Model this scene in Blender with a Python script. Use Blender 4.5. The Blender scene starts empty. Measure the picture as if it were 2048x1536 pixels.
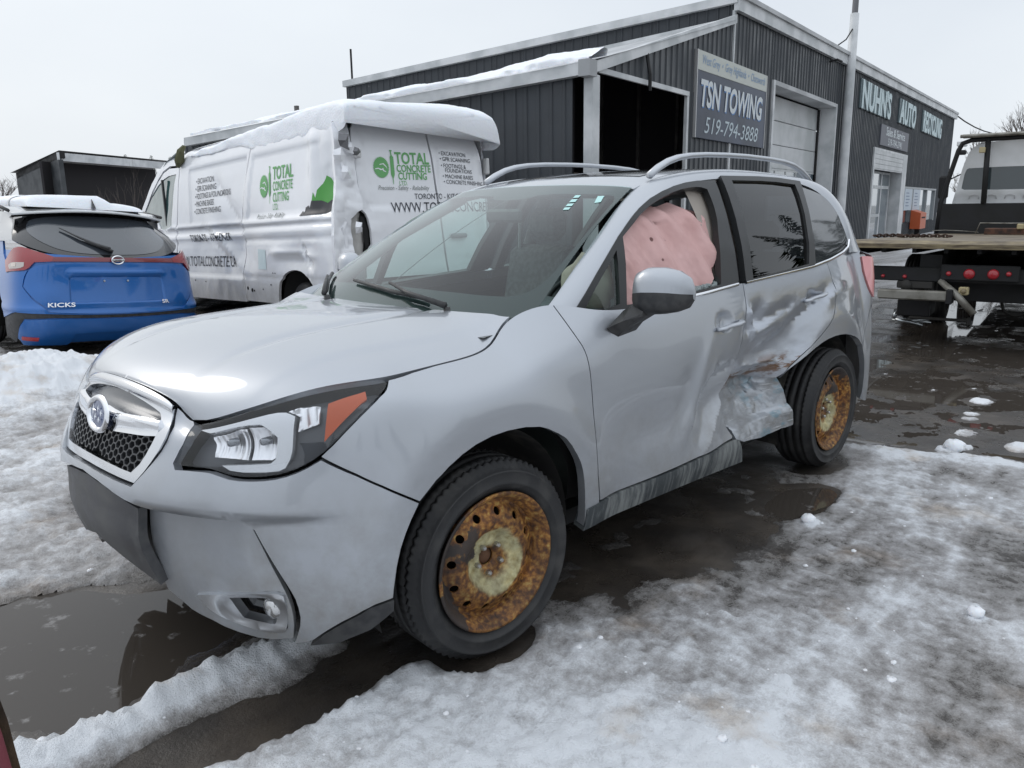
import bpy, math, random
import numpy as np
from mathutils import Vector, Matrix
from mathutils.geometry import delaunay_2d_cdt
random.seed(7); RNG = np.random.RandomState(11)
scene = bpy.context.scene
COL = scene.collection
# ---------------------------------------------------------------- camera
cam = bpy.data.objects.new('camera', bpy.data.cameras.new('camera')); COL.objects.link(cam); scene.camera = cam
cam.data.sensor_width = 36.0; cam.data.lens = 36.0*1587.4/2048; cam.data.clip_start = .05; cam.data.clip_end = 3000
CAM = Vector((-1.6813, -2.5684, 1.4482))
cam.matrix_world = Matrix.Translation(CAM) @ Matrix.Rotation(-.803351, 4, 'Z') @ Matrix.Rotation(1.352843, 4, 'X') @ Matrix.Rotation(-.012839, 4, 'Z')
# ---------------------------------------------------------------- overcast winter daylight
SUN_EL, SUN_AZ = math.radians(38), math.radians(105)     # az measured from +x towards +y
w = bpy.data.worlds.new('World'); scene.world = w; w.use_nodes = True
nt = w.node_tree; nt.nodes.clear()
def wn(t, **k):
    n = nt.nodes.new(t)
    for a, b in k.items(): setattr(n, a, b)
    return n
out = wn('ShaderNodeOutputWorld'); bg = wn('ShaderNodeBackground'); bg.inputs['Strength'].default_value = .10
sky = wn('ShaderNodeTexSky', sky_type='NISHITA', sun_disc=False, sun_elevation=SUN_EL, sun_rotation=math.pi/2-SUN_AZ)
sky.air_density = 1.2; sky.dust_density = 4.0
tc = wn('ShaderNodeTexCoord'); sep = wn('ShaderNodeSeparateXYZ'); nt.links.new(tc.outputs['Generated'], sep.inputs[0])
nz = wn('ShaderNodeTexNoise'); nz.inputs['Scale'].default_value = 1.6; nz.inputs['Detail'].default_value = 5; nz.inputs['Roughness'].default_value = .5
mp = wn('ShaderNodeMapping'); mp.inputs['Scale'].default_value = (1, 1, 2.2); nt.links.new(tc.outputs['Generated'], mp.inputs[0]); nt.links.new(mp.outputs[0], nz.inputs['Vector'])
cr = wn('ShaderNodeValToRGB'); cr.color_ramp.elements[0].position = .25; cr.color_ramp.elements[1].position = .75
cr.color_ramp.elements[0].color = (7.7, 8.3, 9.1, 1); cr.color_ramp.elements[1].color = (9.2, 9.75, 10.3, 1)
nt.links.new(nz.outputs['Fac'], cr.inputs['Fac'])
mx = wn('ShaderNodeMix', data_type='RGBA'); mx.inputs['Factor'].default_value = .90
nt.links.new(sky.outputs[0], mx.inputs['A']); nt.links.new(cr.outputs[0], mx.inputs['B'])
# overcast sky: the zenith is brighter than the horizon
zg = wn('ShaderNodeMapRange'); zg.interpolation_type = 'SMOOTHSTEP'; zg.inputs['From Min'].default_value = .25; zg.inputs['From Max'].default_value = 1.0; zg.inputs['To Min'].default_value = 1.0; zg.inputs['To Max'].default_value = 1.5; nt.links.new(sep.outputs['Z'], zg.inputs['Value'])
vm = wn('ShaderNodeVectorMath', operation='SCALE'); nt.links.new(mx.outputs['Result'], vm.inputs[0]); nt.links.new(zg.outputs[0], vm.inputs['Scale'])
nt.links.new(vm.outputs[0], bg.inputs['Color']); nt.links.new(bg.outputs[0], out.inputs['Surface'])
sun = bpy.data.objects.new('sun', bpy.data.lights.new('sun', 'SUN')); COL.objects.link(sun)
sun.data.energy = .55; sun.data.angle = math.radians(25); sun.data.color = (1, .96, .9)
d = Vector((math.cos(SUN_AZ)*math.cos(SUN_EL), math.sin(SUN_AZ)*math.cos(SUN_EL), math.sin(SUN_EL)))
sun.rotation_euler = d.to_track_quat('Z', 'Y').to_euler(); sun.location = d*60
vs = scene.view_settings; vs.view_transform = 'Standard'; vs.look = 'None'; vs.gamma = 1; vs.exposure = 0; vs.use_curve_mapping = False
# ---------------------------------------------------------------- materials
MATS = {}
def mat(name, col=(.5, .5, .5), rough=.5, metal=0.0, **k):
    if name in MATS: return MATS[name]
    m = bpy.data.materials.new(name); m.use_nodes = True; b = m.node_tree.nodes['Principled BSDF']
    b.inputs['Base Color'].default_value = (*col, 1); b.inputs['Roughness'].default_value = rough; b.inputs['Metallic'].default_value = metal
    for a, v in k.items():
        a = a.replace('_', ' ')
        for key in b.inputs.keys():
            if key.lower() == a.lower(): b.inputs[key].default_value = v
    MATS[name] = m; return m
def nodes(m): return m.node_tree.nodes, m.node_tree.links, m.node_tree.nodes['Principled BSDF']
def noise_col(m, c0, c1, scale=5, detail=6, lo=.4, hi=.6, rough=None, bump=0, bscale=None, coord='Object', dist=0.0, map_scale=None, brough=.6):
    """colour driven by noise between two tones (+ optional bump)"""
    N, L, b = nodes(m)
    tc = N.new('ShaderNodeTexCoord'); n = N.new('ShaderNodeTexNoise'); n.inputs['Scale'].default_value = scale; n.inputs['Detail'].default_value = detail
    n.inputs['Distortion'].default_value = dist
    src = tc.outputs[coord]
    if map_scale:
        mp = N.new('ShaderNodeMapping'); mp.inputs['Scale'].default_value = map_scale; L.new(src, mp.inputs[0]); src = mp.outputs[0]
    L.new(src, n.inputs['Vector'])
    r = N.new('ShaderNodeValToRGB'); r.color_ramp.elements[0].position = lo; r.color_ramp.elements[1].position = hi
    r.color_ramp.elements[0].color = (*c0, 1); r.color_ramp.elements[1].color = (*c1, 1)
    L.new(n.outputs['Fac'], r.inputs['Fac']); L.new(r.outputs[0], b.inputs['Base Color'])
    if rough:
        q = N.new('ShaderNodeMapRange'); q.inputs['From Min'].default_value = lo; q.inputs['From Max'].default_value = hi
        q.inputs['To Min'].default_value = rough[0]; q.inputs['To Max'].default_value = rough[1]
        L.new(n.outputs['Fac'], q.inputs['Value']); L.new(q.outputs[0], b.inputs['Roughness'])
    if bump:
        n2 = N.new('ShaderNodeTexNoise'); n2.inputs['Scale'].default_value = bscale or scale*4; n2.inputs['Detail'].default_value = 6; n2.inputs['Roughness'].default_value = brough
        L.new(src, n2.inputs['Vector'])
        bp = N.new('ShaderNodeBump'); bp.inputs['Strength'].default_value = 1; bp.inputs['Distance'].default_value = bump
        L.new(n2.outputs['Fac'], bp.inputs['Height']); L.new(bp.outputs[0], b.inputs['Normal'])
    return m
def glass(name, tint, reflect=1.0, rough=.0, ior=1.5, opaque=0.0, dark=(.01, .01, .012)):
    if name in MATS: return MATS[name]
    m = bpy.data.materials.new(name); m.use_nodes = True; N, L = m.node_tree.nodes, m.node_tree.links; N.clear()
    o = N.new('ShaderNodeOutputMaterial'); t = N.new('ShaderNodeBsdfTransparent'); t.inputs[0].default_value = (*tint, 1)
    g = N.new('ShaderNodeBsdfGlossy'); g.inputs['Roughness'].default_value = rough; g.inputs['Color'].default_value = (reflect, reflect, reflect, 1)
    ge = N.new('ShaderNodeNewGeometry'); dp = N.new('ShaderNodeVectorMath'); dp.operation = 'DOT_PRODUCT'; L.new(ge.outputs['Incoming'], dp.inputs[0]); L.new(ge.outputs['Normal'], dp.inputs[1])
    ab = N.new('ShaderNodeMath'); ab.operation = 'ABSOLUTE'; L.new(dp.outputs['Value'], ab.inputs[0]); om = N.new('ShaderNodeMath'); om.operation = 'SUBTRACT'; om.inputs[0].default_value = 1; L.new(ab.outputs[0], om.inputs[1])
    pw = N.new('ShaderNodeMath'); pw.operation = 'POWER'; L.new(om.outputs[0], pw.inputs[0]); pw.inputs[1].default_value = 4.6; F0 = ((ior-1)/(ior+1))**2*1.35
    f = N.new('ShaderNodeMath'); f.operation = 'MULTIPLY_ADD'; L.new(pw.outputs[0], f.inputs[0]); f.inputs[1].default_value = 1-F0; f.inputs[2].default_value = F0; f.use_clamp = True; mx = N.new('ShaderNodeMixShader')
    src = t.outputs[0]
    if opaque:
        df = N.new('ShaderNodeBsdfDiffuse'); df.inputs[0].default_value = (*dark, 1); m2 = N.new('ShaderNodeMixShader'); m2.inputs[0].default_value = opaque
        L.new(t.outputs[0], m2.inputs[1]); L.new(df.outputs[0], m2.inputs[2]); src = m2.outputs[0]
    L.new(f.outputs[0], mx.inputs[0]); L.new(src, mx.inputs[1]); L.new(g.outputs[0], mx.inputs[2]); L.new(mx.outputs[0], o.inputs[0])
    MATS[name] = m; return m
# ---------------------------------------------------------------- objects
def obj(name, V, F, m, parent=None, smooth=False, N=None, **props):
    me = bpy.data.meshes.new(name); me.from_pydata([tuple(map(float, v)) for v in V], [], [tuple(map(int, f)) for f in F]); me.update()
    if isinstance(m, (list, tuple)):
        for x in m: me.materials.append(x)
    elif m: me.materials.append(m)
    if smooth or N is not None: me.polygons.foreach_set('use_smooth', [True]*len(me.polygons))
    if N is not None: me.normals_split_custom_set_from_vertices([tuple(n) for n in N])
    o = bpy.data.objects.new(name, me); COL.objects.link(o)
    if parent: o.parent = parent
    for k, v in props.items(): o[k] = v
    return o
def empty(name, loc=(0, 0, 0), rot=None, mw=None, **props):
    o = bpy.data.objects.new(name, None); COL.objects.link(o); o.empty_display_size = .2
    if mw is not None: o.matrix_world = mw
    else:
        o.location = loc
        if rot: o.rotation_euler = rot
    for k, v in props.items(): o[k] = v
    return o
def join(*parts):
    V = []; F = []; n = 0
    for v, f in parts:
        V += [tuple(p) for p in v]; F += [tuple(i+n for i in q) for q in f]; n += len(v)
    return V, F
def box(x0, x1, y0, y1, z0, z1, bev=0.0):
    if bev <= 0:
        V = [(x, y, z) for x in (x0, x1) for y in (y0, y1) for z in (z0, z1)]
        return V, [(0, 1, 3, 2), (4, 6, 7, 5), (0, 4, 5, 1), (2, 3, 7, 6), (0, 2, 6, 4), (1, 5, 7, 3)]
    b = min(bev, (x1-x0)/2.01, (y1-y0)/2.01, (z1-z0)/2.01)
    V = []; idx = {}
    for i, x in enumerate((x0, x1)):
        for j, y in enumerate((y0, y1)):
            for k, z in enumerate((z0, z1)):
                sx, sy, sz = (1-2*i), (1-2*j), (1-2*k)
                for a in range(3):
                    p = [x+sx*b, y+sy*b, z+sz*b]; p[a] = (x, y, z)[a]
                    idx[i, j, k, a] = len(V); V.append(tuple(p))
    F = []
    for a in range(3):
        for s in (0, 1):
            o = [(0, 0), (0, 1), (1, 1), (1, 0)]; q = []
            for u, v in o:
                t = [0, 0, 0]; t[a] = s; t[(a+1) % 3] = u; t[(a+2) % 3] = v; q.append(idx[t[0], t[1], t[2], a])
            F.append(tuple(q) if s == 0 else tuple(q[::-1]))
            for s2 in (0, 1):
                c = (a+1) % 3; r = (a+2) % 3; q = []
                for e in (0, 1):
                    t = [0, 0, 0]; t[a] = s; t[c] = s2; t[r] = e; q.append((tuple(t)))
                A, B = q; f = (idx[A+(a,)], idx[B+(a,)], idx[B+(c,)], idx[A+(c,)]); F.append(f if s == s2 else f[::-1])
    for i in (0, 1):
        for j in (0, 1):
            for k in (0, 1):
                f = tuple(idx[i, j, k, a] for a in range(3)); F.append(f if (i+j+k) % 2 else f[::-1])
    return V, F
def lathe(prof, n=48, axis='y', a0=0, a1=2*math.pi, centre=(0, 0, 0)):
    """prof: list of (radius, along-axis)"""
    full = abs(a1-a0-2*math.pi) < 1e-6; m = n if full else n+1; V = []
    for i in range(m):
        a = a0+(a1-a0)*i/n; c, s = math.cos(a), math.sin(a)
        for r, t in prof:
            p = {'y': (r*c, t, r*s), 'x': (t, r*c, r*s), 'z': (r*c, r*s, t)}[axis]
            V.append((p[0]+centre[0], p[1]+centre[1], p[2]+centre[2]))
    k = len(prof); F = []
    for i in range(n):
        j = (i+1) % m
        for q in range(k-1): F.append((i*k+q, j*k+q, j*k+q+1, i*k+q+1))
    return V, F
def tube(path, r, n=8, cap=True, flat=1.0):
    P = [Vector(p) for p in path]; V = []; F = []
    rr = r if isinstance(r, (list, tuple)) else [r]*len(P)
    up = Vector((0, 0, 1))
    t0 = (P[1]-P[0]).normalized(); a = t0.cross(up)
    if a.length < 1e-3: a = t0.cross(Vector((1, 0, 0)))
    a.normalize()
    for i, p in enumerate(P):
        t = ((P[min(i+1, len(P)-1)]-P[max(i-1, 0)])).normalized()
        a = (a-t*a.dot(t)).normalized(); b = t.cross(a)
        for k in range(n):
            an = 2*math.pi*k/n; V.append(tuple(p+a*math.cos(an)*rr[i]+b*math.sin(an)*rr[i]*flat))
    for i in range(len(P)-1):
        for k in range(n): F.append((i*n+k, i*n+(k+1) % n, (i+1)*n+(k+1) % n, (i+1)*n+k))
    if cap: F.append(tuple(range(n))[::-1]); F.append(tuple((len(P)-1)*n+k for k in range(n)))
    return V, F
def xf(VF, M):
    return [tuple(M @ Vector(v)) for v in VF[0]], VF[1]
def grid_mesh(P):
    """P: array (a,b,3)"""
    a, b = P.shape[:2]; V = P.reshape(-1, 3); F = []
    for i in range(a-1):
        for j in range(b-1): F.append((i*b+j, i*b+j+1, (i+1)*b+j+1, (i+1)*b+j))
    return V, F
def inpoly(pts, poly):
    x, y = pts[:, 0], pts[:, 1]; c = np.zeros(len(x), bool); n = len(poly)
    for i in range(n):
        x0, y0 = poly[i]; x1, y1 = poly[(i+1) % n]
        if y0 == y1: continue
        m = ((y0 > y) != (y1 > y)) & (x < (x1-x0)*(y-y0)/(y1-y0)+x0); c ^= m
    return c
def resample(poly, step):
    o = []; n = len(poly)
    for i in range(n):
        a = np.array(poly[i], float); b = np.array(poly[(i+1) % n], float); k = max(1, int(np.ceil(np.linalg.norm(b-a)/step)))
        for j in range(k): o.append(tuple(a+(b-a)*j/k))
    return o
def smoothpoly(p, it=2, keep=35):
    """chaikin-like rounding that keeps sharp corners (> keep degrees)"""
    p = [np.array(q, float) for q in p]
    for _ in range(it):
        n = len(p); o = []
        for i in range(n):
            a, b, c = p[i-1], p[i], p[(i+1) % n]; u = b-a; v = c-b
            ang = math.degrees(math.acos(max(-1, min(1, np.dot(u, v)/(np.linalg.norm(u)*np.linalg.norm(v)+1e-12)))))
            if ang > keep or ang < 2: o.append(b)
            else: o += [b-u*.25, b+v*.25]
        p = o
    return [tuple(q) for q in p]
def inset(poly, d):
    p = np.array(poly, float); n = len(p); A = 0
    for i in range(n): A += p[i][0]*p[(i+1) % n][1]-p[(i+1) % n][0]*p[i][1]
    s = 1 if A > 0 else -1; o = []
    for i in range(n):
        e0 = p[i]-p[i-1]; e1 = p[(i+1) % n]-p[i]
        n0 = np.array([-e0[1], e0[0]])/(np.linalg.norm(e0)+1e-9)*s; n1 = np.array([-e1[1], e1[0]])/(np.linalg.norm(e1)+1e-9)*s
        m = n0+n1; l = np.linalg.norm(m); m = n0 if l < .3 else m/l/max(.5, np.dot(m/l, n0)); o.append(tuple(p[i]+m*d))
    return o
def cdt(poly, holes=(), step=.03, jit=0):
    loops = [poly]+list(holes); pts = []; edges = []
    for lp in loops:
        n0 = len(pts); pts += [tuple(q) for q in lp]; n = len(lp); edges += [(n0+i, n0+(i+1) % n) for i in range(n)]
    nb = len(pts); P = np.array(poly); x0, y0 = P.min(0); x1, y1 = P.max(0)
    gx, gy = np.meshgrid(np.arange(x0+step*.5, x1, step), np.arange(y0+step*.5, y1, step)); G = np.stack([gx.ravel(), gy.ravel()], 1)
    if len(G):
        ok = inpoly(G, poly)
        for h in holes: ok &= ~inpoly(G, h)
        B = np.array(pts)
        G = G[ok]
        if len(G):
            dmin = np.min(np.hypot(G[:, None, 0]-B[None, :, 0], G[:, None, 1]-B[None, :, 1]), 1) if len(G)*len(B) < 4e7 else np.ones(len(G))
            G = G[dmin > step*.4]
        pts += [tuple(q) for q in G]
    v, e, f, ov, oe, of = delaunay_2d_cdt([Vector(q) for q in pts], edges, [], 0, 1e-6)
    v = np.array([tuple(q) for q in v]); f = [tuple(t) for t in f]
    c = np.array([v[list(t)].mean(0) for t in f]); ok = inpoly(c, poly)
    for h in holes: ok &= ~inpoly(c, h)
    f = [t for t, k in zip(f, ok) if k]
    return v, f
def panel(S, poly, holes=(), step=.03, off=0.0, depth=.012, side=-1, gap=.0, flip=-1, disp=True, edge_skip=None, rnd=2, keep=35, both=False, back=False, round_n=.0):
    """cut a panel out of a shell along a (u,v) outline; edges turn inwards by depth. returns V,F,N"""
    if rnd: poly = smoothpoly(poly, rnd, keep); holes = [smoothpoly(h, rnd, keep) for h in holes]
    if gap:
        u0 = S.S[0] if hasattr(S, 'S') else None; q = inset(poly, gap)
        poly = [((u0, b[1]) if both and u0 is not None and abs(a[0]-u0) < 1e-4 else b) for a, b in zip(poly, q)]
    if gap and holes: holes = [inset(h, -gap) for h in holes]
    poly = resample(poly, step); holes = [resample(h, step) for h in holes]
    v, f = cdt(poly, holes, step)
    o = off(v[:, 0], v[:, 1]) if callable(off) else off
    if callable(off):
        e = 2e-3
        P, N = S(v[:, 0], v[:, 1], o, True, disp, flip)
        a = S(v[:, 0]+e, v[:, 1], off(v[:, 0]+e, v[:, 1]), False, disp, flip)-S(v[:, 0]-e, v[:, 1], off(v[:, 0]-e, v[:, 1]), False, disp, flip)
        b = S(v[:, 0], v[:, 1]+e, off(v[:, 0], v[:, 1]+e), False, disp, flip)-S(v[:, 0], v[:, 1]-e, off(v[:, 0], v[:, 1]-e), False, disp, flip)
        n2 = np.cross(a, b); n2 /= np.linalg.norm(n2, axis=1)[:, None]+1e-12; n2 *= np.sign((n2*N).sum(1))[:, None]; N0 = N; N = n2
        if both and hasattr(S, 'S'): cz = np.abs(v[:, 0]-S.S[0]) < 1e-5; N[cz, 1] = 0; N /= np.linalg.norm(N, axis=1)[:, None]+1e-12
    else:
        P, N = S(v[:, 0], v[:, 1], o, True, disp, flip); N0 = N
    fn = np.cross(P[[t[1] for t in f]]-P[[t[0] for t in f]], P[[t[2] for t in f]]-P[[t[0] for t in f]])
    if np.sum(fn*N[[t[0] for t in f]]) < 0: f = [t[::-1] for t in f]
    cnt = {}
    for t in f:
        for i in range(3):
            e = (t[i], t[(i+1) % 3]); k = tuple(sorted(e))
            if k in cnt: cnt[k] = None
            else: cnt[k] = e
    V = [tuple(q) for q in P]; NN = [tuple(q) for q in N]; F = list(f)
    if depth:
        be = [e for e in cnt.values() if e]; remap = {}
        for a, b in be:
            if edge_skip and edge_skip(P[a]) and edge_skip(P[b]): continue
            q = []
            for i in (a, b): q.append(i)
            t = P[b]-P[a]; en = np.cross(t, N0[a]); en /= np.linalg.norm(en)+1e-12
            n0 = len(V)
            V += [tuple(P[a]), tuple(P[b]), tuple(P[b]-N0[b]*depth), tuple(P[a]-N0[a]*depth)]; NN += [tuple(en)]*4
            F.append((n0+1, n0, n0+3, n0+2))
    V = np.array(V); NN = np.array(NN)
    if both:
        V2 = V*[1, -1, 1]; N2 = NN*[1, -1, 1]; n = len(V)
        F = F+[tuple(i+n for i in t[::-1]) for t in F]
        V = np.concatenate([V, V2]); NN = np.concatenate([NN, N2])
    elif side < 0:
        V = V*[1, -1, 1]; NN = NN*[1, -1, 1]; F = [t[::-1] for t in F]
    return V, F, NN
def P_(name, S, poly, m, parent, **k):
    V, F, N = panel(S, poly, **k); return obj(name, V, F, m, parent, N=N)
class Plane:
    """heightfield-like shell: f(a,b)->(n,3)"""
    def __init__(s, f): s.f = f
    def __call__(s, u, v, off=0.0, nrm=False, disp=True, flip=1):
        u = np.asarray(u, float); v = np.asarray(v, float); e = 1e-3; P = s.f(u, v)
        N = np.cross(s.f(u+e, v)-s.f(u-e, v), s.f(u, v+e)-s.f(u, v-e)); N /= np.linalg.norm(N, axis=1)[:, None]+1e-12; N *= flip
        P = P+N*(off if np.isscalar(off) else np.asarray(off)[:, None])
        return (P, N) if nrm else P
def text(s, size=1.0, bold=0.0, cond=1.0, shear=0.0, extrude=0.0, align='LEFT', space=1.0, ysub=None, res=3):
    """flat lettering as mesh: verts (x,y,z), baseline at y=0"""
    c = bpy.data.curves.new('t', 'FONT'); c.body = s; c.size = size; c.offset = bold; c.shear = shear; c.extrude = extrude; c.align_x = align; c.space_character = space; c.resolution_u = res
    o = bpy.data.objects.new('t', c); COL.objects.link(o); dg = bpy.context.evaluated_depsgraph_get(); me = bpy.data.meshes.new_from_object(o.evaluated_get(dg))
    V = [(v.co.x*cond, v.co.y, v.co.z) for v in me.vertices]; F = [tuple(p.vertices) for p in me.polygons]
    bpy.data.objects.remove(o); bpy.data.curves.remove(c); bpy.data.meshes.remove(me); return V, F
def fbm(x, y, sc, oct=5, seed=0, gain=.5):
    """vectorised 2-D gradient noise"""
    out = np.zeros_like(x); amp = 1; tot = 0
    for o in range(oct):
        r = np.random.RandomState(seed*31+o); T = 256; ang = r.rand(T, T)*2*np.pi; gx, gy = np.cos(ang), np.sin(ang)
        X = x*sc+r.rand()*100; Y = y*sc+r.rand()*100; xi = np.floor(X).astype(int); yi = np.floor(Y).astype(int); xf_, yf_ = X-xi, Y-yi
        u = xf_**3*(xf_*(xf_*6-15)+10); v = yf_**3*(yf_*(yf_*6-15)+10)
        def g(i, j): a, b = (xi+i) % T, (yi+j) % T; return gx[a, b]*(xf_-i)+gy[a, b]*(yf_-j)
        out += amp*((g(0, 0)*(1-u)+g(1, 0)*u)*(1-v)+(g(0, 1)*(1-u)+g(1, 1)*u)*v)*1.5; tot += amp; amp *= gain; sc *= 2
    return out/tot
def nrmz(x, a, b): return np.clip((x-a)/(b-a), 0, 1)
def sstep(x, a, b): t = nrmz(x, a, b); return t*t*(3-2*t)
# ---------------------------------------------------------------- spline shells
def bs_w(n, t):
    """uniform cubic b-spline weights, clamped by mirrored phantom points -> (len(t), n)"""
    t = np.clip(np.asarray(t, float), 0, n-1-1e-9); i = np.floor(t).astype(int); f = t-i
    w = [(1-f)**3/6, (3*f**3-6*f**2+4)/6, (-3*f**3+3*f**2+3*f+1)/6, f**3/6]
    B = np.zeros((len(t), n)); r = np.arange(len(t))
    for k in range(4):
        j = i-1+k
        lo = j < 0; hi = j > n-1; ok = ~(lo | hi)
        np.add.at(B, (r[ok], j[ok]), w[k][ok])
        if lo.any(): np.add.at(B, (r[lo], 0*j[lo]), 2*w[k][lo]); np.add.at(B, (r[lo], 0*j[lo]+1), -w[k][lo])
        if hi.any(): np.add.at(B, (r[hi], 0*j[hi]+n-1), 2*w[k][hi]); np.add.at(B, (r[hi], 0*j[hi]+n-2), -w[k][hi])
    return B
class Surf:
    def __init__(s, G, S=None, V=None, disp=None, sym=None, sharp=.85):
        G = np.array(G, float); s.nv, s.nu = G.shape[:2]
        s.S = np.arange(s.nu, dtype=float) if S is None else np.array(S, float)
        s.V = np.arange(s.nv, dtype=float) if V is None else np.array(V, float)
        P = G.copy()
        for ax in (0, 1):
            Q = P.copy(); sl = [slice(None)]*3
            def at(a, b): q = [slice(None)]*3; q[ax] = slice(a, b); return tuple(q)
            Q[at(1, -1)] += sharp*(P[at(1, -1)]-(P[at(None, -2)]+4*P[at(1, -1)]+P[at(2, None)])/6)
            P = Q
        if sym == 'u0':   # first column lies on the centre plane: keep tangent across it
            P[:, 0, 0] = P[:, 0, 0]
        s.G = P; s.disp = disp; s.sym = sym
    def base(s, u, v):
        a = np.interp(u, s.S, np.arange(s.nu)); b = np.interp(v, s.V, np.arange(s.nv))
        if s.sym == 'u0':
            # mirror-extend one column across y=0
            Gx = np.concatenate([s.G[:, 2:0:-1]*[1, -1, 1], s.G], 1); Bu = bs_w(s.nu+2, a+2)
        else: Gx = s.G; Bu = bs_w(s.nu, a)
        Bv = bs_w(s.nv, b)
        return np.einsum('ik,kjc,ij->ic', Bv, Gx, Bu)
    def raw(s, u, v, side=1):
        u = np.asarray(u, float); v = np.asarray(v, float)
        return s.base(u, v)
    def __call__(s, u, v, off=0.0, nrm=False, disp=True, flip=1):
        u = np.asarray(u, float); v = np.asarray(v, float); e = 1e-3
        def F(u, v):
            P = s.base(u, v)
            if s.disp is not None and disp:
                P = P+s.disp(P)
            return P
        P = F(u, v)
        du = F(np.minimum(u+e, s.S[-1]), v)-F(np.maximum(u-e, s.S[0]), v)
        dv = F(u, np.minimum(v+e, s.V[-1]))-F(u, np.maximum(v-e, s.V[0]))
        N = np.cross(du, dv); N /= np.linalg.norm(N, axis=1)[:, None]+1e-12
        N *= flip
        if s.sym == 'u0':
            c0 = np.abs(u-s.S[0]) < 1e-6; N[c0, 1] = 0; N /= np.linalg.norm(N, axis=1)[:, None]+1e-12
        P = P+N*(off if np.isscalar(off) else np.asarray(off)[:, None])
        return (P, N) if nrm else P

# ---------------------------------------------------------------- SUV shells (metres; +x to the tail, left flank at -y)
YZ = [.18, .3, .42, .55, .68, .8, .9, 1.0, 1.08, 1.2, 1.3]
YY = [.835, .862, .880, .888, .887, .879, .866, .848, .828, .78, .73]
def suv_lower():
    V = [.18, .28, .38, .50, .62, .72, .82, .90, .96, 1.0]
    fy = [0, .2, .38, .53, .66, .77, .85]
    fx = [[-.80, -.79, -.755, -.69, -.61, -.51, -.40],
          [-.835, -.825, -.785, -.72, -.635, -.53, -.41],
          [-.86, -.85, -.81, -.745, -.655, -.545, -.42],
          [-.905, -.892, -.840, -.765, -.675, -.56, -.43],
          [-.918, -.903, -.855, -.785, -.69, -.57, -.43],
          [-.890, -.880, -.838, -.775, -.68, -.56, -.425],
          [-.845, -.836, -.80, -.752, -.66, -.545, -.415]]
    G = []
    for k in range(7):
        G.append([(fx[k][j], fy[j]*(1 if k else .985), V[k]+(.0 if j else 0)) for j in range(7)])
    G.append([(-.805, 0, .88), (-.797, .19, .874), (-.772, .352, .856), (-.745, .50, .850), (-.655, .635, .885), (-.53, .745, .91), (-.40, .83, .92)])
    G.append([(-.785, 0, .918), (-.778, .185, .910), (-.755, .342, .882), (-.735, .49, .870), (-.645, .62, .913), (-.515, .72, .952), (-.38, .80, .957)])
    G.append([(-.770, 0, .945), (-.763, .18, .937), (-.742, .335, .905), (-.725, .48, .883), (-.63, .61, .934), (-.50, .70, .973), (-.36, .765, .981)])
    X = [-.24, -.1, .04, .14, .205, .30, .45, .6, .8, 1.05, 1.3, 1.6, 1.9, 2.2, 2.45, 2.65, 2.82, 2.96, 3.08]
    gz = [.980, .987, .994, 1.016, 1.056, 1.095, 1.122, 1.085, 1.075, 1.082, 1.092, 1.106, 1.114, 1.124, 1.14, 1.16, 1.19, 1.215, 1.2]
    gy = [.757, .754, .747, .720, .694, .678, .712, .782, .808, .820, .824, .82, .812, .805, .798, .79, .775, .765, .765]
    for j, x in enumerate(X):
        t = max(0, (x-2.6)/.5); tap = .045*t*t; tf = max(0, (-.05-x)/.3)*.012
        for k in range(10):
            if k < 7: z = V[k]; y = np.interp(z, YZ, YY)-tap-tf
            else:
                zt = gz[j]
                if x < .5:
                    a_ = max(0, (zt-.985)); z = [.895+a_*.25, .937+a_*.45, zt][k-7]; hy = gy[j]
                    y = [.864, .822, hy][k-7]-tf
                else:
                    z = .82+(zt-.82)*[.36, .72, 1][k-7]; a = np.interp(z, YZ, YY)-tap
                    y = a if k < 9 else min(a, gy[j]+.004)
            G[k].append((x, y, z))
    R = [(3.19, .850, 1.16), (3.29, .80, 1.14), (3.39, .69, 1.13), (3.45, .45, 1.12), (3.48, .22, 1.12), (3.49, 0, 1.12)]
    for (x, y, zt) in R:
        for k in range(10):
            z = V[k] if k < 7 else .82+(zt-.82)*[.36, .72, 1][k-7]
            bul = .035*np.exp(-((z-.52)/.14)**2)-.06*max(0, z-.9)/.2
            xx = x+(bul if y < .8 else bul*.4); yy = y if k > 0 else y-.02
            if y > .7: yy = y-.12*max(0, z-1.0)+.01*(z < .75)
            G[k].append((xx, yy, z))
    for k in range(10):
        a, b = G[k][2], G[k][3]; q = tuple(a[i]+(b[i]-a[i])*.28 for i in range(3))
        if k == 7: q = (q[0], q[1], .842)
        if k == 8: q = (q[0]-.002, q[1], .858)
        if k == 9: q = (q[0]-.006, q[1], .872)
        G[k].insert(3, q)
    S = [-1.37, -1.17, -1.005, -.96, -.82, -.66, -.50, -.365]+X+[3.19, 3.29, 3.43, 3.68, 3.91, 4.13]
    return Surf(G, S, V, sym='u0')
W0 = np.array([0.0, .335]); W1 = np.array([2.60, .335])
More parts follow.
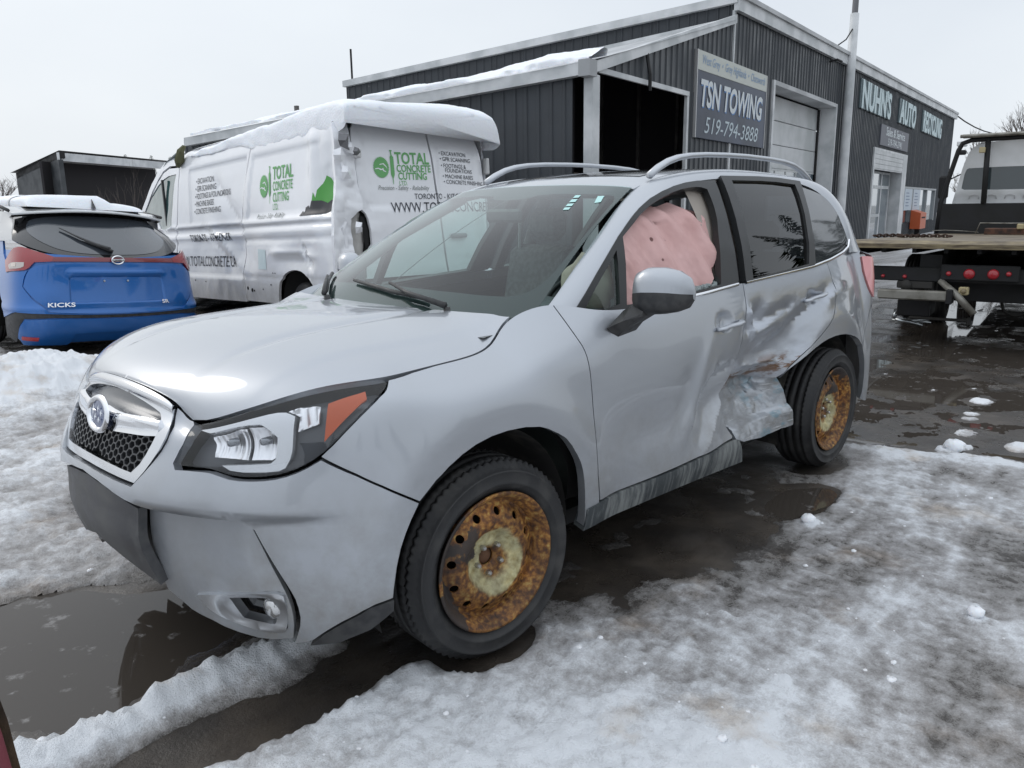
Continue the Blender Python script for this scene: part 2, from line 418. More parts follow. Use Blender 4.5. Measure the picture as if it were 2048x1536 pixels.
def suv_flare(P, dmg=0):
    """outward (y) displacement of the flank: wheel-arch flares, door contour; dmg=1 adds the collision damage"""
    x, y, z = P[:, 0], np.abs(P[:, 1]), P[:, 2]
    side = np.clip((y-.70)/.1, 0, 1)
    d = np.zeros(len(x))
    for c, rc in ((W0, .505), (W1, .515)):
        r = np.hypot(x-c[0], (z-c[1])*1.0)
        out = np.exp(-(np.maximum(r-rc, 0)/.085)**2)
        inn = 1-.35*np.clip((rc-r)/.08, 0, 1)
        sm = 1/(1+np.exp(-(rc-r)/.008))
        a = .020*(out*(1-sm)+inn*sm)
        d += a*np.clip((z-.25)/.1, 0, 1)
    # sculpted lower door: crease above the sill
    dd = np.clip((x-.55)/.25, 0, 1)*np.clip((2.0-x)/.25, 0, 1)
    d += dd*(-.018*np.exp(-((z-.60)/.11)**2)+.010*np.exp(-((z-.36)/.06)**2))
    d *= side
    for hx, hz in ((1.435, .955), (2.345, .975)):
        d = d-.017*side*np.exp(-(((x-hx)/.058)**2+((z-hz)/.036)**2)**2)
    if dmg: d = d+suv_damage(x, z)*side
    return d
def gs(x, z, cx, cz, rx, rz, rot=0):
    c, s = math.cos(rot), math.sin(rot); dx, dz = x-cx, z-cz
    return np.exp(-((dx*c+dz*s)/rx)**2-((-dx*s+dz*c)/rz)**2)
def crease(x, z, x0, z0, x1, z1, w, a):
    """sharp ridge along a segment"""
    dx, dz = x1-x0, z1-z0; L = math.hypot(dx, dz); t = np.clip(((x-x0)*dx+(z-z0)*dz)/L**2, 0, 1)
    dist = np.hypot(x-x0-t*dx, z-z0-t*dz)
    return a*np.maximum(0, 1-dist/w)**1.5*np.clip(4*np.minimum(t, 1-t)+.25, 0, 1)
def suv_damage(x, z):
    d = -.085*gs(x, z, 1.78, .60, .30, .17)             # the main crush behind the door gap
    d += -.05*gs(x, z, 2.0, .80, .34, .12, .1)
    d += -.030*gs(x, z, 1.72, .93, .10, .05, .5)
    d += .020*gs(x, z, 1.86, .885, .16, .03, .15)
    d += -.045*gs(x, z, 1.33, .60, .20, .14, -.5)       # buckled rear part of the front door
    d += .030*gs(x, z, 1.18, .66, .05, .17, -.55)
    d += .022*gs(x, z, 1.42, .50, .06, .16, -.8)
    d += crease(x, z, 1.12, .52, 1.36, .80, .07, .020)
    d += crease(x, z, 1.25, .40, 1.50, .62, .06, .020)
    d += crease(x, z, 1.30, .70, 1.55, .74, .06, -.022)
    d += crease(x, z, 1.60, .72, 2.00, .70, .055, .030)
    d += crease(x, z, 1.62, .64, 1.98, .60, .05, -.03)
    d += crease(x, z, 1.66, .99, 1.72, .86, .05, .028)
    d += crease(x, z, 1.72, .90, 2.15, .97, .06, -.016)
    d += crease(x, z, 2.10, .86, 2.6, 1.02, .07, -.016)
    d += crease(x, z, 2.45, .93, 2.80, 1.05, .06, .014)
    d += crease(x, z, 1.80, .80, 2.05, .88, .05, .015)
    return d
def suv_disp(sign, dmg):
    def f(P):
        d = suv_flare(P, dmg); o = np.zeros_like(P); o[:, 1] = d
        return o
    return f
def suv_hood():
    xs = [-.776, -.765, -.738, -.685, -.60, -.48, -.32, -.12, .07, .19]
    # rows: nose -> cowl ; columns: centre -> gap line
    zc = [.947, .956, .973, .994, 1.020, 1.047, 1.067, 1.080, 1.086, 1.084]
    yf = [0, .13, .27, .41, .53, .63, .70, .755]
    drop = [0, .002, .004, .009, .020, .042, .070, .112]
    G = []
    LS = suv_lower(); eu = np.array([-1.005, -.96, -.86, -.74, -.62, -.50, -.345, -.12, .10, .27])
    edge = [tuple(q) for q in LS.base(eu, np.full(10, 1.0))]
    ed = []
    for i, x in enumerate(xs):
        ex, ey, ez = edge[i]; row = []
        for j, y in enumerate(yf):
            t = j/7.; f = y/.755
            yy = f*ey
            w = f**2.2
            xx = x+(ex-x)*f**2.4 if i < 8 else x+(ex-x)*f**3
            dz = (zc[i]-ez); sh = np.interp(f, [0, .2, .4, .6, .75, .87, .94, 1], [0, .025, .09, .22, .39, .61, .79, 1.0])
            row.append((xx, yy, zc[i]-dz*sh))
        G.append(row)
    def disp(P):
        o = np.zeros_like(P); y = np.abs(P[:, 1]); x = P[:, 0]
        k = np.clip((x+.72)/.3, 0, 1)
        yl = .565+.07*np.clip((x+.7)/.9, 0, 1)       # outer crease swings outward to the cowl
        o[:, 2] += k*.007*(1/(1+np.exp((y-yl)/.008)))
        yl2 = .31+.0*x
        o[:, 2] -= k*.009*np.exp(-((y-yl2)/.028)**2)
        return o
    H = Surf(G, [i for i in yf], xs, disp=disp, sym='u0'); b0 = H.base; ct = {}
    tu = np.linspace(-1.37, .42, 400); tc = LS.base(tu, np.full(400, 1.0))           # shut line on the body shell
    vv = np.linspace(xs[0], xs[-1], 160); eb = b0(np.full(160, .755), vv)
    k0 = int(np.argmin(np.abs(tu+1.005))); su = np.linspace(0, 1, 400-k0); L1 = tc[k0:]
    tgt = np.stack([np.interp(eb[:, 0], np.maximum.accumulate(L1[:, 0]), L1[:, c]) for c in range(3)], 1); tgt[:, 0] = eb[:, 0]
    dE = tgt-eb
    uu = np.linspace(0, .755, 120); fb = b0(uu, np.full(120, xs[0])); L0 = tc[:k0+1]
    tf = np.stack([np.interp(uu/.755, np.linspace(0, 1, k0+1), L0[:, c]) for c in range(3)], 1); dF = tf-fb
    def base(u, v):
        P = b0(u, v); f = np.clip(np.asarray(u)/.755, 0, 1)
        P = P+np.stack([np.interp(v, vv, dE[:, c]) for c in range(3)], 1)*(f**5)[:, None]*(1-np.clip((xs[0]+.03-np.asarray(v))/.03, 0, 1))[:, None]
        g = np.clip(1-(np.asarray(v)-xs[0])/.10, 0, 1)**2
        return P+np.stack([np.interp(u, uu, dF[:, c]) for c in range(3)], 1)*g[:, None]*(1-f**8*(1-np.clip((xs[0]+.02-np.asarray(v))/.02, 0, 1)))[:, None]
    H.base = base
    return H
STR_O = [(0.459, 0.771, 1.03), (0.597, 0.748, 1.139), (0.719, 0.727, 1.234), (0.911, 0.686, 1.367), (1.096, 0.651, 1.462), (1.296, 0.631, 1.52), (1.516, 0.61, 1.553), (1.879, 0.593, 1.577), (2.301, 0.591, 1.579), (2.628, 0.605, 1.562), (2.79, 0.629, 1.524), (2.867, 0.656, 1.48), (2.925, 0.701, 1.401), (2.955, 0.745, 1.303), (2.947, 0.777, 1.22), (2.93, 0.81, 1.1)]
STR_I = [(.36, .718, 1.060), (.505, .690, 1.140), (.635, .662, 1.225), (.79, .63, 1.315), (.945, .592, 1.405), (1.17, .545, 1.518), (1.45, .51, 1.583), (1.879, .50, 1.622), (2.35, .50, 1.618), (2.75, .51, 1.595), (2.98, .53, 1.565), (3.09, .56, 1.52), (3.16, .60, 1.45), (3.20, .66, 1.34), (3.235, .72, 1.20), (3.26, .78, 1.10)]
def suv_strip():
    O = np.array(STR_O); I = np.array(STR_I); G = [[], [], [], [], []]
    cr = np.array([.010]*5+[.014, .02, .018, .018, .022, .03, .035, .035, .03, .02, .01])
    for j in range(len(O)):
        d = I[j]-O[j]; m = (O[j]+I[j])/2
        # outward crown direction: up/out/away from the cabin centre
        t = (O[min(j+1, len(O)-1)]-O[max(j-1, 0)]); n = np.cross(d, t); n /= np.linalg.norm(n)
        if np.dot(n, m-np.array([1.8, 0, .9])) < 0: n = -n
        for k, f in enumerate((0, .28, .62, .88, 1)):
            G[k].append(O[j]+d*f+n*cr[j]*(4*f*(1-f))*.9)
    return Surf(G, None, [0, .28, .62, .88, 1])
def suv_screen():
    # rows bottom -> top; columns centre -> pillar
    B = [(.10, 0, 1.045), (.125, .25, 1.048), (.20, .47, 1.055), (.29, .62, 1.066), (.385, .705, 1.085)]
    T = [(1.135, 0, 1.548), (1.14, .2, 1.547), (1.15, .36, 1.541), (1.155, .47, 1.535), (1.172, .545, 1.526)]
    G = []
    for f in (0, .25, .5, .75, 1):
        row = []
        for b, t in zip(B, T):
            b = np.array(b); t = np.array(t); q = b+(t-b)*f; q[2] += .040*4*f*(1-f)*(1-.35*(q[1]/.7)**2); row.append(q)
        G.append(row)
    return Surf(G, [0, .25, .45, .6, .7], [0, .25, .5, .75, 1], sym='u0')
def suv_roof():
    xs = [1.135, 1.3, 1.6, 2.0, 2.4, 2.75, 3.0, 3.18]
    zc = [1.548, 1.583, 1.617, 1.637, 1.634, 1.61, 1.58, 1.545]
    ey = [.545, .525, .50, .50, .50, .51, .54, .56]; ex = [1.172, 1.33, 1.6, 2.0, 2.4, 2.75, 2.98, 3.10]; ez = [1.522, 1.558, 1.60, 1.622, 1.617, 1.59, 1.54, 1.50]
    G = [[(x+(ex[i]-x)*f**2, ey[i]*f, zc[i]+(ez[i]-zc[i])*f**2.2) for f in (0, .35, .65, .88, 1)] for i, x in enumerate(xs)]
    return Surf(G, [0, .18, .33, .44, .5], xs, sym='u0')
def glass_y(z, x=1.5):
    return np.interp(z, [1.0, 1.1, 1.25, 1.4, 1.5, 1.56, 1.65], [.842, .815, .768, .702, .645, .605, .54])-.055*np.clip((1.30-np.asarray(x))/.70, 0, 1.15)
# ================================================================ materials used by vehicles
def paint(name, base, metal=.75, rough=.30, dirt=0.0, dz=(.30, .62), stain=None):
    m = mat(name, base, rough, metal, Coat_Weight=1.0, Coat_Roughness=.04, Coat_IOR=1.5)
    N, L, b = nodes(m)
    tc = N.new('ShaderNodeTexCoord'); n = N.new('ShaderNodeTexNoise'); n.inputs['Scale'].default_value = 900; L.new(tc.outputs['Object'], n.inputs['Vector'])
    bp = N.new('ShaderNodeBump'); bp.inputs['Strength'].default_value = .05; bp.inputs['Distance'].default_value = .0004; L.new(n.outputs['Fac'], bp.inputs['Height']); L.new(bp.outputs[0], b.inputs['Normal'])
    if dirt:   # road film: sprayed on the lower panels
        sp = N.new('ShaderNodeSeparateXYZ'); L.new(tc.outputs['Object'], sp.inputs[0])
        r = N.new('ShaderNodeMapRange'); r.inputs['From Min'].default_value = dz[1]; r.inputs['From Max'].default_value = dz[0]; L.new(sp.outputs['Z'], r.inputs['Value'])
        n2 = N.new('ShaderNodeTexNoise'); n2.inputs['Scale'].default_value = 7; n2.inputs['Detail'].default_value = 9; n2.inputs['Roughness'].default_value = .65; L.new(tc.outputs['Object'], n2.inputs['Vector'])
        r2 = N.new('ShaderNodeMapRange'); r2.inputs['From Min'].default_value = .35; r2.inputs['From Max'].default_value = .75; L.new(n2.outputs['Fac'], r2.inputs['Value'])
        mu = N.new('ShaderNodeMath'); mu.operation = 'MULTIPLY'; L.new(r.outputs[0], mu.inputs[0]); L.new(r2.outputs[0], mu.inputs[1])
        ad = N.new('ShaderNodeMath'); ad.operation = 'MULTIPLY_ADD'; L.new(mu.outputs[0], ad.inputs[0]); ad.inputs[1].default_value = dirt; ad.inputs[2].default_value = .05; ad.use_clamp = True
        mx = N.new('ShaderNodeMix'); mx.data_type = 'RGBA'; L.new(ad.outputs[0], mx.inputs['Factor']); mx.inputs['A'].default_value = (*base, 1); mx.inputs['B'].default_value = (.19, .175, .15, 1); L.new(mx.outputs['Result'], b.inputs['Base Color'])
        for key, v0, v1 in (('Metallic', metal, 0), ('Roughness', rough, .8), ('Coat Weight', 1, 0)):
            q = N.new('ShaderNodeMapRange'); q.inputs['To Min'].default_value = v0; q.inputs['To Max'].default_value = v1; L.new(ad.outputs[0], q.inputs['Value']); L.new(q.outputs[0], b.inputs[key])
    return m
SILVER = paint('silver_paint', (.43, .452, .488), .80, .40, dirt=.85, dz=(.32, .80))
CHROME = mat('chrome', (.82, .83, .85), .09, 1.0)
SATIN = mat('satin_chrome', (.70, .72, .75), .30, 1.0)
BLACKP = noise_col(mat('black_plastic', (.03, .03, .032), .45), (.022, .022, .024), (.045, .045, .045), 30, rough=(.38, .6), bump=.0004, bscale=400)
BLACKG = mat('gloss_black', (.012, .012, .013), .12, 0, Coat_Weight=.6)
DARK = mat('dark_underbody_and_shade', (.012, .012, .012), .9)  # underbody parts, and pieces that stand in for shade
GREYP = noise_col(mat('grey_plastic', (.07, .07, .075), .5), (.055, .055, .06), (.10, .10, .10), 14, rough=(.45, .7), bump=.0003, bscale=300)
RUBBER = noise_col(mat('tyre_rubber', (.022, .022, .023), .75), (.018, .018, .019), (.075, .072, .068), 9, 9, lo=.48, hi=.85, rough=(.6, .9), bump=.0008, bscale=120)
WIND = glass('windscreen_glass', (.64, .80, .77), ior=1.5)
CLEARG = glass('side_glass', (.70, .80, .77), ior=1.5)
TINTG = glass('privacy_glass', (.03, .034, .038), ior=1.5)
LAMPG = glass('lamp_lens', (.93, .94, .95), ior=1.45, rough=.02)
AMBER = mat('amber_reflector', (.46, .075, .012), .3, 0)
REDL = mat('red_lens', (.45, .03, .04), .18, 0, Coat_Weight=1.0)
PINKL = mat('faded_red_lens', (.75, .33, .33), .2, 0, Coat_Weight=1.0)
def dirty_black():
    m = mat('salt_streaked_plastic', (.05, .055, .06), .6); N, L, b = nodes(m)
    tc = N.new('ShaderNodeTexCoord'); mp = N.new('ShaderNodeMapping'); mp.inputs['Scale'].default_value = (26, 1, 3.0); L.new(tc.outputs['Object'], mp.inputs[0])
    n = N.new('ShaderNodeTexNoise'); n.inputs['Scale'].default_value = 2; n.inputs['Detail'].default_value = 6; n.inputs['Roughness'].default_value = .7; L.new(mp.outputs[0], n.inputs['Vector'])
    n1 = N.new('ShaderNodeTexNoise'); n1.inputs['Scale'].default_value = 3.2; L.new(tc.outputs['Object'], n1.inputs['Vector'])
    ad = N.new('ShaderNodeMath'); ad.operation = 'MULTIPLY_ADD'; L.new(n1.outputs['Fac'], ad.inputs[0]); ad.inputs[1].default_value = .7; L.new(n.outputs['Fac'], ad.inputs[2])
    r = N.new('ShaderNodeValToRGB'); r.color_ramp.elements[0].position = .78; r.color_ramp.elements[1].position = .98
    r.color_ramp.elements[0].color = (.045, .052, .056, 1); r.color_ramp.elements[1].color = (.20, .21, .205, 1); L.new(ad.outputs[0], r.inputs[0]); L.new(r.outputs[0], b.inputs['Base Color']); return m
SALTY = dirty_black()
def rust_wheel():
    m = mat('rusty_steel_wheel', (.2, .1, .03), .6); N, L, b = nodes(m)
    tc = N.new('ShaderNodeTexCoord'); sp = N.new('ShaderNodeSeparateXYZ'); L.new(tc.outputs['Object'], sp.inputs[0])
    cv = N.new('ShaderNodeCombineXYZ'); L.new(sp.outputs['X'], cv.inputs['X']); L.new(sp.outputs['Z'], cv.inputs['Y'])
    off = N.new('ShaderNodeVectorMath'); off.operation = 'ADD'; L.new(cv.outputs[0], off.inputs[0]); off.inputs[1].default_value = (-.020, .012, 0)
    ln = N.new('ShaderNodeVectorMath'); ln.operation = 'LENGTH'; L.new(off.outputs[0], ln.inputs[0])
    n = N.new('ShaderNodeTexNoise'); n.inputs['Scale'].default_value = 9; n.inputs['Detail'].default_value = 8; n.inputs['Roughness'].default_value = .6; L.new(tc.outputs['Object'], n.inputs['Vector'])
    n2 = N.new('ShaderNodeTexNoise'); n2.inputs['Scale'].default_value = 55; n2.inputs['Detail'].default_value = 5; L.new(tc.outputs['Object'], n2.inputs['Vector'])
    def rr(src, stops):
        r = N.new('ShaderNodeValToRGB'); e = r.color_ramp.elements
        while len(e) < len(stops): e.new(.5)
        for q, (p, c) in zip(e, stops): q.position = p; q.color = (*c, 1) if len(c) == 3 else c
        L.new(src, r.inputs[0]); return r.outputs[0]
    rust = rr(n2.outputs['Fac'], [(.28, (.035, .017, .010)), (.44, (.11, .043, .013)), (.58, (.24, .11, .025)), (.74, (.36, .26, .09))])
    # cream zinc band around the dome (radius 6-11 cm) with noisy edge
    wob = N.new('ShaderNodeMath'); wob.operation = 'MULTIPLY_ADD'; L.new(n.outputs['Fac'], wob.inputs[0]); wob.inputs[1].default_value = .075; L.new(ln.outputs['Value'], wob.inputs[2])
    band = rr(wob.outputs[0], [(.085, (0, 0, 0)), (.105, (1, 1, 1)), (.137, (1, 1, 1)), (.150, (0, 0, 0))])
    cream = rr(n2.outputs['Fac'], [(.25, (.22, .18, .08)), (.7, (.43, .41, .27))])
    m1 = N.new('ShaderNodeMix'); m1.data_type = 'RGBA'; L.new(band, m1.inputs['Factor']); L.new(rust, m1.inputs['A']); L.new(cream, m1.inputs['B'])
    # surviving brown-black paint flakes
    n3 = N.new('ShaderNodeTexNoise'); n3.inputs['Scale'].default_value = 5.2; n3.inputs['Detail'].default_value = 10; n3.inputs['Roughness'].default_value = .52
    mp = N.new('ShaderNodeMapping'); mp.inputs['Location'].default_value = (3.1, 0, 1.4); L.new(tc.outputs['Object'], mp.inputs[0]); L.new(mp.outputs[0], n3.inputs['Vector'])
    pm = N.new('ShaderNodeMath'); pm.operation = 'MULTIPLY_ADD'; L.new(sp.outputs['X'], pm.inputs[0]); pm.inputs[1].default_value = -1.1; L.new(n3.outputs['Fac'], pm.inputs[2])
    keep = rr(pm.outputs[0], [(.64, (0, 0, 0)), (.655, (1, 1, 1))])
    m2 = N.new('ShaderNodeMix'); m2.data_type = 'RGBA'; L.new(keep, m2.inputs['Factor']); L.new(m1.outputs['Result'], m2.inputs['A']); m2.inputs['B'].default_value = (.035, .026, .024, 1)
    n5 = N.new('ShaderNodeTexNoise'); n5.inputs['Scale'].default_value = 8; n5.inputs['Detail'].default_value = 7; n5.inputs['Roughness'].default_value = .6; mp5 = N.new('ShaderNodeMapping'); mp5.inputs['Location'].default_value = (7, 1, 2); L.new(tc.outputs['Object'], mp5.inputs[0]); L.new(mp5.outputs[0], n5.inputs['Vector'])
    sh5 = rr(n5.outputs['Fac'], [(.34, (.5, .46, .42)), (.5, (1.0, .98, .9)), (.64, (1.5, 1.4, 1.15))])
    m5 = N.new('ShaderNodeMix'); m5.data_type = 'RGBA'; m5.blend_type = 'MULTIPLY'; m5.inputs['Factor'].default_value = 1; L.new(m2.outputs['Result'], m5.inputs['A']); L.new(sh5, m5.inputs['B'])
    L.new(m5.outputs['Result'], b.inputs['Base Color'])
    bp = N.new('ShaderNodeBump'); bp.inputs['Distance'].default_value = .002; L.new(n2.outputs['Fac'], bp.inputs['Height']); L.new(bp.outputs[0], b.inputs['Normal'])
    return m
RUSTW = rust_wheel()
# ================================================================ wheels
def steel_wheel(name, parent, loc, steer=0.0, spin=0.0, outer=-1, detailed=True, R=.335, width=.215, rimr=.232, turn=0.0):
    """tyre + steel rim; outer face looks along outer*y"""
    s = outer
    w = empty(name, loc, (0, turn, steer)); w.parent = parent
    # tyre
    hw = width/2; pr = [(rimr-.012, hw-.028), (rimr+.004, hw-.012), (rimr+.02, hw-.001), (rimr+.026, hw+.004), (rimr+.030, hw+.009), (rimr+.034, hw+.006), (rimr+.050, hw+.008), (rimr+.066, hw+.007), (rimr+.069, hw+.010), (rimr+.073, hw+.006), (R-.030, hw+.001), (R-.014, hw-.012), (R-.004, hw-.026)]
    prof = []
    prof += [(r, t) for r, t in pr]
    gr = [-.062, -.022, .022, .062]
    ts = hw-.030
    tread = [(R, ts)]
    for g in gr[::-1]:
        tread += [(R, g+.006), (R-.009, g+.005), (R-.009, g-.005), (R, g-.006)]
    tread += [(R, -ts)]
    prof += tread+[(r, -t) for r, t in pr[::-1]]
    n = 144; V, F = lathe([(r, t) for r, t in prof], n)
    V = np.array(V); k = len(prof)
    # tread blocks: cut lateral sipes in the shoulder and ribs
    for i in range(n):
        for q in range(k):
            r, t = prof[q]
            if r > R-.015 and i % 2 == 0 and abs(t) > .03:
                f = (R-.010)/R; V[i*k+q, 0] *= f; V[i*k+q, 2] *= f
    V[:, 1] *= 1
    ty = obj('tyre', V, F, RUBBER, w, smooth=False)
    for p in ty.data.polygons: p.use_smooth = True
    # flatten contact patch slightly
    # rim barrel + flange
    pf = [(rimr-.004, hw-.006), (rimr+.003, hw-.001), (rimr+.001, hw+.003), (rimr-.008, hw+.002), (rimr-.014, hw-.008), (rimr-.020, hw-.012), (rimr-.026, hw-.030), (rimr-.034, hw-.036), (rimr-.038, hw-.060), (rimr-.05, 0), (rimr-.05, -hw+.03)]
    V, F = lathe([(r, -t if s < 0 else t) for r, t in pf], 72)
    V = [(a, b, c) for a, b, c in V]
    rim = obj('rim', V, F if s < 0 else [f[::-1] for f in F], RUSTW, w, smooth=True)
    # perforated disc
    def zr(r):   # depth of the disc face below the flange (metres, positive inwards)
        return np.interp(r, [0, .034, .036, .075, .088, .105, .130, .150, .172, .188, .197], [.062, .062, .050, .050, .044, .026, .020, .028, .040, .052, .050])
    nh = 12 if detailed else 12; holes = []
    for i in range(nh):
        a = 2*math.pi*i/nh+spin; holes.append([(.162*math.cos(a)+.0135*math.cos(q), .162*math.sin(a)+.0135*math.sin(q)) for q in np.linspace(0, 2*math.pi, 14)[:-1]])
    holes.append([(.029*math.cos(q), .029*math.sin(q)) for q in np.linspace(0, 2*math.pi, 22)[:-1]])
    outerp = [(.1955*math.cos(q), .1955*math.sin(q)) for q in np.linspace(0, 2*math.pi, 73)[:-1]]
    f = Plane(lambda u, v: np.stack([u, (hw-zr(np.hypot(u, v)))*s, v], 1))
    V, F, N = panel(f, outerp, holes, step=.009, depth=.006, rnd=0, side=1, flip=-s if s > 0 else 1)
    if s < 0: pass
    disc = obj('wheel_disc', V, F, RUSTW, w, N=None, smooth=True)
    # nuts, hub
    NUT = mat('zinc_nut', (.45, .44, .42), .35, .9)
    for i in range(5):
        a = 2*math.pi*i/5+.5+spin; V, F = lathe([(0, .022), (.006, .021), (.0088, .016), (.0098, 0), (.0098, -.012)], 6)
        M = Matrix.Translation((.05*math.cos(a), s*(hw-.052), .05*math.sin(a))) @ (Matrix.Identity(4) if s > 0 else Matrix.Rotation(math.pi, 4, 'Z'))
        obj('lug_nut', *xf((V, F), M), NUT, w, smooth=False)
    V, F = lathe([(0, -.004), (.014, -.003), (.022, -.012), (.0285, -.014), (.0285, -.05)], 24)
    M = Matrix.Translation((0, s*(hw-.056), 0)) @ (Matrix.Identity(4) if s > 0 else Matrix.Rotation(math.pi, 4, 'Z'))
    obj('hub', *xf((V, F), M), mat('hub_rust', (.10, .045, .02), .8), w, smooth=True)
    V, F = lathe([(.0, hw-.10), (.19, hw-.10)], 40); V = [(a, s*b, c) for a, b, c in V]
    obj('brake_disc', V, F, mat('brake_iron', (.035, .025, .02), .7, .4), w)
    return w
# ================================================================ the wrecked SUV
suv = empty('silver_suv', (0, 0, 0)); suv['label'] = 'crashed silver SUV in the foreground with rusty steel wheels and a crushed left rear door'; suv['category'] = 'car'
LL = suv_lower(); LL.disp = suv_disp(1, 1)
LR = suv_lower(); LR.disp = suv_disp(1, 0)
LB = suv_lower()
ARCHF = [(-.366, .31), (-.342, .483), (-.318, .565), (-.294, .63), (-.238, .696), (-.139, .745), (-.006, .768), (.153, .757), (.251, .722), (.327, .664), (.379, .597), (.407, .532), (.426, .433), (.441, .301)]
ARCHR = [(2.026, .609), (2.097, .646), (2.269, .709), (2.45, .748), (2.60, .757), (2.74, .745), (2.90, .705), (3.02, .64), (3.08, .56), (3.10, .47), (3.11, .38), (3.12, .30)]
BGAP = [(-0.365, 0.93), (-0.417, 0.882), (-0.475, 0.834), (-0.515, 0.795), (-0.397, 0.721), (-0.294, 0.63)]
fender = [(-.330, .99)]+BGAP+ARCHF[4:]+[(.50, .31), (.512, .36), (.508, .398), (.479, .538), (.479, .72), (.480, .847), (.470, .928), (.458, .967), (.45, 1.0), (.2, 1.0), (.05, 1.0), (-.2, 1.0)]
fdoor = [(.45, 1.0), (.458, .967), (.470, .928), (.480, .847), (.479, .72), (.479, .538), (.510, .402), (1.065, .390), (1.536, .404), (1.545, .414), (1.515, .449), (1.480, .498), (1.462, .553), (1.463, .621), (1.541, .686), (1.567, .733), (1.582, .811), (1.615, .875), (1.637, .946), (1.650, 1.0)]
rdoor = [(1.650, 1.0), (1.637, .946), (1.615, .875), (1.582, .811), (1.567, .733), (1.541, .686), (1.75, .655), (1.93, .612), (2.026, .609), (2.12, .67), (2.27, .735), (2.42, .79), (2.56, .86), (2.62, .93), (2.60, 1.0)]
rsill = [(1.541, .684), (1.75, .653), (1.93, .610), (2.026, .607), (2.062, .54), (2.085, .46), (2.10, .36), (1.841, .352), (1.615, .372), (1.56, .395), (1.55, .417), (1.536, .449), (1.508, .498), (1.477, .553), (1.469, .621)]
quarter = [(2.60, 1.0), (2.62, .93), (2.56, .86), (2.42, .79), (2.27, .735), (2.12, .67), (2.026, .609)]+ARCHR[1:8]+[(3.08, .69), (3.12, .74), (3.15, .80), (3.18, .845), (3.212, .868), (3.176, .886), (3.135, .911), (3.112, .95), (3.118, .985), (3.13, 1.0)]
rbump = [(3.02, .64), (3.08, .69), (3.12, .74), (3.15, .80), (3.185, .843), (3.3, .80), (3.7, .70), (4.13, .70), (4.13, .27), (3.5, .27), (3.2, .27), (3.12, .30), (3.11, .38), (3.10, .47), (3.08, .56)]
taill = [(3.125, .985), (3.20, .995), (3.33, .985), (3.382, .95), (3.342, .914), (3.272, .89), (3.215, .873), (3.18, .888), (3.14, .914), (3.118, .95)]
tgate = [(3.13, 1.0), (3.20, .998), (3.34, .988), (3.388, .95), (3.348, .909), (3.275, .884), (3.222, .867), (3.192, .846), (3.32, .805), (3.7, .705), (4.13, .705), (4.13, 1.0)]
GRILLE_O = [(-1.37, .998), (-1.2, .996), (-1.06, .992), (-1.020, .985), (-1.010, .93), (-1.006, .876), (-1.017, .807), (-1.06, .738), (-1.103, .689), (-1.221, .696), (-1.37, .698)]
GRILLE_I = [(-1.37, .955), (-1.2, .946), (-1.09, .926), (-1.074, .914), (-1.060, .874), (-1.064, .821), (-1.087, .750), (-1.122, .714), (-1.24, .720), (-1.37, .721)]
LAMP = [(-0.898, 0.968), (-0.844, 0.978), (-0.709, 0.983), (-0.605, 0.99), (-0.498, 0.992), (-0.426, 0.995), (-0.381, 0.996), (-0.347, 0.994), (-0.335, 0.981), (-0.368, 0.928), (-0.42, 0.879), (-0.478, 0.832), (-0.519, 0.792), (-0.567, 0.765), (-0.617, 0.747), (-0.669, 0.74), (-0.742, 0.74), (-0.792, 0.751), (-0.824, 0.757), (-0.893, 0.755), (-0.959, 0.753), (-0.968, 0.763), (-0.959, 0.811), (-0.921, 0.908)]
RECT = [(-1.37, 0.672), (-1.22, 0.662), (-1.090, 0.634), (-0.959, 0.627), (-0.778, 0.62), (-0.726, 0.617), (-0.689, 0.592), (-0.659, 0.494), (-0.63, 0.411), (-0.618, 0.362), (-0.622, 0.3), (-0.649, 0.245), (-0.663, 0.221)]
bumper = [(-1.37, 0.692), (-1.216, 0.688), (-1.099, 0.682), (-1.058, 0.735), (-1.015, 0.805), (-1.003, 0.875), (-1.006, .93), (-1.012, .985), (-.96, .993), (-.915, .992), (-0.905, 0.968), (-0.93, 0.907), (-0.963, 0.811), (-0.973, 0.761), (-0.962, 0.746), (-0.893, 0.749), (-0.824, 0.751), (-0.79, 0.745), (-0.742, 0.734), (-0.669, 0.734), (-0.615, 0.741), (-0.563, 0.759), (-0.512, 0.788), (-0.397, 0.719), (-0.294, 0.628)]+[(-0.318, 0.565), (-0.342, 0.483), (-0.364, 0.356), (-0.428, 0.347), (-0.502, 0.298), (-0.56, 0.261), (-0.608, 0.226), (-0.663, 0.219)]+RECT[::-1][1:]
fogp = [(-1.092, 0.617), (-0.958, 0.61), (-0.778, 0.602), (-0.74, 0.597), (-0.712, 0.578), (-0.681, 0.486), (-0.651, 0.405), (-0.64, 0.355), (-0.644, 0.3), (-0.663, 0.235), (-0.752, 0.219), (-0.875, 0.239), (-0.987, 0.271), (-1.101, 0.338), (-1.106, 0.469), (-1.1, 0.557)]
FOG_O = [(-0.97, 0.357), (-0.8, 0.382), (-0.669, 0.395), (-0.651, 0.385), (-0.654, 0.33), (-0.671, 0.27), (-0.689, 0.257), (-0.772, 0.26), (-0.865, 0.284), (-0.95, 0.319)]
FOG_I = [(-0.832, 0.362), (-0.698, 0.374), (-0.687, 0.36), (-0.698, 0.29), (-0.713, 0.28), (-0.808, 0.294), (-0.824, 0.33)]
blackc = [(-1.37, .660), (-1.22, .650), (-1.088, .620), (-1.094, .558), (-1.096, .47), (-1.082, .375), (-1.2, .435), (-1.37, .475)]
lipb = [(-0.56, 0.256), (-0.502, 0.293), (-0.428, 0.343), (-0.364, 0.351), (-0.366, 0.315), (-0.43, 0.265), (-0.52, 0.225), (-0.612, 0.215)]
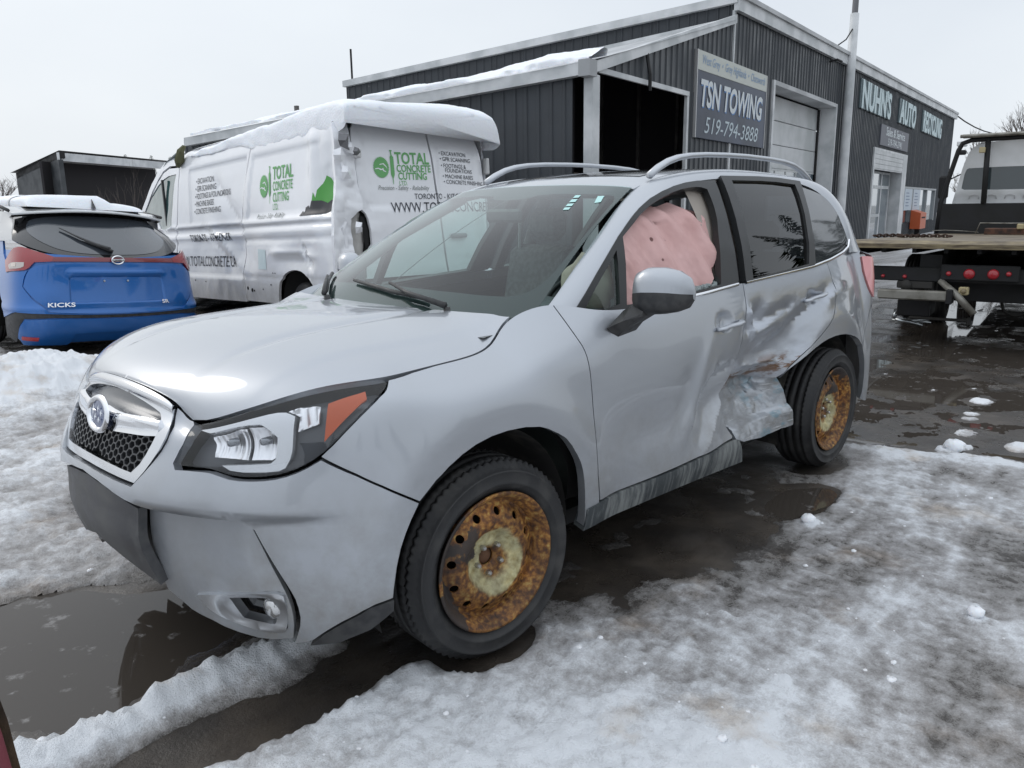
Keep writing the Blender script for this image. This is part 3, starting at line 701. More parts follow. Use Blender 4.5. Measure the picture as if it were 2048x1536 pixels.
rocker = [(.441, .385), (.512, .396), (1.065, .384), (1.536, .397), (1.585, .392), (1.655, .264), (1.226, .287), (.864, .300), (.534, .308), (.441, .301)]
ctr = lambda p: abs(p[1]) < .004
def both(fn):
    for sd, S in ((-1, LL), (1, LR)): fn(sd, S)
def suv_body():
    P_('front_bumper', LR, bumper, SILVER, suv, step=.028, gap=.0022, both=True, edge_skip=ctr, depth=.03, rnd=1, off=lambda u, v: .022*sstep(v, .618, .640)*sstep(-v, -.80, -.65)*sstep(-u, .40, .62))
    fo = lambda u, v: -.032*sstep(v, .33, .60)-.006
    for sd in (-1, 1): P_('lower_bumper_panel', LR, fogp, SILVER, suv, step=.028, holes=[FOG_O], side=sd, depth=.02, rnd=1, off=fo)
    P_('bumper_backing', LR, [(-1.37, .68), (-.60, .66), (-.57, .25), (-1.37, .25)], DARK, suv, step=.04, both=True, off=-.085, depth=0, rnd=0)
    P_('centre_trim', LR, blackc, GREYP, suv, step=.03, both=True, edge_skip=ctr, depth=.03, rnd=1, off=lambda u, v: .004+.014*sstep(-v, -.60, -.50))
    for i in (0,): 
        for sd in (-1, 1):
            V, F, N = panel(LR, FOG_O, [FOG_I], step=.016, off=lambda u, v: .002-.010*sstep(-((u+.76)**2/.016+(v-.325)**2/.0036), -1.2, -.35), depth=.03, side=sd, rnd=2, keep=50); obj('fog_lamp_bezel', V, F, SATIN, suv, N=N)
            V, F, N = panel(LR, FOG_I, step=.03, off=-.05, depth=0, side=sd, rnd=1); fb = obj('fog_lamp_recess', V, F, BLACKG, suv, N=N)
            q = LR(np.array([-.715]), np.array([.33]), -.02, False, True, -1)[0]; V, F = lathe([(0, -.012), (.02, -.010), (.034, .0), (.036, .02)], 20, 'x', centre=(q[0], q[1]*sd, q[2])); obj('fog_lamp', V, F, mat('lamp_silver', (.6, .6, .6), .15, .8), suv, smooth=True)
            P_('lip_spoiler', LR, lipb, BLACKP, suv, step=.03, side=sd, depth=.03, off=.002, rnd=0)
    for sd, S in ((-1, LL), (1, LR)):
        P_('fender', S, fender, SILVER, suv, step=.022, gap=.0022, side=sd, depth=.035, rnd=1)
        P_('front_door', S, fdoor, SILVER, suv, step=.011 if sd < 0 else .04, gap=.0022, side=sd, depth=.03, rnd=1)
        P_('quarter_panel', S, quarter, SILVER, suv, step=.026, gap=.002, side=sd, depth=.035, rnd=1)
        P_('rocker_trim', S, rocker, SALTY, suv, step=.04, side=sd, off=.006, depth=.05, rnd=0)
        if sd < 0:
            crum = lambda u, v: -.006+.012*fbm(u, v, 9, 4, 5)+.010*np.abs(fbm(u*.6, v, 6, 2, 8))
            P_('rear_door', S, rdoor, DENTED, suv, step=.012, gap=.003, side=sd, depth=.03, rnd=1, off=lambda u, v: .010*fbm(u, v, 4, 3, 3)*sstep(-v, -.80, -.62)+.004*fbm(u, v, 9, 2, 9)*sstep(-v, -.95, -.7))
            P_('crushed_sill', S, rsill, TORN, suv, step=.014, side=sd, depth=.02, rnd=0, off=lambda u, v: crum(u, v)-.02+.022*sstep(-v, -.47, -.455)+.010*sstep(-v, -.452, -.44))
        else:
            P_('rear_door', S, rdoor+[], SILVER, suv, step=.035, gap=.003, side=sd, depth=.03, rnd=1)
        P_('tail_lamp', S, taill, PINKL, suv, step=.03, side=sd, off=.008, depth=.02, rnd=2, keep=60)
    P_('rear_bumper', LR, rbump, SILVER, suv, step=.04, gap=.002, both=True, edge_skip=ctr, depth=.03, rnd=1)
    P_('tailgate', LR, tgate, SILVER, suv, step=.05, gap=.002, both=True, edge_skip=ctr, depth=.03, rnd=1)
    # black inner shell added to put shade into the panel gaps
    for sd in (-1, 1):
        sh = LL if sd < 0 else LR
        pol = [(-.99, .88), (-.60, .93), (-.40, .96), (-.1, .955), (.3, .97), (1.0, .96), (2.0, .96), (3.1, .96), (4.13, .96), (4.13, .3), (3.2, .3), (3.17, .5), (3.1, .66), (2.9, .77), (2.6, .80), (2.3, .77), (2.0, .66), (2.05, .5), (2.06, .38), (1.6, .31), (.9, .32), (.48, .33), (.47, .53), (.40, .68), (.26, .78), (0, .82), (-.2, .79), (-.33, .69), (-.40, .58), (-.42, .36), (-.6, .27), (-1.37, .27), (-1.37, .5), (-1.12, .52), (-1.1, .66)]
        P_('dark_inner_body', LR, pol, DARK, suv, step=.05, side=sd, off=-.14, depth=0, rnd=0)
def stain_paint(name, base, metal, mud, blue=False):
    """damaged paint: scratches, mud smears, rust and transferred blue paint"""
    m = mat(name, base, .42, metal, Coat_Weight=.5, Coat_Roughness=.2); N, L, b = nodes(m)
    tc = N.new('ShaderNodeTexCoord')
    def nz(sc, det=8, ms=(1, 1, 1), loc=(0, 0, 0), dist=0):
        mp = N.new('ShaderNodeMapping'); mp.inputs['Scale'].default_value = ms; mp.inputs['Location'].default_value = loc; L.new(tc.outputs['Object'], mp.inputs[0])
        n = N.new('ShaderNodeTexNoise'); n.inputs['Scale'].default_value = sc; n.inputs['Detail'].default_value = det; n.inputs['Roughness'].default_value = .62; n.inputs['Distortion'].default_value = dist; L.new(mp.outputs[0], n.inputs['Vector']); return n.outputs['Fac']
    def rg(src, a, c, to0=0, to1=1):
        r = N.new('ShaderNodeMapRange'); r.inputs['From Min'].default_value = a; r.inputs['From Max'].default_value = c; r.inputs['To Min'].default_value = to0; r.inputs['To Max'].default_value = to1; L.new(src, r.inputs['Value']); return r.outputs[0]
    def mixc(f, a, c):
        x = N.new('ShaderNodeMix'); x.data_type = 'RGBA'; L.new(f, x.inputs['Factor'])
        (L.new(a, x.inputs['A']) if not isinstance(a, tuple) else setattr(x.inputs['A'], 'default_value', (*a, 1))); x.inputs['B'].default_value = (*c, 1); return x.outputs['Result']
    def mul(a, c):
        q = N.new('ShaderNodeMath'); q.operation = 'MULTIPLY'; L.new(a, q.inputs[0]); L.new(c, q.inputs[1]) if not isinstance(c, float) else setattr(q.inputs[1], 'default_value', c); return q.outputs[0]
    sp = N.new('ShaderNodeSeparateXYZ'); L.new(tc.outputs['Object'], sp.inputs[0])
    low = rg(sp.outputs['Z'], .86, .62)
    f1 = mul(rg(nz(6, 9, (.6, 1, 1.6)), .44, .66), low)
    col = mixc(mul(f1, mud), base, (.16, .15, .135))
    near = rg(sp.outputs['Z'], .60, .66); near2 = rg(sp.outputs['Z'], .745, .70); nn = mul(near, near2)
    rs = mul(rg(nz(11, 7, (.35, 1, 1.6), (2, 0, 0)), .50, .57), nn); col = mixc(rs, col, (.16, .085, .045))
    if blue:
        bl = mul(rg(nz(9, 7, (.7, 1, 1.5), (5, 0, 3)), .53, .62), rg(sp.outputs['X'], 1.66, 1.85)); bl = mul(bl, .38); col = mixc(bl, col, (.08, .27, .36))
    sc = rg(nz(3, 3, (2.5, 1, 60), (0, 0, 0)), .62, .68); col = mixc(mul(sc, low), col, (.5, .51, .52))
    L.new(col, b.inputs['Base Color'])
    L.new(rg(f1, 0, 1, .30, .8), b.inputs['Roughness']); L.new(rg(f1, 0, 1, metal, .1), b.inputs['Metallic']); L.new(rg(f1, 0, .6, .8, 0), b.inputs['Coat Weight'])
    bp = N.new('ShaderNodeBump'); bp.inputs['Distance'].default_value = .0045 if blue else .0022; L.new(nz(17, 7, (1, 1, 1.3)), bp.inputs['Height']); L.new(bp.outputs[0], b.inputs['Normal'])
    return m
DENTED = stain_paint('dented_silver_paint', (.43, .455, .50), .78, .75)
TORN = stain_paint('scraped_sill_paint', (.37, .39, .42), .6, .8, True)
suv_body()
# ---- hood, roof, pillars, glass
HD = suv_hood(); ST = suv_strip(); SCR = suv_screen(); RF = suv_roof()
P_('hood', HD, [(0, -.80), (.755, -.80), (.755, .20), (0, .20)], SILVER, suv, step=.022, both=True, edge_skip=ctr, depth=.02, gap=.0012, rnd=0)
P_('roof', RF, [(0, 1.135), (.5, 1.135), (.5, 3.18), (0, 3.18)], SILVER, suv, step=.05, both=True, edge_skip=ctr, depth=.02, rnd=0)
SR = [(0, 1.36), (.40, 1.40), (.40, 2.25), (0, 2.28)]
P_('sunroof', RF, SR, BLACKG, suv, step=.06, both=True, edge_skip=ctr, off=.003, depth=.004, rnd=1)
for sd in (-1, 1):
    P_('roof_side_frame', ST, [(.55, 0), (14.35, 0), (14.35, 1), (.2, 1)], SILVER, suv, step=.12, side=sd, depth=.006, rnd=0)
nts = len(STR_O)
# windscreen: glass plus a black ceramic border
P_('windscreen', SCR, [(0, 0), (.69, 0), (.69, 1), (0, 1)], WIND, suv, step=.05, both=True, edge_skip=ctr, off=.002, depth=0, rnd=0)
CER = mat('ceramic_band', (.020, .022, .025), .5)
P_('windscreen_band', SCR, [(0, .0), (.69, .0), (.69, 1.0), (0, 1.0)], CER, suv, holes=[[(.004, .175), (.30, .16), (.50, .135), (.60, .125), (.645, .18), (.665, .3), (.672, .80), (.655, .885), (.60, .905), (.18, .895), (.12, .84), (.004, .83)]], step=.05, both=True, edge_skip=ctr, off=-.001, depth=0, rnd=1, keep=80)
# cowl under the glass
cow = []
for t in np.linspace(-1, 1, 25):
    y = .715*t; x0 = .20+.05*abs(t)**2; z0 = 1.078-.065*t*t
    cow.append([(x0-.03, y, z0-.012), (x0+.02, y, z0-.004), (x0+.05+.17*abs(t)**2.2, y, 1.058-.006*abs(t)**2)])
V, F = grid_mesh(np.array(cow)); obj('cowl_grille', V, F, BLACKP, suv, smooth=True)
GP = Plane(lambda x, z: np.stack([x, glass_y(z, x), z], 1))
GF = dict(frameF=[(0.473, 1.049), (0.476, 1.03), (0.848, 1.057), (1.202, 1.081), (1.6, 1.103), (1.621, 1.119), (1.671, 1.361), (1.735, 1.562), (1.516, 1.556), (1.296, 1.523), (1.095, 1.465), (0.911, 1.37), (0.719, 1.237), (0.597, 1.141)],
          quart=[(0.824, 1.285), (0.769, 1.088), (0.575, 1.054), (0.579, 1.089), (0.661, 1.16)], openF=[(0.886, 1.333), (1.077, 1.436), (1.275, 1.497), (1.43, 1.523), (1.56, 1.531), (1.62, 1.52), (1.602, 1.418), (1.532, 1.284), (1.461, 1.111), (1.22, 1.098), (0.806, 1.08)],
          frameR=[(1.79, 1.578), (2.301, 1.584), (2.628, 1.565), (2.56, 1.44), (2.5, 1.3), (2.43, 1.139), (1.72, 1.108), (1.666, 1.107), (1.716, 1.314)],
          glassR=[(1.872, 1.558), (2.273, 1.56), (2.54, 1.546), (2.515, 1.472), (2.455, 1.342), (2.395, 1.216), (2.352, 1.145), (1.738, 1.115), (1.782, 1.29)],
          glassQ=[(2.615, 1.54), (2.771, 1.515), (2.867, 1.483), (2.917, 1.429), (2.94, 1.359), (2.943, 1.237), (2.836, 1.189), (2.651, 1.16), (2.493, 1.136), (2.421, 1.139), (2.49, 1.3), (2.56, 1.445)])
FRB = mat('window_frame_black', (.020, .021, .022), .38, 0)
for sd in (-1, 1):
    k = dict(side=sd, rnd=1)
    P_('front_window_frame', GP, GF['frameF'], FRB, suv, holes=[GF['quart'], GF['openF']], step=.06, off=.004, depth=.03, **k)
    P_('quarter_light', GP, GF['quart'], CLEARG, suv, step=.08, off=-.006, depth=0, **k)
    P_('rear_window_frame', GP, GF['frameR'], FRB, suv, holes=[GF['glassR']], step=.06, off=.006 if sd > 0 else .014, depth=.03, **k)
    P_('rear_door_glass', GP, GF['glassR'], TINTG if sd < 0 else CLEARG, suv, step=.08, off=0, depth=0, **k)
    P_('rear_quarter_glass', GP, GF['glassQ'], mat('dark_quarter_glass', (.030, .034, .038), .07, 0, Coat_Weight=1) if sd < 0 else CLEARG, suv, step=.08, off=.004, depth=.01, side=sd, rnd=2, keep=60)
    if sd > 0: P_('front_door_glass', GP, GF['openF'], CLEARG, suv, step=.08, off=-.006, depth=0, **k)
    # chrome belt moulding
    bl = [(0.497, 1.033), (0.774, 1.051), (1.202, 1.079), (1.6, 1.101)]; br = [(1.675, 1.104), (2.06, 1.118), (2.42, 1.132), (2.64, 1.153), (2.83, 1.182), (2.915, 1.208), (2.952, 1.245)]
    for q in (bl, br):
        xs = np.array(q); t = np.linspace(0, len(q)-1, 6*len(q)); X = np.interp(t, range(len(q)), xs[:, 0]); Z = np.interp(t, range(len(q)), xs[:, 1])
        pr = [(-.008, 0), (-.006, .008), (.004, .009), (.009, .004), (.009, 0)]; A = np.array([[(x, sd*(float(glass_y(z, x))+.004+b), z+a) for a, b in pr] for x, z in zip(X, Z)])
        V, F = grid_mesh(A); obj('belt_moulding', V, F, CHROME, suv, smooth=True)
    # roof rail
    rp = [(1.335, 1.580), (1.40, 1.615), (1.48, 1.645), (1.56, 1.664), (1.66, 1.677), (1.80, 1.686), (2.0, 1.691), (2.2, 1.692), (2.45, 1.687), (2.62, 1.678), (2.74, 1.664), (2.84, 1.638), (2.92, 1.606), (2.98, 1.575)]
    V, F = tube([(x, sd*.512, z) for x, z in rp], [.020, .020, .019, .018, .017, .016, .016, .016, .016, .017, .018, .019, .019, .018], 10, flat=.78)
    obj('roof_rail', V, F, mat('rail_silver', (.52, .54, .57), .35, .7), suv, smooth=True)
V, F = grid_mesh(np.array([[(x, -(float(glass_y(z, x))-.045), z) for z in np.linspace(1.06, 1.56, 8)] for x in (1.50, 1.86)]))
obj('pillar_trim', V, F, mat('beige_trim', (.36, .32, .28), .7), suv)
V, F = grid_mesh(np.array([[(1.615+.1*(z-1.1)+a, -(float(glass_y(z))-b), z) for z in np.linspace(1.09, 1.56, 8)] for a, b in ((-.03, .035), (-.01, .02), (.06, .02), (.09, .035))]))
obj('centre_pillar', V, F, BLACKP, suv, smooth=True)
# wheel housings
for sd in (-1, 1):
    for c, r in ((-.0, .42), (2.60, .46)):
        V, F = lathe([(r+.01, .80), (r, .70), (r, .45), (.05, .45)], 30, a0=-.25, a1=math.pi+.25); V = [(a+c, sd*b, z*(.95 if c > 1 else 1)+.33) for a, b, z in V]
        obj('wheel_housing', V, F, noise_col(mat('muddy_liner', (.03, .028, .025), .9), (.018, .017, .016), (.10, .09, .075), 9, lo=.5, hi=.75), suv, smooth=True)
V, F = box(-.40, 3.2, -.70, .70, .24, .30); obj('floor_pan', V, F, DARK, suv)
V, F = box(-.62, .1, -.62, .62, .24, .80, .05); obj('engine_bay', V, F, DARK, suv)
# wheels
steel_wheel('front_wheel', suv, (0, -.775, .335), steer=math.radians(-5), spin=.35)
steel_wheel('rear_wheel', suv, (2.64, -.775, .335), spin=.1, turn=1.35)
steel_wheel('front_wheel', suv, (0, .775, .335), steer=math.radians(-5), outer=1)
steel_wheel('rear_wheel', suv, (2.64, .775, .335), outer=1)
# ---- headlamps
for sd in (-1, 1):
    V, F, N = panel(LR, LAMP, step=.03, off=-.060, depth=0, side=sd, rnd=1, keep=50)
    hl = obj('headlamp', V, F, mat('lamp_housing', (.10, .105, .115), .3, .3), suv, N=N)
    V, F, N = panel(LR, inset(LAMP, .003), step=.03, off=.001, depth=.062, side=sd, rnd=1, keep=50); obj('lamp_lens', V, F, LAMPG, hl, N=N)
    CB = mat('lamp_bezel_bright', (.66, .67, .69), .25, .7)
    C_ = [(-0.888, 0.946), (-0.802, 0.958), (-0.663, 0.955), (-0.609, 0.943), (-0.578, 0.911), (-0.59, 0.854), (-0.596, 0.795), (-0.61, 0.764), (-0.632, 0.753), (-0.757, 0.75), (-0.794, 0.767), (-0.653, 0.776), (-0.639, 0.789), (-0.632, 0.851), (-0.672, 0.908), (-0.737, 0.924), (-0.836, 0.915)]
    V, F, N = panel(LR, C_, step=.02, off=-.016, depth=.03, side=sd, rnd=1); obj('daylight_bezel', V, F, CB, hl, N=N)
    R1 = [(-0.84, 0.903), (-0.737, 0.916), (-0.72, 0.908), (-0.721, 0.783), (-0.836, 0.788)]; R2 = [(-0.713, 0.912), (-0.674, 0.902), (-0.637, 0.847), (-0.641, 0.793), (-0.656, 0.783), (-0.714, 0.783)]
    for R_, cu, cv in ((R1, -.775, .845), (R2, -.675, .842)):
        V, F, N = panel(LR, R_, step=.009, off=lambda u, v: -.055+.30*np.minimum(.0055, ((u-cu)**2+(v-cv)**2))/.0055*.07+.0016*np.sin(u*380), depth=.01, side=sd, rnd=0); obj('reflector', V, F, mat('reflector_chrome', (.86, .86, .88), .28, .85), hl, N=N)
        q = LR(np.array([cu]), np.array([cv]), -.028, False, True, -1)[0]; V, F = lathe([(0, -.012), (.008, -.010), (.011, -.004), (.012, .02)], 16, 'x', centre=(q[0], q[1]*sd, q[2])); obj('bulb', V, F, mat('bulb_cap', (.25, .26, .28), .1, .9), hl, smooth=True)
    V, F, N = panel(LR, [(-0.6, 0.949), (-0.576, 0.956), (-0.511, 0.938), (-0.518, 0.878), (-0.578, 0.862), (-0.568, 0.91)], step=.012, off=lambda u, v: -.030+.003*np.sin(u*420), depth=.01, side=sd, rnd=0); obj('turn_reflector', V, F, mat('reflector_chrome', (.8, .8, .82), .12, 1), hl, N=N)
    V, F, N = panel(LR, [(-0.489, 0.93), (-0.4, 0.964), (-0.398, 0.93), (-0.505, 0.832)], step=.02, off=-.008, depth=.012, side=sd, rnd=0); obj('side_marker', V, F, AMBER, hl, N=N)
# ---- grille
P_('grille_surround', LR, GRILLE_O, mat('bright_chrome', (.70, .71, .73), .14, 1.0), suv, holes=[GRILLE_I], step=.02, off=lambda u, v: .008+.010*np.sin(np.clip((v-.95)/.05, 0, 1)*np.pi), both=True, edge_skip=ctr, depth=.03, rnd=1, keep=40)
P_('grille_lower_shade', LR, [(-1.37, .6885), (-1.22, .6845), (-1.105, .678), (-1.10, .675), (-1.22, .6815), (-1.37, .6855)], DARK, suv, step=.03, off=.0035, depth=0, both=True, rnd=0)  # flat dark strip standing in for the shadow below the grille
P_('grille_back', LR, [(-1.37, .97), (-1.02, .95), (-1.0, .82), (-1.1, .69), (-1.37, .69)], mat('grille_black', (.006, .006, .007), .6), suv, step=.05, off=-.035, both=True, depth=0, rnd=0)
P_('grille_upper_blade', LR, [(-1.37, .953), (-1.2, .944), (-1.085, .922), (-1.066, .897), (-1.16, .872), (-1.37, .862)], mat('blade_grey', (.16, .165, .175), .25, .6), suv, step=.025, off=lambda u, v: -.006-.01*sstep(v, .88, .92), both=True, edge_skip=ctr, depth=.02, rnd=0)
WB = [(-1.37, .872), (-1.30, .866), (-1.215, .866), (-1.12, .880), (-1.064, .892), (-1.054, .868), (-1.060, .828), (-1.13, .818), (-1.22, .810), (-1.28, .804), (-1.37, .80)]
P_('wing_bar', LR, WB, CHROME, suv, step=.015, off=lambda u, v: .004+.016*np.exp(-((v-.846-.10*np.clip(u+1.3, 0, 1))/.022)**2), both=True, edge_skip=ctr, depth=.02, rnd=1)
def hexmesh():
    V = []; F = []; s = .0165; poly = [(-1.37, .83), (-1.2, .83), (-1.056, .86), (-1.062, .821), (-1.086, .748), (-1.121, .712), (-1.24, .722), (-1.37, .734)]
    segs = set()
    for i in range(-2, 40):
        for j in range(-2, 30):
            cx = -1.37+i*1.5*s; cy = .69+(j+.5*(i % 2))*math.sqrt(3)*s*.82
            pts = [(round(cx+s*math.cos(math.pi/3*k), 4), round(cy+s*.82*math.sin(math.pi/3*k), 4)) for k in range(6)]
            for k in range(6):
                a, b = sorted((pts[k], pts[(k+1) % 6]))
                m = np.array([[(a[0]+b[0])/2, (a[1]+b[1])/2]])
                if a[0] >= -1.372 and b[0] >= -1.372 and inpoly(m, poly)[0]: segs.add((a, b))
    for a, b in segs:
        a = np.array(a); b = np.array(b); d = b-a; n = np.array([-d[1], d[0]])/np.linalg.norm(d)*.0022
        q = np.array([a+n, b+n, b-n, a-n]); P1 = LR(q[:, 0], q[:, 1], -.008, False, True, -1); P0 = LR(q[:, 0], q[:, 1], -.028, False, True, -1)
        for sg in (1, -1):
            n0 = len(V); V += [tuple(p*[1, sg, 1]) for p in P1]+[tuple(p*[1, sg, 1]) for p in P0]
            F += [(n0, n0+1, n0+2, n0+3), (n0, n0+4, n0+5, n0+1), (n0+2, n0+6, n0+7, n0+3)]
    return V, F
obj('grille_mesh', *hexmesh(), mat('grille_plastic', (.045, .046, .05), .35, .1), suv)
# emblem: oval with one large and five small stars
E0 = LR(np.array([-1.37]), np.array([.850]), 0, True, True, -1); ec = E0[0][0]+np.array([-.030, 0, 0])
def ellipse_ring(a, b, w, t, n=40):
    V = []; F = []
    for i in range(n):
        q = 2*math.pi*i/n; c, s = math.cos(q), math.sin(q)
        for k, (rr, xx) in enumerate(((-w, 0), (-w*.4, -t), (w*.4, -t), (w, 0))): V.append((xx, (a+rr)*c, (b+rr)*s))
        for k in range(3): F.append((i*4+k, ((i+1) % n)*4+k, ((i+1) % n)*4+k+1, i*4+k+1))
    return V, F
em = empty('emblem', tuple(ec)); em.parent = suv; em.rotation_euler = (0, math.radians(12), 0)
em.scale = (1.1, 1.12, 1.25); obj('emblem_rim', *ellipse_ring(.066, .040, .008, .009), CHROME, em, smooth=True)
n = 40; V = [(0, 0, 0)]+[(0.002, .062*math.cos(2*math.pi*i/n), .036*math.sin(2*math.pi*i/n)) for i in range(n)]; obj('emblem_field', [(v[0]-.003, v[1], v[2]) for v in V], [(0, i+1, (i+1) % n+1) for i in range(n)], mat('emblem_blue', (.02, .05, .16), .15, .3, Coat_Weight=1), em)
def star(cx, cy, r, p=.16):
    pts = []; 
    for i in range(8):
        q = math.pi/4*i; rr = r if i % 2 == 0 else r*p; pts.append((-.0065, cx+rr*math.cos(q), cy+rr*math.sin(q)*.85))
    return pts+[(-.009, cx, cy)], [(i, (i+1) % 8, 8) for i in range(8)]
V, F = join(star(.026, .008, .020), star(-.006, .014, .011), star(-.030, .006, .011), star(-.018, -.012, .011), star(.008, -.008, .011), star(.030, -.016, .011)); obj('emblem_stars', V, F, CHROME, em)
# plate bolt marks on the centre trim
for y, z in ((.09, .53), (-.09, .53), (.0, .47)):
    V, F = lathe([(0, -.004), (.007, -.003), (.009, 0)], 10, 'x', centre=(-.905+.3*abs(y)**2, y, z)); obj('plate_screw', V, F, mat('screw', (.12, .12, .12), .4, .8), suv)
# ---- mirrors
def mirror(sd):
    m = empty('door_mirror', (0, 0, 0)); m.parent = suv
    # housing as blend of ellipse sections along y
    ys = [.865, .89, .93, .98, 1.02, 1.05, 1.065]; V = []; F = []
    c = [(.765, 1.135, .040, .055), (.755, 1.142, .062, .078), (.760, 1.148, .075, .087), (.775, 1.150, .078, .084), (.795, 1.148, .070, .074), (.815, 1.143, .052, .055), (.83, 1.138, .012, .02)]
    n = 24
    for y, (cx, cz, rx, rz) in zip(ys, c):
        for i in range(n):
            q = 2*math.pi*i/n; cc, ss = math.cos(q), math.sin(q); e = .72
            px = cx+rx*math.copysign(abs(cc)**e, cc)*(1.0 if cc < 0 else .55); pz = cz+rz*math.copysign(abs(ss)**e, ss)
            V.append((px, sd*y, pz))
    for i in range(len(ys)-1):
        for k in range(n): F.append((i*n+k, i*n+(k+1) % n, (i+1)*n+(k+1) % n, (i+1)*n+k))
    F.append(tuple(range(n))[::-1]); F.append(tuple((len(ys)-1)*n+k for k in range(n)))
    if sd > 0: F = [f[::-1] for f in F]
    # split: silver cap above, black bowl below
    V = np.array(V); cut = lambda f: (min(q % n for q in f) if max(q % n for q in f)-min(q % n for q in f) < n-2 else n-1) if len(f) == 4 else 0
    lo = [f for f in F if 12 <= cut(f) <= 23 and len(f) == 4]; los = set(lo); up = [f for f in F if f not in los]
    obj('mirror_cap', V, up, SILVER, m, smooth=True); obj('mirror_bowl', V, lo, BLACKP, m, smooth=True)
    V2, F2 = box(.735, .80, .90, 1.03, 1.063, 1.108, .01); V2 = [(a, sd*b, z) for a, b, z in V2]
    # foot
    sec = [[(.60, 1.02), (.66, .975), (.78, .99), (.79, 1.06), (.70, 1.075)], [(.64, 1.045), (.67, 1.02), (.77, 1.03), (.78, 1.09), (.70, 1.10)], [(.70, 1.07), (.70, 1.06), (.78, 1.06), (.80, 1.11), (.72, 1.12)]]
    V = []; F = []
    for y, q in zip((.845, .885, .93), sec): V += [(x, sd*y, z) for x, z in q]
    for i in range(2):
        for k in range(5): F.append((i*5+k, i*5+(k+1) % 5, (i+1)*5+(k+1) % 5, (i+1)*5+k))
    F.append((10, 11, 12, 13, 14)); obj('mirror_foot', V, F, BLACKP, m)
    V, F = box(.80, .83, .90, 1.02, 1.09, 1.20, .01); V = [(a, sd*b, z) for a, b, z in V]; obj('mirror_glass', V, F, mat('mirror_silver', (.8, .8, .8), .02, 1), m)
mirror(-1); mirror(1)
# ---- door handles
def handle(sd, x0, x1, z, S):
    h = empty('door_handle', (0, 0, 0)); h.parent = suv; vv = .905
    u = np.linspace(x0, x1, 9); pts = S(u, np.full(9, z), 0, False, True, -1)
    path = []
    for i, p in enumerate(pts):
        f = math.sin(math.pi*i/8); path.append((p[0], sd*(p[1]+.004+.026*f**.5), p[2]+.012*i/8))
    V, F = tube(path, [.015, .017, .017, .0165, .016, .0165, .017, .017, .015], 10, flat=.6); obj('handle_bar', V, F, SILVER, h, smooth=True)
    c = S(np.array([(x0+x1)/2-.035]), np.array([z]), 0, True, True, -1); n = 20; V = []; F = []
    cu = (x0+x1)/2-.03
    for r, off in ((0, -.004), (.3, -.004), (.4, -.004), (.5, -.0045)):
        for i in range(n):
            q = 2*math.pi*i/n; p = S(np.array([cu+.058*r*math.cos(q)]), np.array([z+.035*r*math.sin(q)]), off+.006, False, True, -1)[0]; V.append((p[0], sd*p[1], p[2]))
    for i in range(3):
        for k in range(n): F.append((i*n+k, i*n+(k+1) % n, (i+1)*n+(k+1) % n, (i+1)*n+k))
    obj('handle_cup', V, F, SILVER, h, smooth=True)
handle(-1, 1.355, 1.575, .905, LL); handle(-1, 2.245, 2.50, .920, LL); handle(1, 1.355, 1.575, .905, LR); handle(1, 2.245, 2.50, .920, LR)
# ---- wipers
def scr(u, v, off=.02):
    s = 1 if u < 0 else -1     # negative u: right half (+y)
    p = SCR(np.array([abs(u)]), np.array([v]), off, False, True, -1)[0]; return (p[0], p[1]*s, p[2])
for arm, blade in (([(.40, .045), (.20, .105), (.05, .150)], [(.29, .095), (.08, .125), (-.12, .150), (-.25, .160)]), ([(-.30, .05), (-.42, .10), (-.50, .13)], [(-.36, .075), (-.5, .12), (-.60, .15)])):
    wp = empty('wiper', (0, 0, 0)); wp.parent = suv
    V, F = tube([scr(*q, .035) for q in arm], [.012, .008, .006], 6); obj('wiper_arm', V, F, BLACKP, wp, smooth=True)
    V, F = tube([scr(*q, .016) for q in blade], [.007, .009, .009, .006][:len(blade)], 6); obj('wiper_blade', V, F, BLACKP, wp, smooth=True)
    q = scr(*arm[0], .012); V, F = lathe([(0, .014), (.012, .012), (.015, -.02)], 14, 'z', centre=q); obj('wiper_pivot', V, F, BLACKP, wp, smooth=True)
# windscreen stickers
STK = mat('sticker_pale', (.45, .72, .70), .5)
for poly in ([(.583, .80), (.556, .872), (.598, .878), (.612, .812)], [(.425, .845), (.418, .875), (.452, .878), (.457, .85)], [(.437, .80), (.430, .83), (.462, .835), (.468, .805)], [(.447, .76), (.441, .785), (.471, .79), (.476, .765)], [(.456, .725), (.451, .748), (.478, .752), (.482, .73)]):
    V, F, N = panel(SCR, poly, step=.05, off=-.004, depth=0, side=-1, flip=1, rnd=0); obj('windscreen_sticker', V, F, STK, suv)
# ---- interior
FAB = noise_col(mat('seat_cloth', (.05, .05, .052), .9), (.09, .10, .105), (.15, .16, .165), 40)
def blobox(x0, x1, y0, y1, z0, z1, r, tilt=0, piv=None):
    V, F = box(x0, x1, y0, y1, z0, z1, r); 
    if tilt: p = Vector(piv or ((x0+x1)/2, 0, z0)); M = Matrix.Translation(p) @ Matrix.Rotation(tilt, 4, 'Y') @ Matrix.Translation(-p); V = [tuple(M @ Vector(v)) for v in V]
    return V, F
for y in (-.37, .37):
    s = empty('front_seat', (0, 0, 0)); s.parent = suv
    obj('seat_cushion', *blobox(1.05, 1.55, y-.25, y+.25, .55, .72, .05), FAB, s, smooth=False)
    obj('seat_back', *blobox(1.45, 1.60, y-.24, y+.24, .68, 1.26, .05, .22), FAB, s)
    obj('headrest', *blobox(1.60, 1.70, y-.13, y+.13, 1.27, 1.45, .045, .12), FAB, s)
s = empty('rear_seat', (0, 0, 0)); s.parent = suv
obj('seat_back', *blobox(2.45, 2.6, -.62, .62, .70, 1.20, .06, .25), FAB, s)
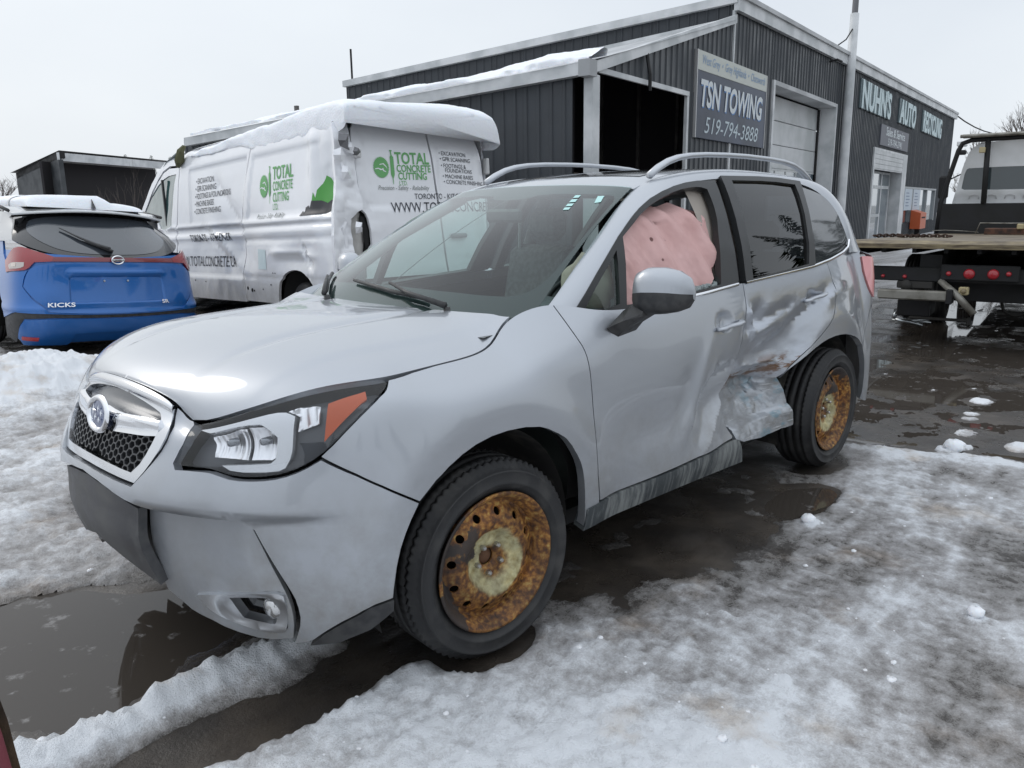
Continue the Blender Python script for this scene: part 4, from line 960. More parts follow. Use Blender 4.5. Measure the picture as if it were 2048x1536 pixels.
for y in (-.38, .38): obj('headrest', *blobox(2.60, 2.69, y-.12, y+.12, 1.20, 1.36, .04), FAB, s)
DSH = noise_col(mat('dash_vinyl', (.05, .052, .055), .7), (.10, .11, .115), (.15, .16, .165), 60)
pr = [(.12, 1.03), (.40, 1.06), (.62, 1.07), (.80, 1.06), (.86, 1.0), (.84, .70)]; V, F = grid_mesh(np.array([[(x, y, z+.03*math.exp(-((y+.37)/.2)**2)*(x > .5)) for x, z in pr] for y in np.linspace(-.70, .70, 15)])); obj('dashboard', V, F, DSH, suv, smooth=True)
V, F = lathe([(.185, 0), (.19, .012), (.175, .02), (.168, .008), (.175, -.008), (.185, 0)], 36, 'x'); M = Matrix.Translation((.98, -.37, 1.0)) @ Matrix.Rotation(math.radians(25), 4, 'Y'); sw = obj('steering_wheel', *xf((V, F), M), BLACKP, suv, smooth=True)
V, F = box(-.03, .03, -.16, .16, -.02, .02, .01); obj('wheel_spoke', *xf((V, F), M), BLACKP, sw)
V, F = box(.93, .96, -.11, .11, 1.385, 1.445, .012); obj('inside_mirror', V, F, BLACKP, suv)
V, F = box(1.2, 3.0, -.52, .52, 1.50, 1.515); obj('headliner', V, F, mat('liner_grey', (.25, .25, .25), .9), suv)
for sd in (1,): V, F = tube([(.45, .66, 1.1), (.8, .575, 1.33), (1.16, .505, 1.50)], .03, 8); obj('inner_pillar', V, F, mat('liner_grey2', (.3, .3, .3), .8), suv, smooth=True)
V, F = tube([(1.68, .60, 1.05), (1.72, .54, 1.3), (1.76, .47, 1.5)], .035, 8); obj('inner_pillar', V, F, mat('liner_grey2', (.3, .3, .3), .8), suv, smooth=True)
V, F = tube([(1.66, .57, 1.42), (1.6, .52, 1.2), (1.55, .5, .85)], .012, 6, flat=2.2); obj('seat_belt', V, F, mat('belt_web', (.35, .36, .36), .8), suv)
for sd, c in ((1, .02), (-1, .02)):
    P_('door_inner', LR, [(.5, .99), (3.0, .99), (3.0, .93), (.5, .93)], mat('door_card', (.04, .04, .042), .8), suv, step=.15, off=-.10, depth=0, side=sd, rnd=0)
# ---- curtain airbag in the broken front window
def airbag_mat():
    m = mat('pink_airbag_cloth', (.62, .33, .30), .75); N, L, b = nodes(m)
    tc = N.new('ShaderNodeTexCoord'); n = N.new('ShaderNodeTexNoise'); n.inputs['Scale'].default_value = 6; n.inputs['Detail'].default_value = 5; L.new(tc.outputs['Object'], n.inputs['Vector'])
    r = N.new('ShaderNodeValToRGB'); r.color_ramp.elements[0].color = (.56, .33, .31, 1); r.color_ramp.elements[1].color = (.66, .42, .40, 1); r.color_ramp.elements[0].position = .35; r.color_ramp.elements[1].position = .62; L.new(n.outputs['Fac'], r.inputs[0])
    v = N.new('ShaderNodeTexVoronoi'); v.inputs['Scale'].default_value = 10.5; v.inputs['Randomness'].default_value = 1
    mp = N.new('ShaderNodeMapping'); mp.inputs['Scale'].default_value = (1, .2, 1); L.new(tc.outputs['Object'], mp.inputs[0]); L.new(mp.outputs[0], v.inputs['Vector'])
    q = N.new('ShaderNodeMapRange'); q.inputs['From Min'].default_value = .11; q.inputs['From Max'].default_value = .085; L.new(v.outputs['Distance'], q.inputs['Value'])
    x = N.new('ShaderNodeMix'); x.data_type = 'RGBA'; L.new(q.outputs[0], x.inputs['Factor']); L.new(r.outputs[0], x.inputs['A']); x.inputs['B'].default_value = (.16, .075, .07, 1); L.new(x.outputs['Result'], b.inputs['Base Color']); return m
ABM = airbag_mat()
ab_old = [(0.847, 1.297), (0.939, 1.359), (1.085, 1.445), (1.273, 1.5), (1.43, 1.5), (1.5, 1.44), (1.52, 1.3), (1.47, 1.2), (1.42, 1.13), (1.36, 1.1), (1.211, 1.139), (1.03, 1.126), (0.903, 1.064), (0.851, 0.97), (0.814, 0.949), (0.802, 1.072), (0.815, 1.195)]
ab = [(.842, 1.30), (.93, 1.37), (1.07, 1.438), (1.27, 1.495), (1.43, 1.515), (1.52, 1.49), (1.56, 1.40), (1.545, 1.30), (1.50, 1.20), (1.44, 1.13), (1.36, 1.10), (1.2, 1.14), (1.0, 1.13), (.90, 1.07), (.86, .99), (.82, .96), (.80, 1.08), (.81, 1.2)]
wr = lambda u, v: -.030+.012*fbm(u*1.8+v*1.1, v*.35, 5, 3, 21)+.010*np.abs(fbm(u*2.2+v*1.3, v*.30, 7, 3, 22))-.02*sstep(v, 1.44, 1.52)+.012*np.sin((u*1.3+v*.55)*24+4*fbm(u, v, 2, 2, 4))*sstep(u, .8, 1.2)-.05*sstep(v, 1.40, 1.52)
V, F, N = panel(GP, ab, step=.018, off=wr, depth=.004, side=-1, rnd=2, keep=60); obj('curtain_airbag', V, F, ABM, suv, N=N)
# driver airbag: beige deflated bag seen through the quarter light
def bag(c, r, seed, n=(18, 14)):
    V = []; F = []
    for i in range(n[1]+1):
        t = math.pi*i/n[1]
        for j in range(n[0]):
            p = 2*math.pi*j/n[0]; v = np.array([math.sin(t)*math.cos(p), math.sin(t)*math.sin(p), math.cos(t)]); k = 1+.25*float(fbm(np.array([v[0]*1.3+v[2]]), np.array([v[1]*1.3-v[2]]), 1.3, 3, seed)[0])
            V.append((c[0]+r[0]*v[0]*k, c[1]+r[1]*v[1]*k, c[2]+r[2]*v[2]*k))
    for i in range(n[1]):
        for j in range(n[0]): F.append((i*n[0]+j, i*n[0]+(j+1) % n[0], (i+1)*n[0]+(j+1) % n[0], (i+1)*n[0]+j))
    return V, F
obj('door_airbag', *bag((.80, -.60, 1.14), (.12, .10, .13), 3), mat('beige_airbag_cloth', (.42, .37, .30), .8), suv, smooth=True)
# crumbs of glass along the sill
V = []; F = []
for i in range(60):
    x = 1.15+.33*RNG.rand(); z = 1.085+.022*(x-1.15)/.3+.012*RNG.rand(); y = -(float(glass_y(z, x))-.012-.03*RNG.rand()); s = .004+.004*RNG.rand(); v, f = box(x-s, x+s, y-s, y+s, z-s, z+s); V, F = join((V, F), (v, f))
o = obj('glass_crumbs', V, F, mat('crumb_glass', (.55, .62, .62), .1, 0, Transmission_Weight=.3), suv); o['kind'] = 'stuff'
# ================================================================ white panel van (rear left towards us, wrecked flank)
def frame_mw(o, cols):
    M = Matrix(((cols[0][0], cols[0][1], cols[0][2], o[0]), (cols[1][0], cols[1][1], cols[1][2], o[1]), (cols[2][0], cols[2][1], cols[2][2], o[2]), (0, 0, 0, 1))); return M
VWHITE = mat('van_white_paint', (.84, .85, .88), .34, 0, Coat_Weight=.8, Coat_Roughness=.08)
def vanpaint():
    m = VWHITE; N, L, b = nodes(m); tc = N.new('ShaderNodeTexCoord'); sp = N.new('ShaderNodeSeparateXYZ'); L.new(tc.outputs['Object'], sp.inputs[0])
    n = N.new('ShaderNodeTexNoise'); n.inputs['Scale'].default_value = 5; n.inputs['Detail'].default_value = 9; n.inputs['Roughness'].default_value = .7; L.new(tc.outputs['Object'], n.inputs['Vector'])
    r = N.new('ShaderNodeMapRange'); r.inputs['From Min'].default_value = 1.1; r.inputs['From Max'].default_value = .45; L.new(sp.outputs['Z'], r.inputs['Value'])
    mu = N.new('ShaderNodeMath'); mu.operation = 'MULTIPLY'; L.new(n.outputs['Fac'], mu.inputs[0]); L.new(r.outputs[0], mu.inputs[1])
    x = N.new('ShaderNodeMix'); x.data_type = 'RGBA'; L.new(mu.outputs[0], x.inputs['Factor']); x.inputs['A'].default_value = (.84, .85, .88, 1); x.inputs['B'].default_value = (.34, .33, .31, 1); L.new(x.outputs['Result'], b.inputs['Base Color'])
vanpaint()
VMW = frame_mw((2.98, 4.29, 0), [[0.99548, 0.09491, 0.00348], [-0.09498, 0.99481, 0.03648], [0.0, -0.03664, 0.99933]])
van = empty('panel_van', mw=VMW); van['label'] = 'white panel van with crumpled side and green company lettering, snow on its roof'; van['category'] = 'van'
def van_side(y, z):
    y = np.asarray(y, float); z = np.asarray(z, float)
    x = np.interp(z, [.35, .7, 1.0, 1.3, 1.6, 2.0, 2.25, 2.38, 2.46, 2.52], [.04, .0, -.005, .0, .02, .055, .085, .115, .19, .34])
    # recessed blank windows above the belt, rubbing-strip grooves
    def rect(y0, y1, z0, z1, s=.05): return sstep(y, y0, y0+s)*sstep(-y, -y1, -y1+s)*sstep(z, z0, z0+s)*sstep(-z, -z1, -z1+s)
    sk = (2.2-z)*.30
    x = x+.022*rect(2.25+0*y, 4.3, 1.43, 2.2)*sstep(y-sk, 2.2, 2.3)+.020*sstep(y, .35, .45)*sstep(-(y-sk), -2.12, -2.05)*sstep(z, 1.43, 1.47)*sstep(-z, -2.2, -2.15)
    x = x-.022*np.exp(-((z-1.395)/.022)**2)+.020*np.exp(-((z-1.335)/.03)**2)-.020*np.exp(-((z-1.265)/.022)**2)+.016*np.exp(-((z-1.18)/.03)**2)+.012*np.exp(-((z-.745)/.012)**2)
    # crash damage
    k = lambda *a: crease(y, z, *a)
    x = x+.09*gs(y, z, 2.6, 1.10, .60, .34)+k(3.6, 1.45, 2.5, .75, .16, -.032)+k(3.9, 1.45, 2.9, .85, .10, .018)+k(3.4, 2.0, 2.6, 1.4, .2, .03)
    x = x+.055*gs(y, z, 1.0, .98, .5, .14)+k(1.7, 1.05, .5, 1.0, .10, -.045)+k(.9, 1.12, .7, .86, .08, .05)+.045*gs(y, z, 3.9, 1.0, .5, .3)
    x = x+.10*gs(y, z, .25, 1.75, .28, .30)-.05*gs(y, z, .55, 1.9, .12, .5)+.10*gs(y, z, .12, 1.1, .2, .35)
    w = np.exp(-((y-.1)/.5)**2); x = x+w*.045*fbm(y, z, 2.0, 3, 41)+.016*fbm(y, z, .9, 3, 42)*sstep(-z, -2.3, -1.9)+.007*np.abs(fbm(y, z, 2.2, 2, 44))
    return np.stack([x, y, z], 1)
def van_rear(x, z):
    x = np.asarray(x, float); z = np.asarray(z, float)
    y = np.interp(z, [.5, .9, 1.3, 2.0, 2.3, 2.45], [-.02, 0, 0, .03, .08, .20])+.10*np.clip((x-1.7)/.35, 0, 1)**2+.02
    y = y+.014*sstep(z, 1.45, 1.49)*sstep(-z, -2.16, -2.12)*(sstep(x, .38, .42)*sstep(-x, -1.08, -1.04)+sstep(x, 1.30, 1.34)*sstep(-x, -1.86, -1.82))
    y = y+.012*fbm(x, z, 1.5, 4, 50)+.05*gs(x, z, .2, 1.6, .25, .8)*fbm(x, z, 3, 3, 52)
    return np.stack([x, y, z], 1)
VS = Plane(van_side); VR = Plane(van_rear)
def van_build():
    arch = [(1.60, .44), (1.56, .60), (1.47, .72), (1.30, .815), (1.10, .848), (.90, .82), (.74, .74), (.62, .62), (.58, .44)]
    k = dict(side=1, flip=-1, depth=.03, rnd=1, step=.05)
    P_('rear_side_panel', VS, [(.02, .72), (.0, 1.2), (-.02, 1.5), (.02, 1.9), (.05, 2.36), (2.10, 2.395), (2.16, 2.21), (2.36, 1.80), (2.545, 1.42), (2.575, 1.0), (2.57, .76), (2.55, .44), (1.62, .44)]+arch[1:-1]+[(.56, .44), (.40, .50)], VWHITE, van, **k)
    P_('mid_side_panel', VS, [(2.12, 2.395), (2.175, 2.21), (2.375, 1.80), (2.56, 1.42), (2.59, 1.0), (2.585, .76), (2.565, .42), (5.02, .40), (4.99, .70), (4.80, 1.41), (4.70, 1.9), (4.64, 2.25), (4.30, 2.37), (4.08, 2.395)], VWHITE, van, gap=.004, **k)
    P_('cantrail', VS, [(.05, 2.375), (4.07, 2.41), (4.60, 2.27), (4.75, 2.30), (4.45, 2.50), (.1, 2.51)], VWHITE, van, gap=.003, **k)
    door = [(4.66, 2.25), (4.72, 1.9), (4.82, 1.41), (5.01, .70), (5.03, .40), (6.4, .40), (6.6, .9), (6.72, 1.35), (6.30, 1.66), (5.75, 2.05), (5.25, 2.28)]
    win = [(4.80, 2.16), (4.90, 2.0), (5.05, 1.45), (5.2, 1.40), (5.5, 1.40), (5.74, 1.55), (6.35, 1.62), (6.30, 1.70), (5.74, 2.02), (5.25, 2.16)]
    P_('front_door', VS, door, VWHITE, van, holes=[win], gap=.005, **k)
    P_('door_glass', VS, win, mat('van_glass', (.035, .10, .10), .04, 0, Coat_Weight=1), van, side=1, flip=-1, off=-.012, depth=0, rnd=1, step=.1)
    P_('front_pillar', VS, [(4.66, 2.28), (5.26, 2.31), (5.77, 2.08), (6.32, 1.69), (6.74, 1.38), (7.2, 1.2), (7.2, 1.3), (6.8, 1.50), (6.35, 1.80), (5.8, 2.20), (5.2, 2.43), (4.7, 2.45)], VWHITE, van, **k)
    V, F = grid_mesh(np.array([[(.1, y, z), (1.0, y+.18, z+.04), (1.95, y, z)] for y, z in ((4.8, 2.46), (5.25, 2.38), (5.85, 2.14), (6.4, 1.75), (6.95, 1.40))])); obj('windscreen', V, F, MATS['van_glass'], van, smooth=True)
    V, F = grid_mesh(np.array([[(.05, y, z-.1), (.2, y, z), (1.0, y, z+.03), (1.9, y, z), (2.0, y, z-.1)] for y, z in ((6.9, 1.38), (7.3, 1.25), (7.5, 1.0), (7.5, .4))])); obj('bonnet', V, F, VWHITE, van, smooth=True)
    # dark gap between the strips at the window divider, door mirror stalk damage
    V, F = box(.02, .05, 5.30, 5.34, 1.42, 2.12); obj('window_divider', V, F, BLACKP, van)
    V, F = tube([(.05, 4.62, 2.26), (.03, 4.50, 2.33), (.05, 4.43, 2.46), (.08, 4.38, 2.52)], [.03, .06, .05, .02], 7); V = [(a+.02*random.random(), b+.02*random.random(), c) for a, b, c in V]; obj('torn_seam', V, F, mat('torn_olive', (.10, .10, .05), .8), van)
    # roof and far side, underside
    V, F = grid_mesh(np.array([[(x, y, z) for x, z in ((.18, 2.46), (.30, 2.505), (.6, 2.53), (1.0, 2.54), (1.45, 2.53), (1.78, 2.50), (1.92, 2.40), (2.02, 2.0), (2.06, 1.2), (2.03, .4))] for y in (.12, 2, 4.4)])); obj('roof', V, F, VWHITE, van, smooth=True)
    V, F = grid_mesh(np.array([[(x, y, z) for x, z in ((2.06, 2.1), (2.06, 1.2), (2.03, .4))] for y in (4.4, 6.9)])); obj('far_side', V, F, VWHITE, van, smooth=True)
    V, F = box(.30, 1.95, .35, 7.2, .38, .50); obj('chassis', V, F, DARK, van)
    V, F = box(.38, .40, .3, 6.8, .45, 2.2); obj('inner_wall', V, F, DARK, van)
    # rear doors
    k = dict(side=1, flip=1, depth=.03, rnd=1, step=.05, keep=40)
    HOLE = [(.218, 1.433), (.146, 1.363), (.151, 1.22), (.162, .959), (.17, .74), (.25, .72), (.322, 1.03), (.38, 1.096), (.371, 1.242), (.349, 1.388), (.29, 1.44)]
    P_('rear_door', VR, [(.275, .74), (.33, 1.04), (.385, 1.10), (.378, 1.25), (.355, 1.40), (.30, 1.455), (.262, 1.93), (.25, 2.24), (.33, 2.36), (.70, 2.43), (1.16, 2.44), (1.185, 2.33), (1.262, 1.574), (1.35, .74)], VWHITE, van, gap=.006, **k)
    P_('rear_door', VR, [(1.362, .74), (1.274, 1.574), (1.197, 2.33), (1.172, 2.44), (1.62, 2.40), (1.84, 2.28), (1.955, 2.05), (1.99, 1.7), (2.0, 1.2), (1.99, .74)], VWHITE, van, gap=.006, **k)
    P_('corner_post', VR, [(-.07, .50), (-.07, 1.2), (-.03, 1.5), (.02, 1.75), (.05, 2.3), (.22, 2.34), (.24, 2.24), (.252, 1.93), (.285, 1.46), (.218, 1.433), (.146, 1.363), (.151, 1.22), (.162, .959), (.17, .74), (.17, .5)], VWHITE, van, off=lambda u, v: .03+.06*fbm(u, v, 2.4, 3, 61)+.04*np.abs(fbm(u*2, v, 1.6, 2, 62)), side=1, flip=1, depth=.05, rnd=0, step=.03)
    P_('lamp_cavity', VR, inset(HOLE, -.02), mat('bare_cavity', (.45, .44, .42), .6), van, side=1, flip=1, depth=0, off=lambda u, v: -.045-.03*sstep(u, .25, .33)+.02*fbm(u, v, 5, 3, 66), rnd=0, step=.03)
    P_('cavity_painted_shade', VR, [(.28, 1.40), (.335, 1.385), (.365, 1.24), (.375, 1.10), (.325, 1.05), (.30, 1.15), (.305, 1.28), (.27, 1.33)], DARK, van, side=1, flip=1, off=-.03, depth=0, rnd=0, step=.05)  # shade at the right of the cavity, put in as a dark patch
    P_('rear_inner', VR, [(.15, .5), (.15, 2.3), (1.9, 2.3), (1.98, .5)], DARK, van, side=1, flip=1, off=-.07, depth=0, rnd=0, step=.3)
    V, F = box(.0, 2.05, -.12, .10, .48, .70, .04); obj('rear_bumper', V, F, BLACKP, van)
    V, F = grid_mesh(np.array([[(1.99, .12+.02*(z > 2), z), (2.03, .16, z), (2.05, .30, z-.02)] for z in (.6, 1.2, 1.8, 2.1, 2.3)])); obj('corner_post', V, F, VWHITE, van, smooth=True)
    for z in (1.93,): V, F = box(2.0, 2.045, .05, .13, z-.09, z+.09, .01); obj('hinge', V, F, mat('hinge_white', (.6, .6, .6), .5), van)
    V, F = box(.235, .30, -.05, .03, 1.965, 2.05, .01); obj('hinge', V, F, MATS['hinge_white'], van)
    V, F = box(1.40, 1.62, -.03, .02, 1.13, 1.18, .015); obj('handle', V, F, mat('handle_grey', (.22, .22, .23), .5), van)
    V, F = lathe([(0, -.02), (.07, -.02), (.075, .0)], 24, 'y', centre=(1.73, .03, .83)); V = [(a, b, .83+(c-.83)*.62) for a, b, c in V]; obj('badge', V, F, mat('badge_blue', (.05, .09, .2), .3, .4), van, smooth=True)
    # torn metal flakes high on the corner
    for i, (cx, cz, s) in enumerate(((.10, 2.12, .09), (.16, 2.06, .07), (.03, 1.98, .08), (.22, 2.02, .06), (.10, 1.82, .08), (.20, 1.28, .07))):
        n = 6; V = [(cx+s*math.cos(2*math.pi*j/n)*(.6+.6*random.random()), -.05-.05*random.random()*(j % 2), cz+s*math.sin(2*math.pi*j/n)*(.6+.6*random.random())) for j in range(n)]+[(cx, -.10, cz)]
        obj('torn_metal', V, [(j, (j+1) % n, n) for j in range(n)], VWHITE if i % 3 else mat('torn_grey', (.2, .2, .21), .5, .4), van)
    # wheels and arches
    for y in (1.12, 4.9+.9):
        V, F = lathe([(.43, .06), (.42, .30), (.05, .30)], 26, 'x', a0=-.4, a1=math.pi+.4); V = [(a, b+y, c+.42) for a, b, c in V]; obj('wheel_housing', V, F, DARK, van, smooth=True)
        wl = steel_wheel('wheel', van, (0, 0, 0), detailed=False, R=.36, rimr=.21); wl.location = (.22, y, .34); wl.rotation_euler = (0, 0, math.radians(-90))
    # weathered holes on the lower flank
    for y, z, s in ((2.47, .60, .022), (2.33, .58, .025), (2.27, .575, .012), (4.3, .66, .01), (3.9, .65, .01), (1.75, .66, .01), (2.0, .60, .008), (1.66, .80, .008), (1.6, .80, .008)):
        p = VS(np.array([y]), np.array([z]), .002, False, True, -1)[0]; V, F = lathe([(0, -.003), (s, -.003), (s, .01)], 10, 'x', centre=tuple(p)); obj('rust_hole', V, F, DARK, van)
    P_('fuel_flap_film', VS, [(2.10, 1.08), (1.84, 1.07), (1.85, .84), (2.10, .84)], mat('pale_film', (.62, .74, .76), .3), van, side=1, flip=-1, off=.004, depth=0, rnd=0, step=.1)
    # exposed green under-wrap and black backing (torn vinyl)
    GRN = mat('van_green', (.09, .36, .07), .4)
    P_('green_wrap_patch', VS, [(.44, 1.74), (.37, 1.82), (.30, 1.79), (.27, 1.74), (.22, 1.82), (.10, 1.80), (.02, 1.76), (-.015, 1.66), (-.015, 1.54), (.10, 1.50), (.22, 1.52), (.45, 1.55), (.58, 1.56), (.55, 1.66), (.52, 1.60), (.50, 1.68)], GRN, van, side=1, flip=-1, off=.003, depth=0, rnd=0, step=.05)
    P_('black_wrap_patch', VS, [(.84, 1.425), (.79, 1.48), (.76, 1.44), (.73, 1.51), (.66, 1.53), (.63, 1.50), (.58, 1.575), (.45, 1.57), (.36, 1.54), (.30, 1.57), (.15, 1.53), (.08, 1.49), (.25, 1.46), (.35, 1.43)], mat('van_black_vinyl', (.045, .045, .05), .5), van, side=1, flip=-1, off=.006, depth=0, rnd=0, step=.05)
    # lettering
    TXT = mat('van_black_lettering', (.04, .045, .06), .5); TG = mat('van_green_lettering', (.15, .42, .15), .5)
    def put(nm, s, m, size, a, z, kind, cond=.8, bold=.0, skew=0, shear=0, slope=0):
        V, F = text(s, size, bold, cond, shear); V = np.array(V)
        if kind == 'side': P = VS(a-V[:, 0], z+V[:, 1]+slope*V[:, 0], .006, False, True, -1)
        else: P = VR(a+V[:, 0], z+V[:, 1]+slope*V[:, 0], .006, False, True, 1)
        return obj(nm, P, F, m, van)
    def logo(kind, a, z, sc, sx=1.0):
        d = -1 if kind == 'side' else 1
        S_ = VS if kind == 'side' else VR
        def shape(nm, pts, m, off=.006):
            v, f = cdt([(p[0]*sc, p[1]*sc) for p in pts], [], .06*sc*2); P = S_(a+d*v[:, 0]*sx, z+v[:, 1], off, False, True, d); obj(nm, P, f, m, van)
        n = 40; pts = []
        for i in range(n*2):
            q = math.pi*i/n; r = .50 if i % 2 else .56; pts.append((r*.92*math.cos(q), r*math.sin(q)))
        shape('saw_blade_logo', pts, TG)
        WL = mat('logo_white', (.8, .82, .84), .5)
        shape('logo_line', [(-.40, -.06), (-.2, -.02), (.0, -.08), (.12, -.02), (.15, -.14), (.28, -.20), (.28, -.24), (.12, -.2), (.05, -.12), (-.05, -.15), (-.2, -.08), (-.40, -.11)], WL, .008)
        shape('logo_line', [(-.1, .12), (.12, .16), (.30, .02), (.38, -.08), (.33, .06), (.16, .22), (-.1, .17)], WL, .008)
        sh = [(.62, .90), (.78, .90), (.78, .84), (.73, .84), (.74, .62), (.82, .55), (.84, -.35), (.74, -.55), (.73, -.85), (.70, -.85), (.69, -.55), (.60, -.35), (.60, .55), (.66, .62), (.67, .84), (.62, .84)]
        shape('drill_logo', sh, TG)
    logo('side', 1.80, 1.80, .24, .92); logo('rear', .585, 1.885, .20, .95)
    put('lettering', 'TOTAL', TG, .20, 1.555, 1.86, 'side', .80, .004); put('lettering', 'CONCRETE', TG, .145, 1.555, 1.735, 'side', .66, .002); put('lettering', 'CUTTING', TG, .145, 1.555, 1.61, 'side', .66, .002); put('lettering', 'LTD.', TG, .10, 1.555, 1.52, 'side', .7)
    put('lettering', 'Precision - Safety - Reliability', mat('van_grey_lettering', (.25, .27, .26), .5), .082, 2.0, 1.43, 'side', .80, 0, shear=.3)
    put('lettering', 'TOTAL', TG, .165, .76, 1.93, 'rear', .80, .004); put('lettering', 'CONCRETE', TG, .105, .77, 1.845, 'rear', .78, .002); put('lettering', 'CUTTING', TG, .105, .785, 1.765, 'rear', .78, .002); put('lettering', 'LTD.', TG, .065, .79, 1.705, 'rear', .8)
    put('lettering', 'Precision - Safety - Reliability', MATS['van_grey_lettering'], .068, .52, 1.655, 'rear', .80, 0, shear=.3)
    for i, (s, z) in enumerate((('\u2022 EXCAVATION', 2.0), ('\u2022 GPR SCANNING', 1.90), ('\u2022 FOOTINGS & FOUNDATIONS', 1.80), ('\u2022 MACHINE BASES', 1.70), ('\u2022 CONCRETE FINISHING', 1.60))): put('lettering', s, TXT, .105, 4.02+.03*i, z-.03, 'side', .86)
    put('lettering', 'TORONTO - KITCHENER', TXT, .135, 4.33, 1.20, 'side', .92)
    put('lettering', 'WWW.TOTALCONCRETE.CA', TXT, .20, 4.95, .86, 'side', .80)
    for i, (s, z) in enumerate((('\u2022 EXCAVATION', 2.035), ('\u2022 GPR SCANNING', 1.975), ('\u2022 FOOTINGS &', 1.905), ('   FOUNDATIONS', 1.855), ('\u2022 MACHINE BASES', 1.79), ('\u2022 CONCRETE FINISHING', 1.73))): put('lettering', s, TXT, .062, 1.335+.008*i, z, 'rear', .86, slope=-.04)
    put('lettering', 'TORONTO - KITCHENER', TXT, .085, .97, 1.56, 'rear', .86); put('lettering', 'WWW.TOTALCONCRETE.CA', TXT, .155, .66, 1.42, 'rear', .80)
van_build()
# ---- snow
def snow_mat():
    m = mat('fresh_snow', (.86, .88, .92), .55, 0, Subsurface_Weight=.25, Subsurface_Scale=.05, Subsurface_Radius=(.6, .8, 1.0), Specular_IOR_Level=.25); N, L, b = nodes(m)
    tc = N.new('ShaderNodeTexCoord'); n = N.new('ShaderNodeTexNoise'); n.inputs['Scale'].default_value = 45; n.inputs['Detail'].default_value = 6; L.new(tc.outputs['Object'], n.inputs['Vector'])
    bp = N.new('ShaderNodeBump'); bp.inputs['Distance'].default_value = .006; L.new(n.outputs['Fac'], bp.inputs['Height']); L.new(bp.outputs[0], b.inputs['Normal']); return m
SNOW = snow_mat()
def snow_slab(name, parent_mw, fn, nu, nv, label, **kw):
    """closed lumpy slab from fn(s,t)->xyz top surface; bottom closed underneath"""
    P = fn(np.linspace(0, 1, nu)[:, None], np.linspace(0, 1, nv)[None, :]); V, F = grid_mesh(P)
    o = obj(name, V, F, SNOW, None, smooth=True); o.matrix_world = parent_mw; o['label'] = label; o['category'] = 'snow'; return o
def vs_fn(s, t):
    # s along van (rear 0 -> front 1), t across left 0 -> right 1, wraps round edges
    y = -.13+4.35*s; y = y*np.ones_like(t)
    th = np.pi*(t*1.16-.08); cx = np.cos(th); sz = np.sin(th)
    half = .965; x = 1.05-half*np.sign(cx)*np.abs(cx)**.42
    base = 2.38+.0*s
    thick = .175*(1-.60*sstep(s, .12, .8))*(1-.0*s)*sstep(-s, -1.0, -.97)
    endr = np.sqrt(np.clip(1-(np.clip((.10-s)/.10, 0, 1))**2.2, 0, 1))
    ende = sstep(-s, -1.0, -.9)
    ss = np.sign(sz)*np.abs(sz)**.45
    z = base+(.02+thick)*ss*(.25+.75*endr)*ende
    yy = y*np.ones_like(x); xx = x*np.ones_like(y)
    nse = fbm(yy.ravel(), xx.ravel()+z.ravel()*1.3, 1.1, 5, 71).reshape(yy.shape); n2 = fbm(yy.ravel()*1.0, z.ravel()*3+xx.ravel(), 3.0, 4, 72).reshape(yy.shape)
    z = z+.05*nse*(ss > -.5)+.018*n2
    # drooping lip along the left edge and over the rear corners
    lip = sstep(-t*np.ones_like(s), -.16, -.02); z = z-lip*(.05+.05*np.clip(fbm(yy.ravel(), 0*yy.ravel(), 1.4, 3, 73).reshape(yy.shape)+.2, 0, 1))*sstep(-s*np.ones_like(t), -.62, -.5)
    rc = sstep(t*np.ones_like(s), .80, 1.0)*sstep(-s*np.ones_like(t), -.25, 0); z = z-.20*rc; yy = yy+0*rc; xx = xx+.05*rc
    xx = xx+.02*n2
    # rear face bulge
    yy = yy-.03*np.sin(np.pi*np.clip(t, 0, 1))*(s < .1)
    return np.stack([xx, yy, z*np.ones_like(xx)], 2)
sv = snow_slab('roof_snow', VMW, vs_fn, 140, 60, 'thick white snow slab draped over the roof of the wrecked van')
me = sv.data
# close the rear end
def cap_rear(o, nv):
    me = o.data; V = [tuple(v.co) for v in me.vertices]; F = [tuple(p.vertices) for p in me.polygons]
    first = list(range(nv)); c = np.mean([V[i] for i in first], 0); c[2] -= .03; n = len(V); V.append(tuple(c)); F += [(first[i+1], first[i], n) for i in range(nv-1)]+[(first[0], first[-1], n)]
    m2 = bpy.data.meshes.new('snow_slab'); m2.from_pydata(V, [], F); m2.materials.append(SNOW); m2.polygons.foreach_set('use_smooth', [True]*len(F)); o.data = m2
cap_rear(sv, 60)
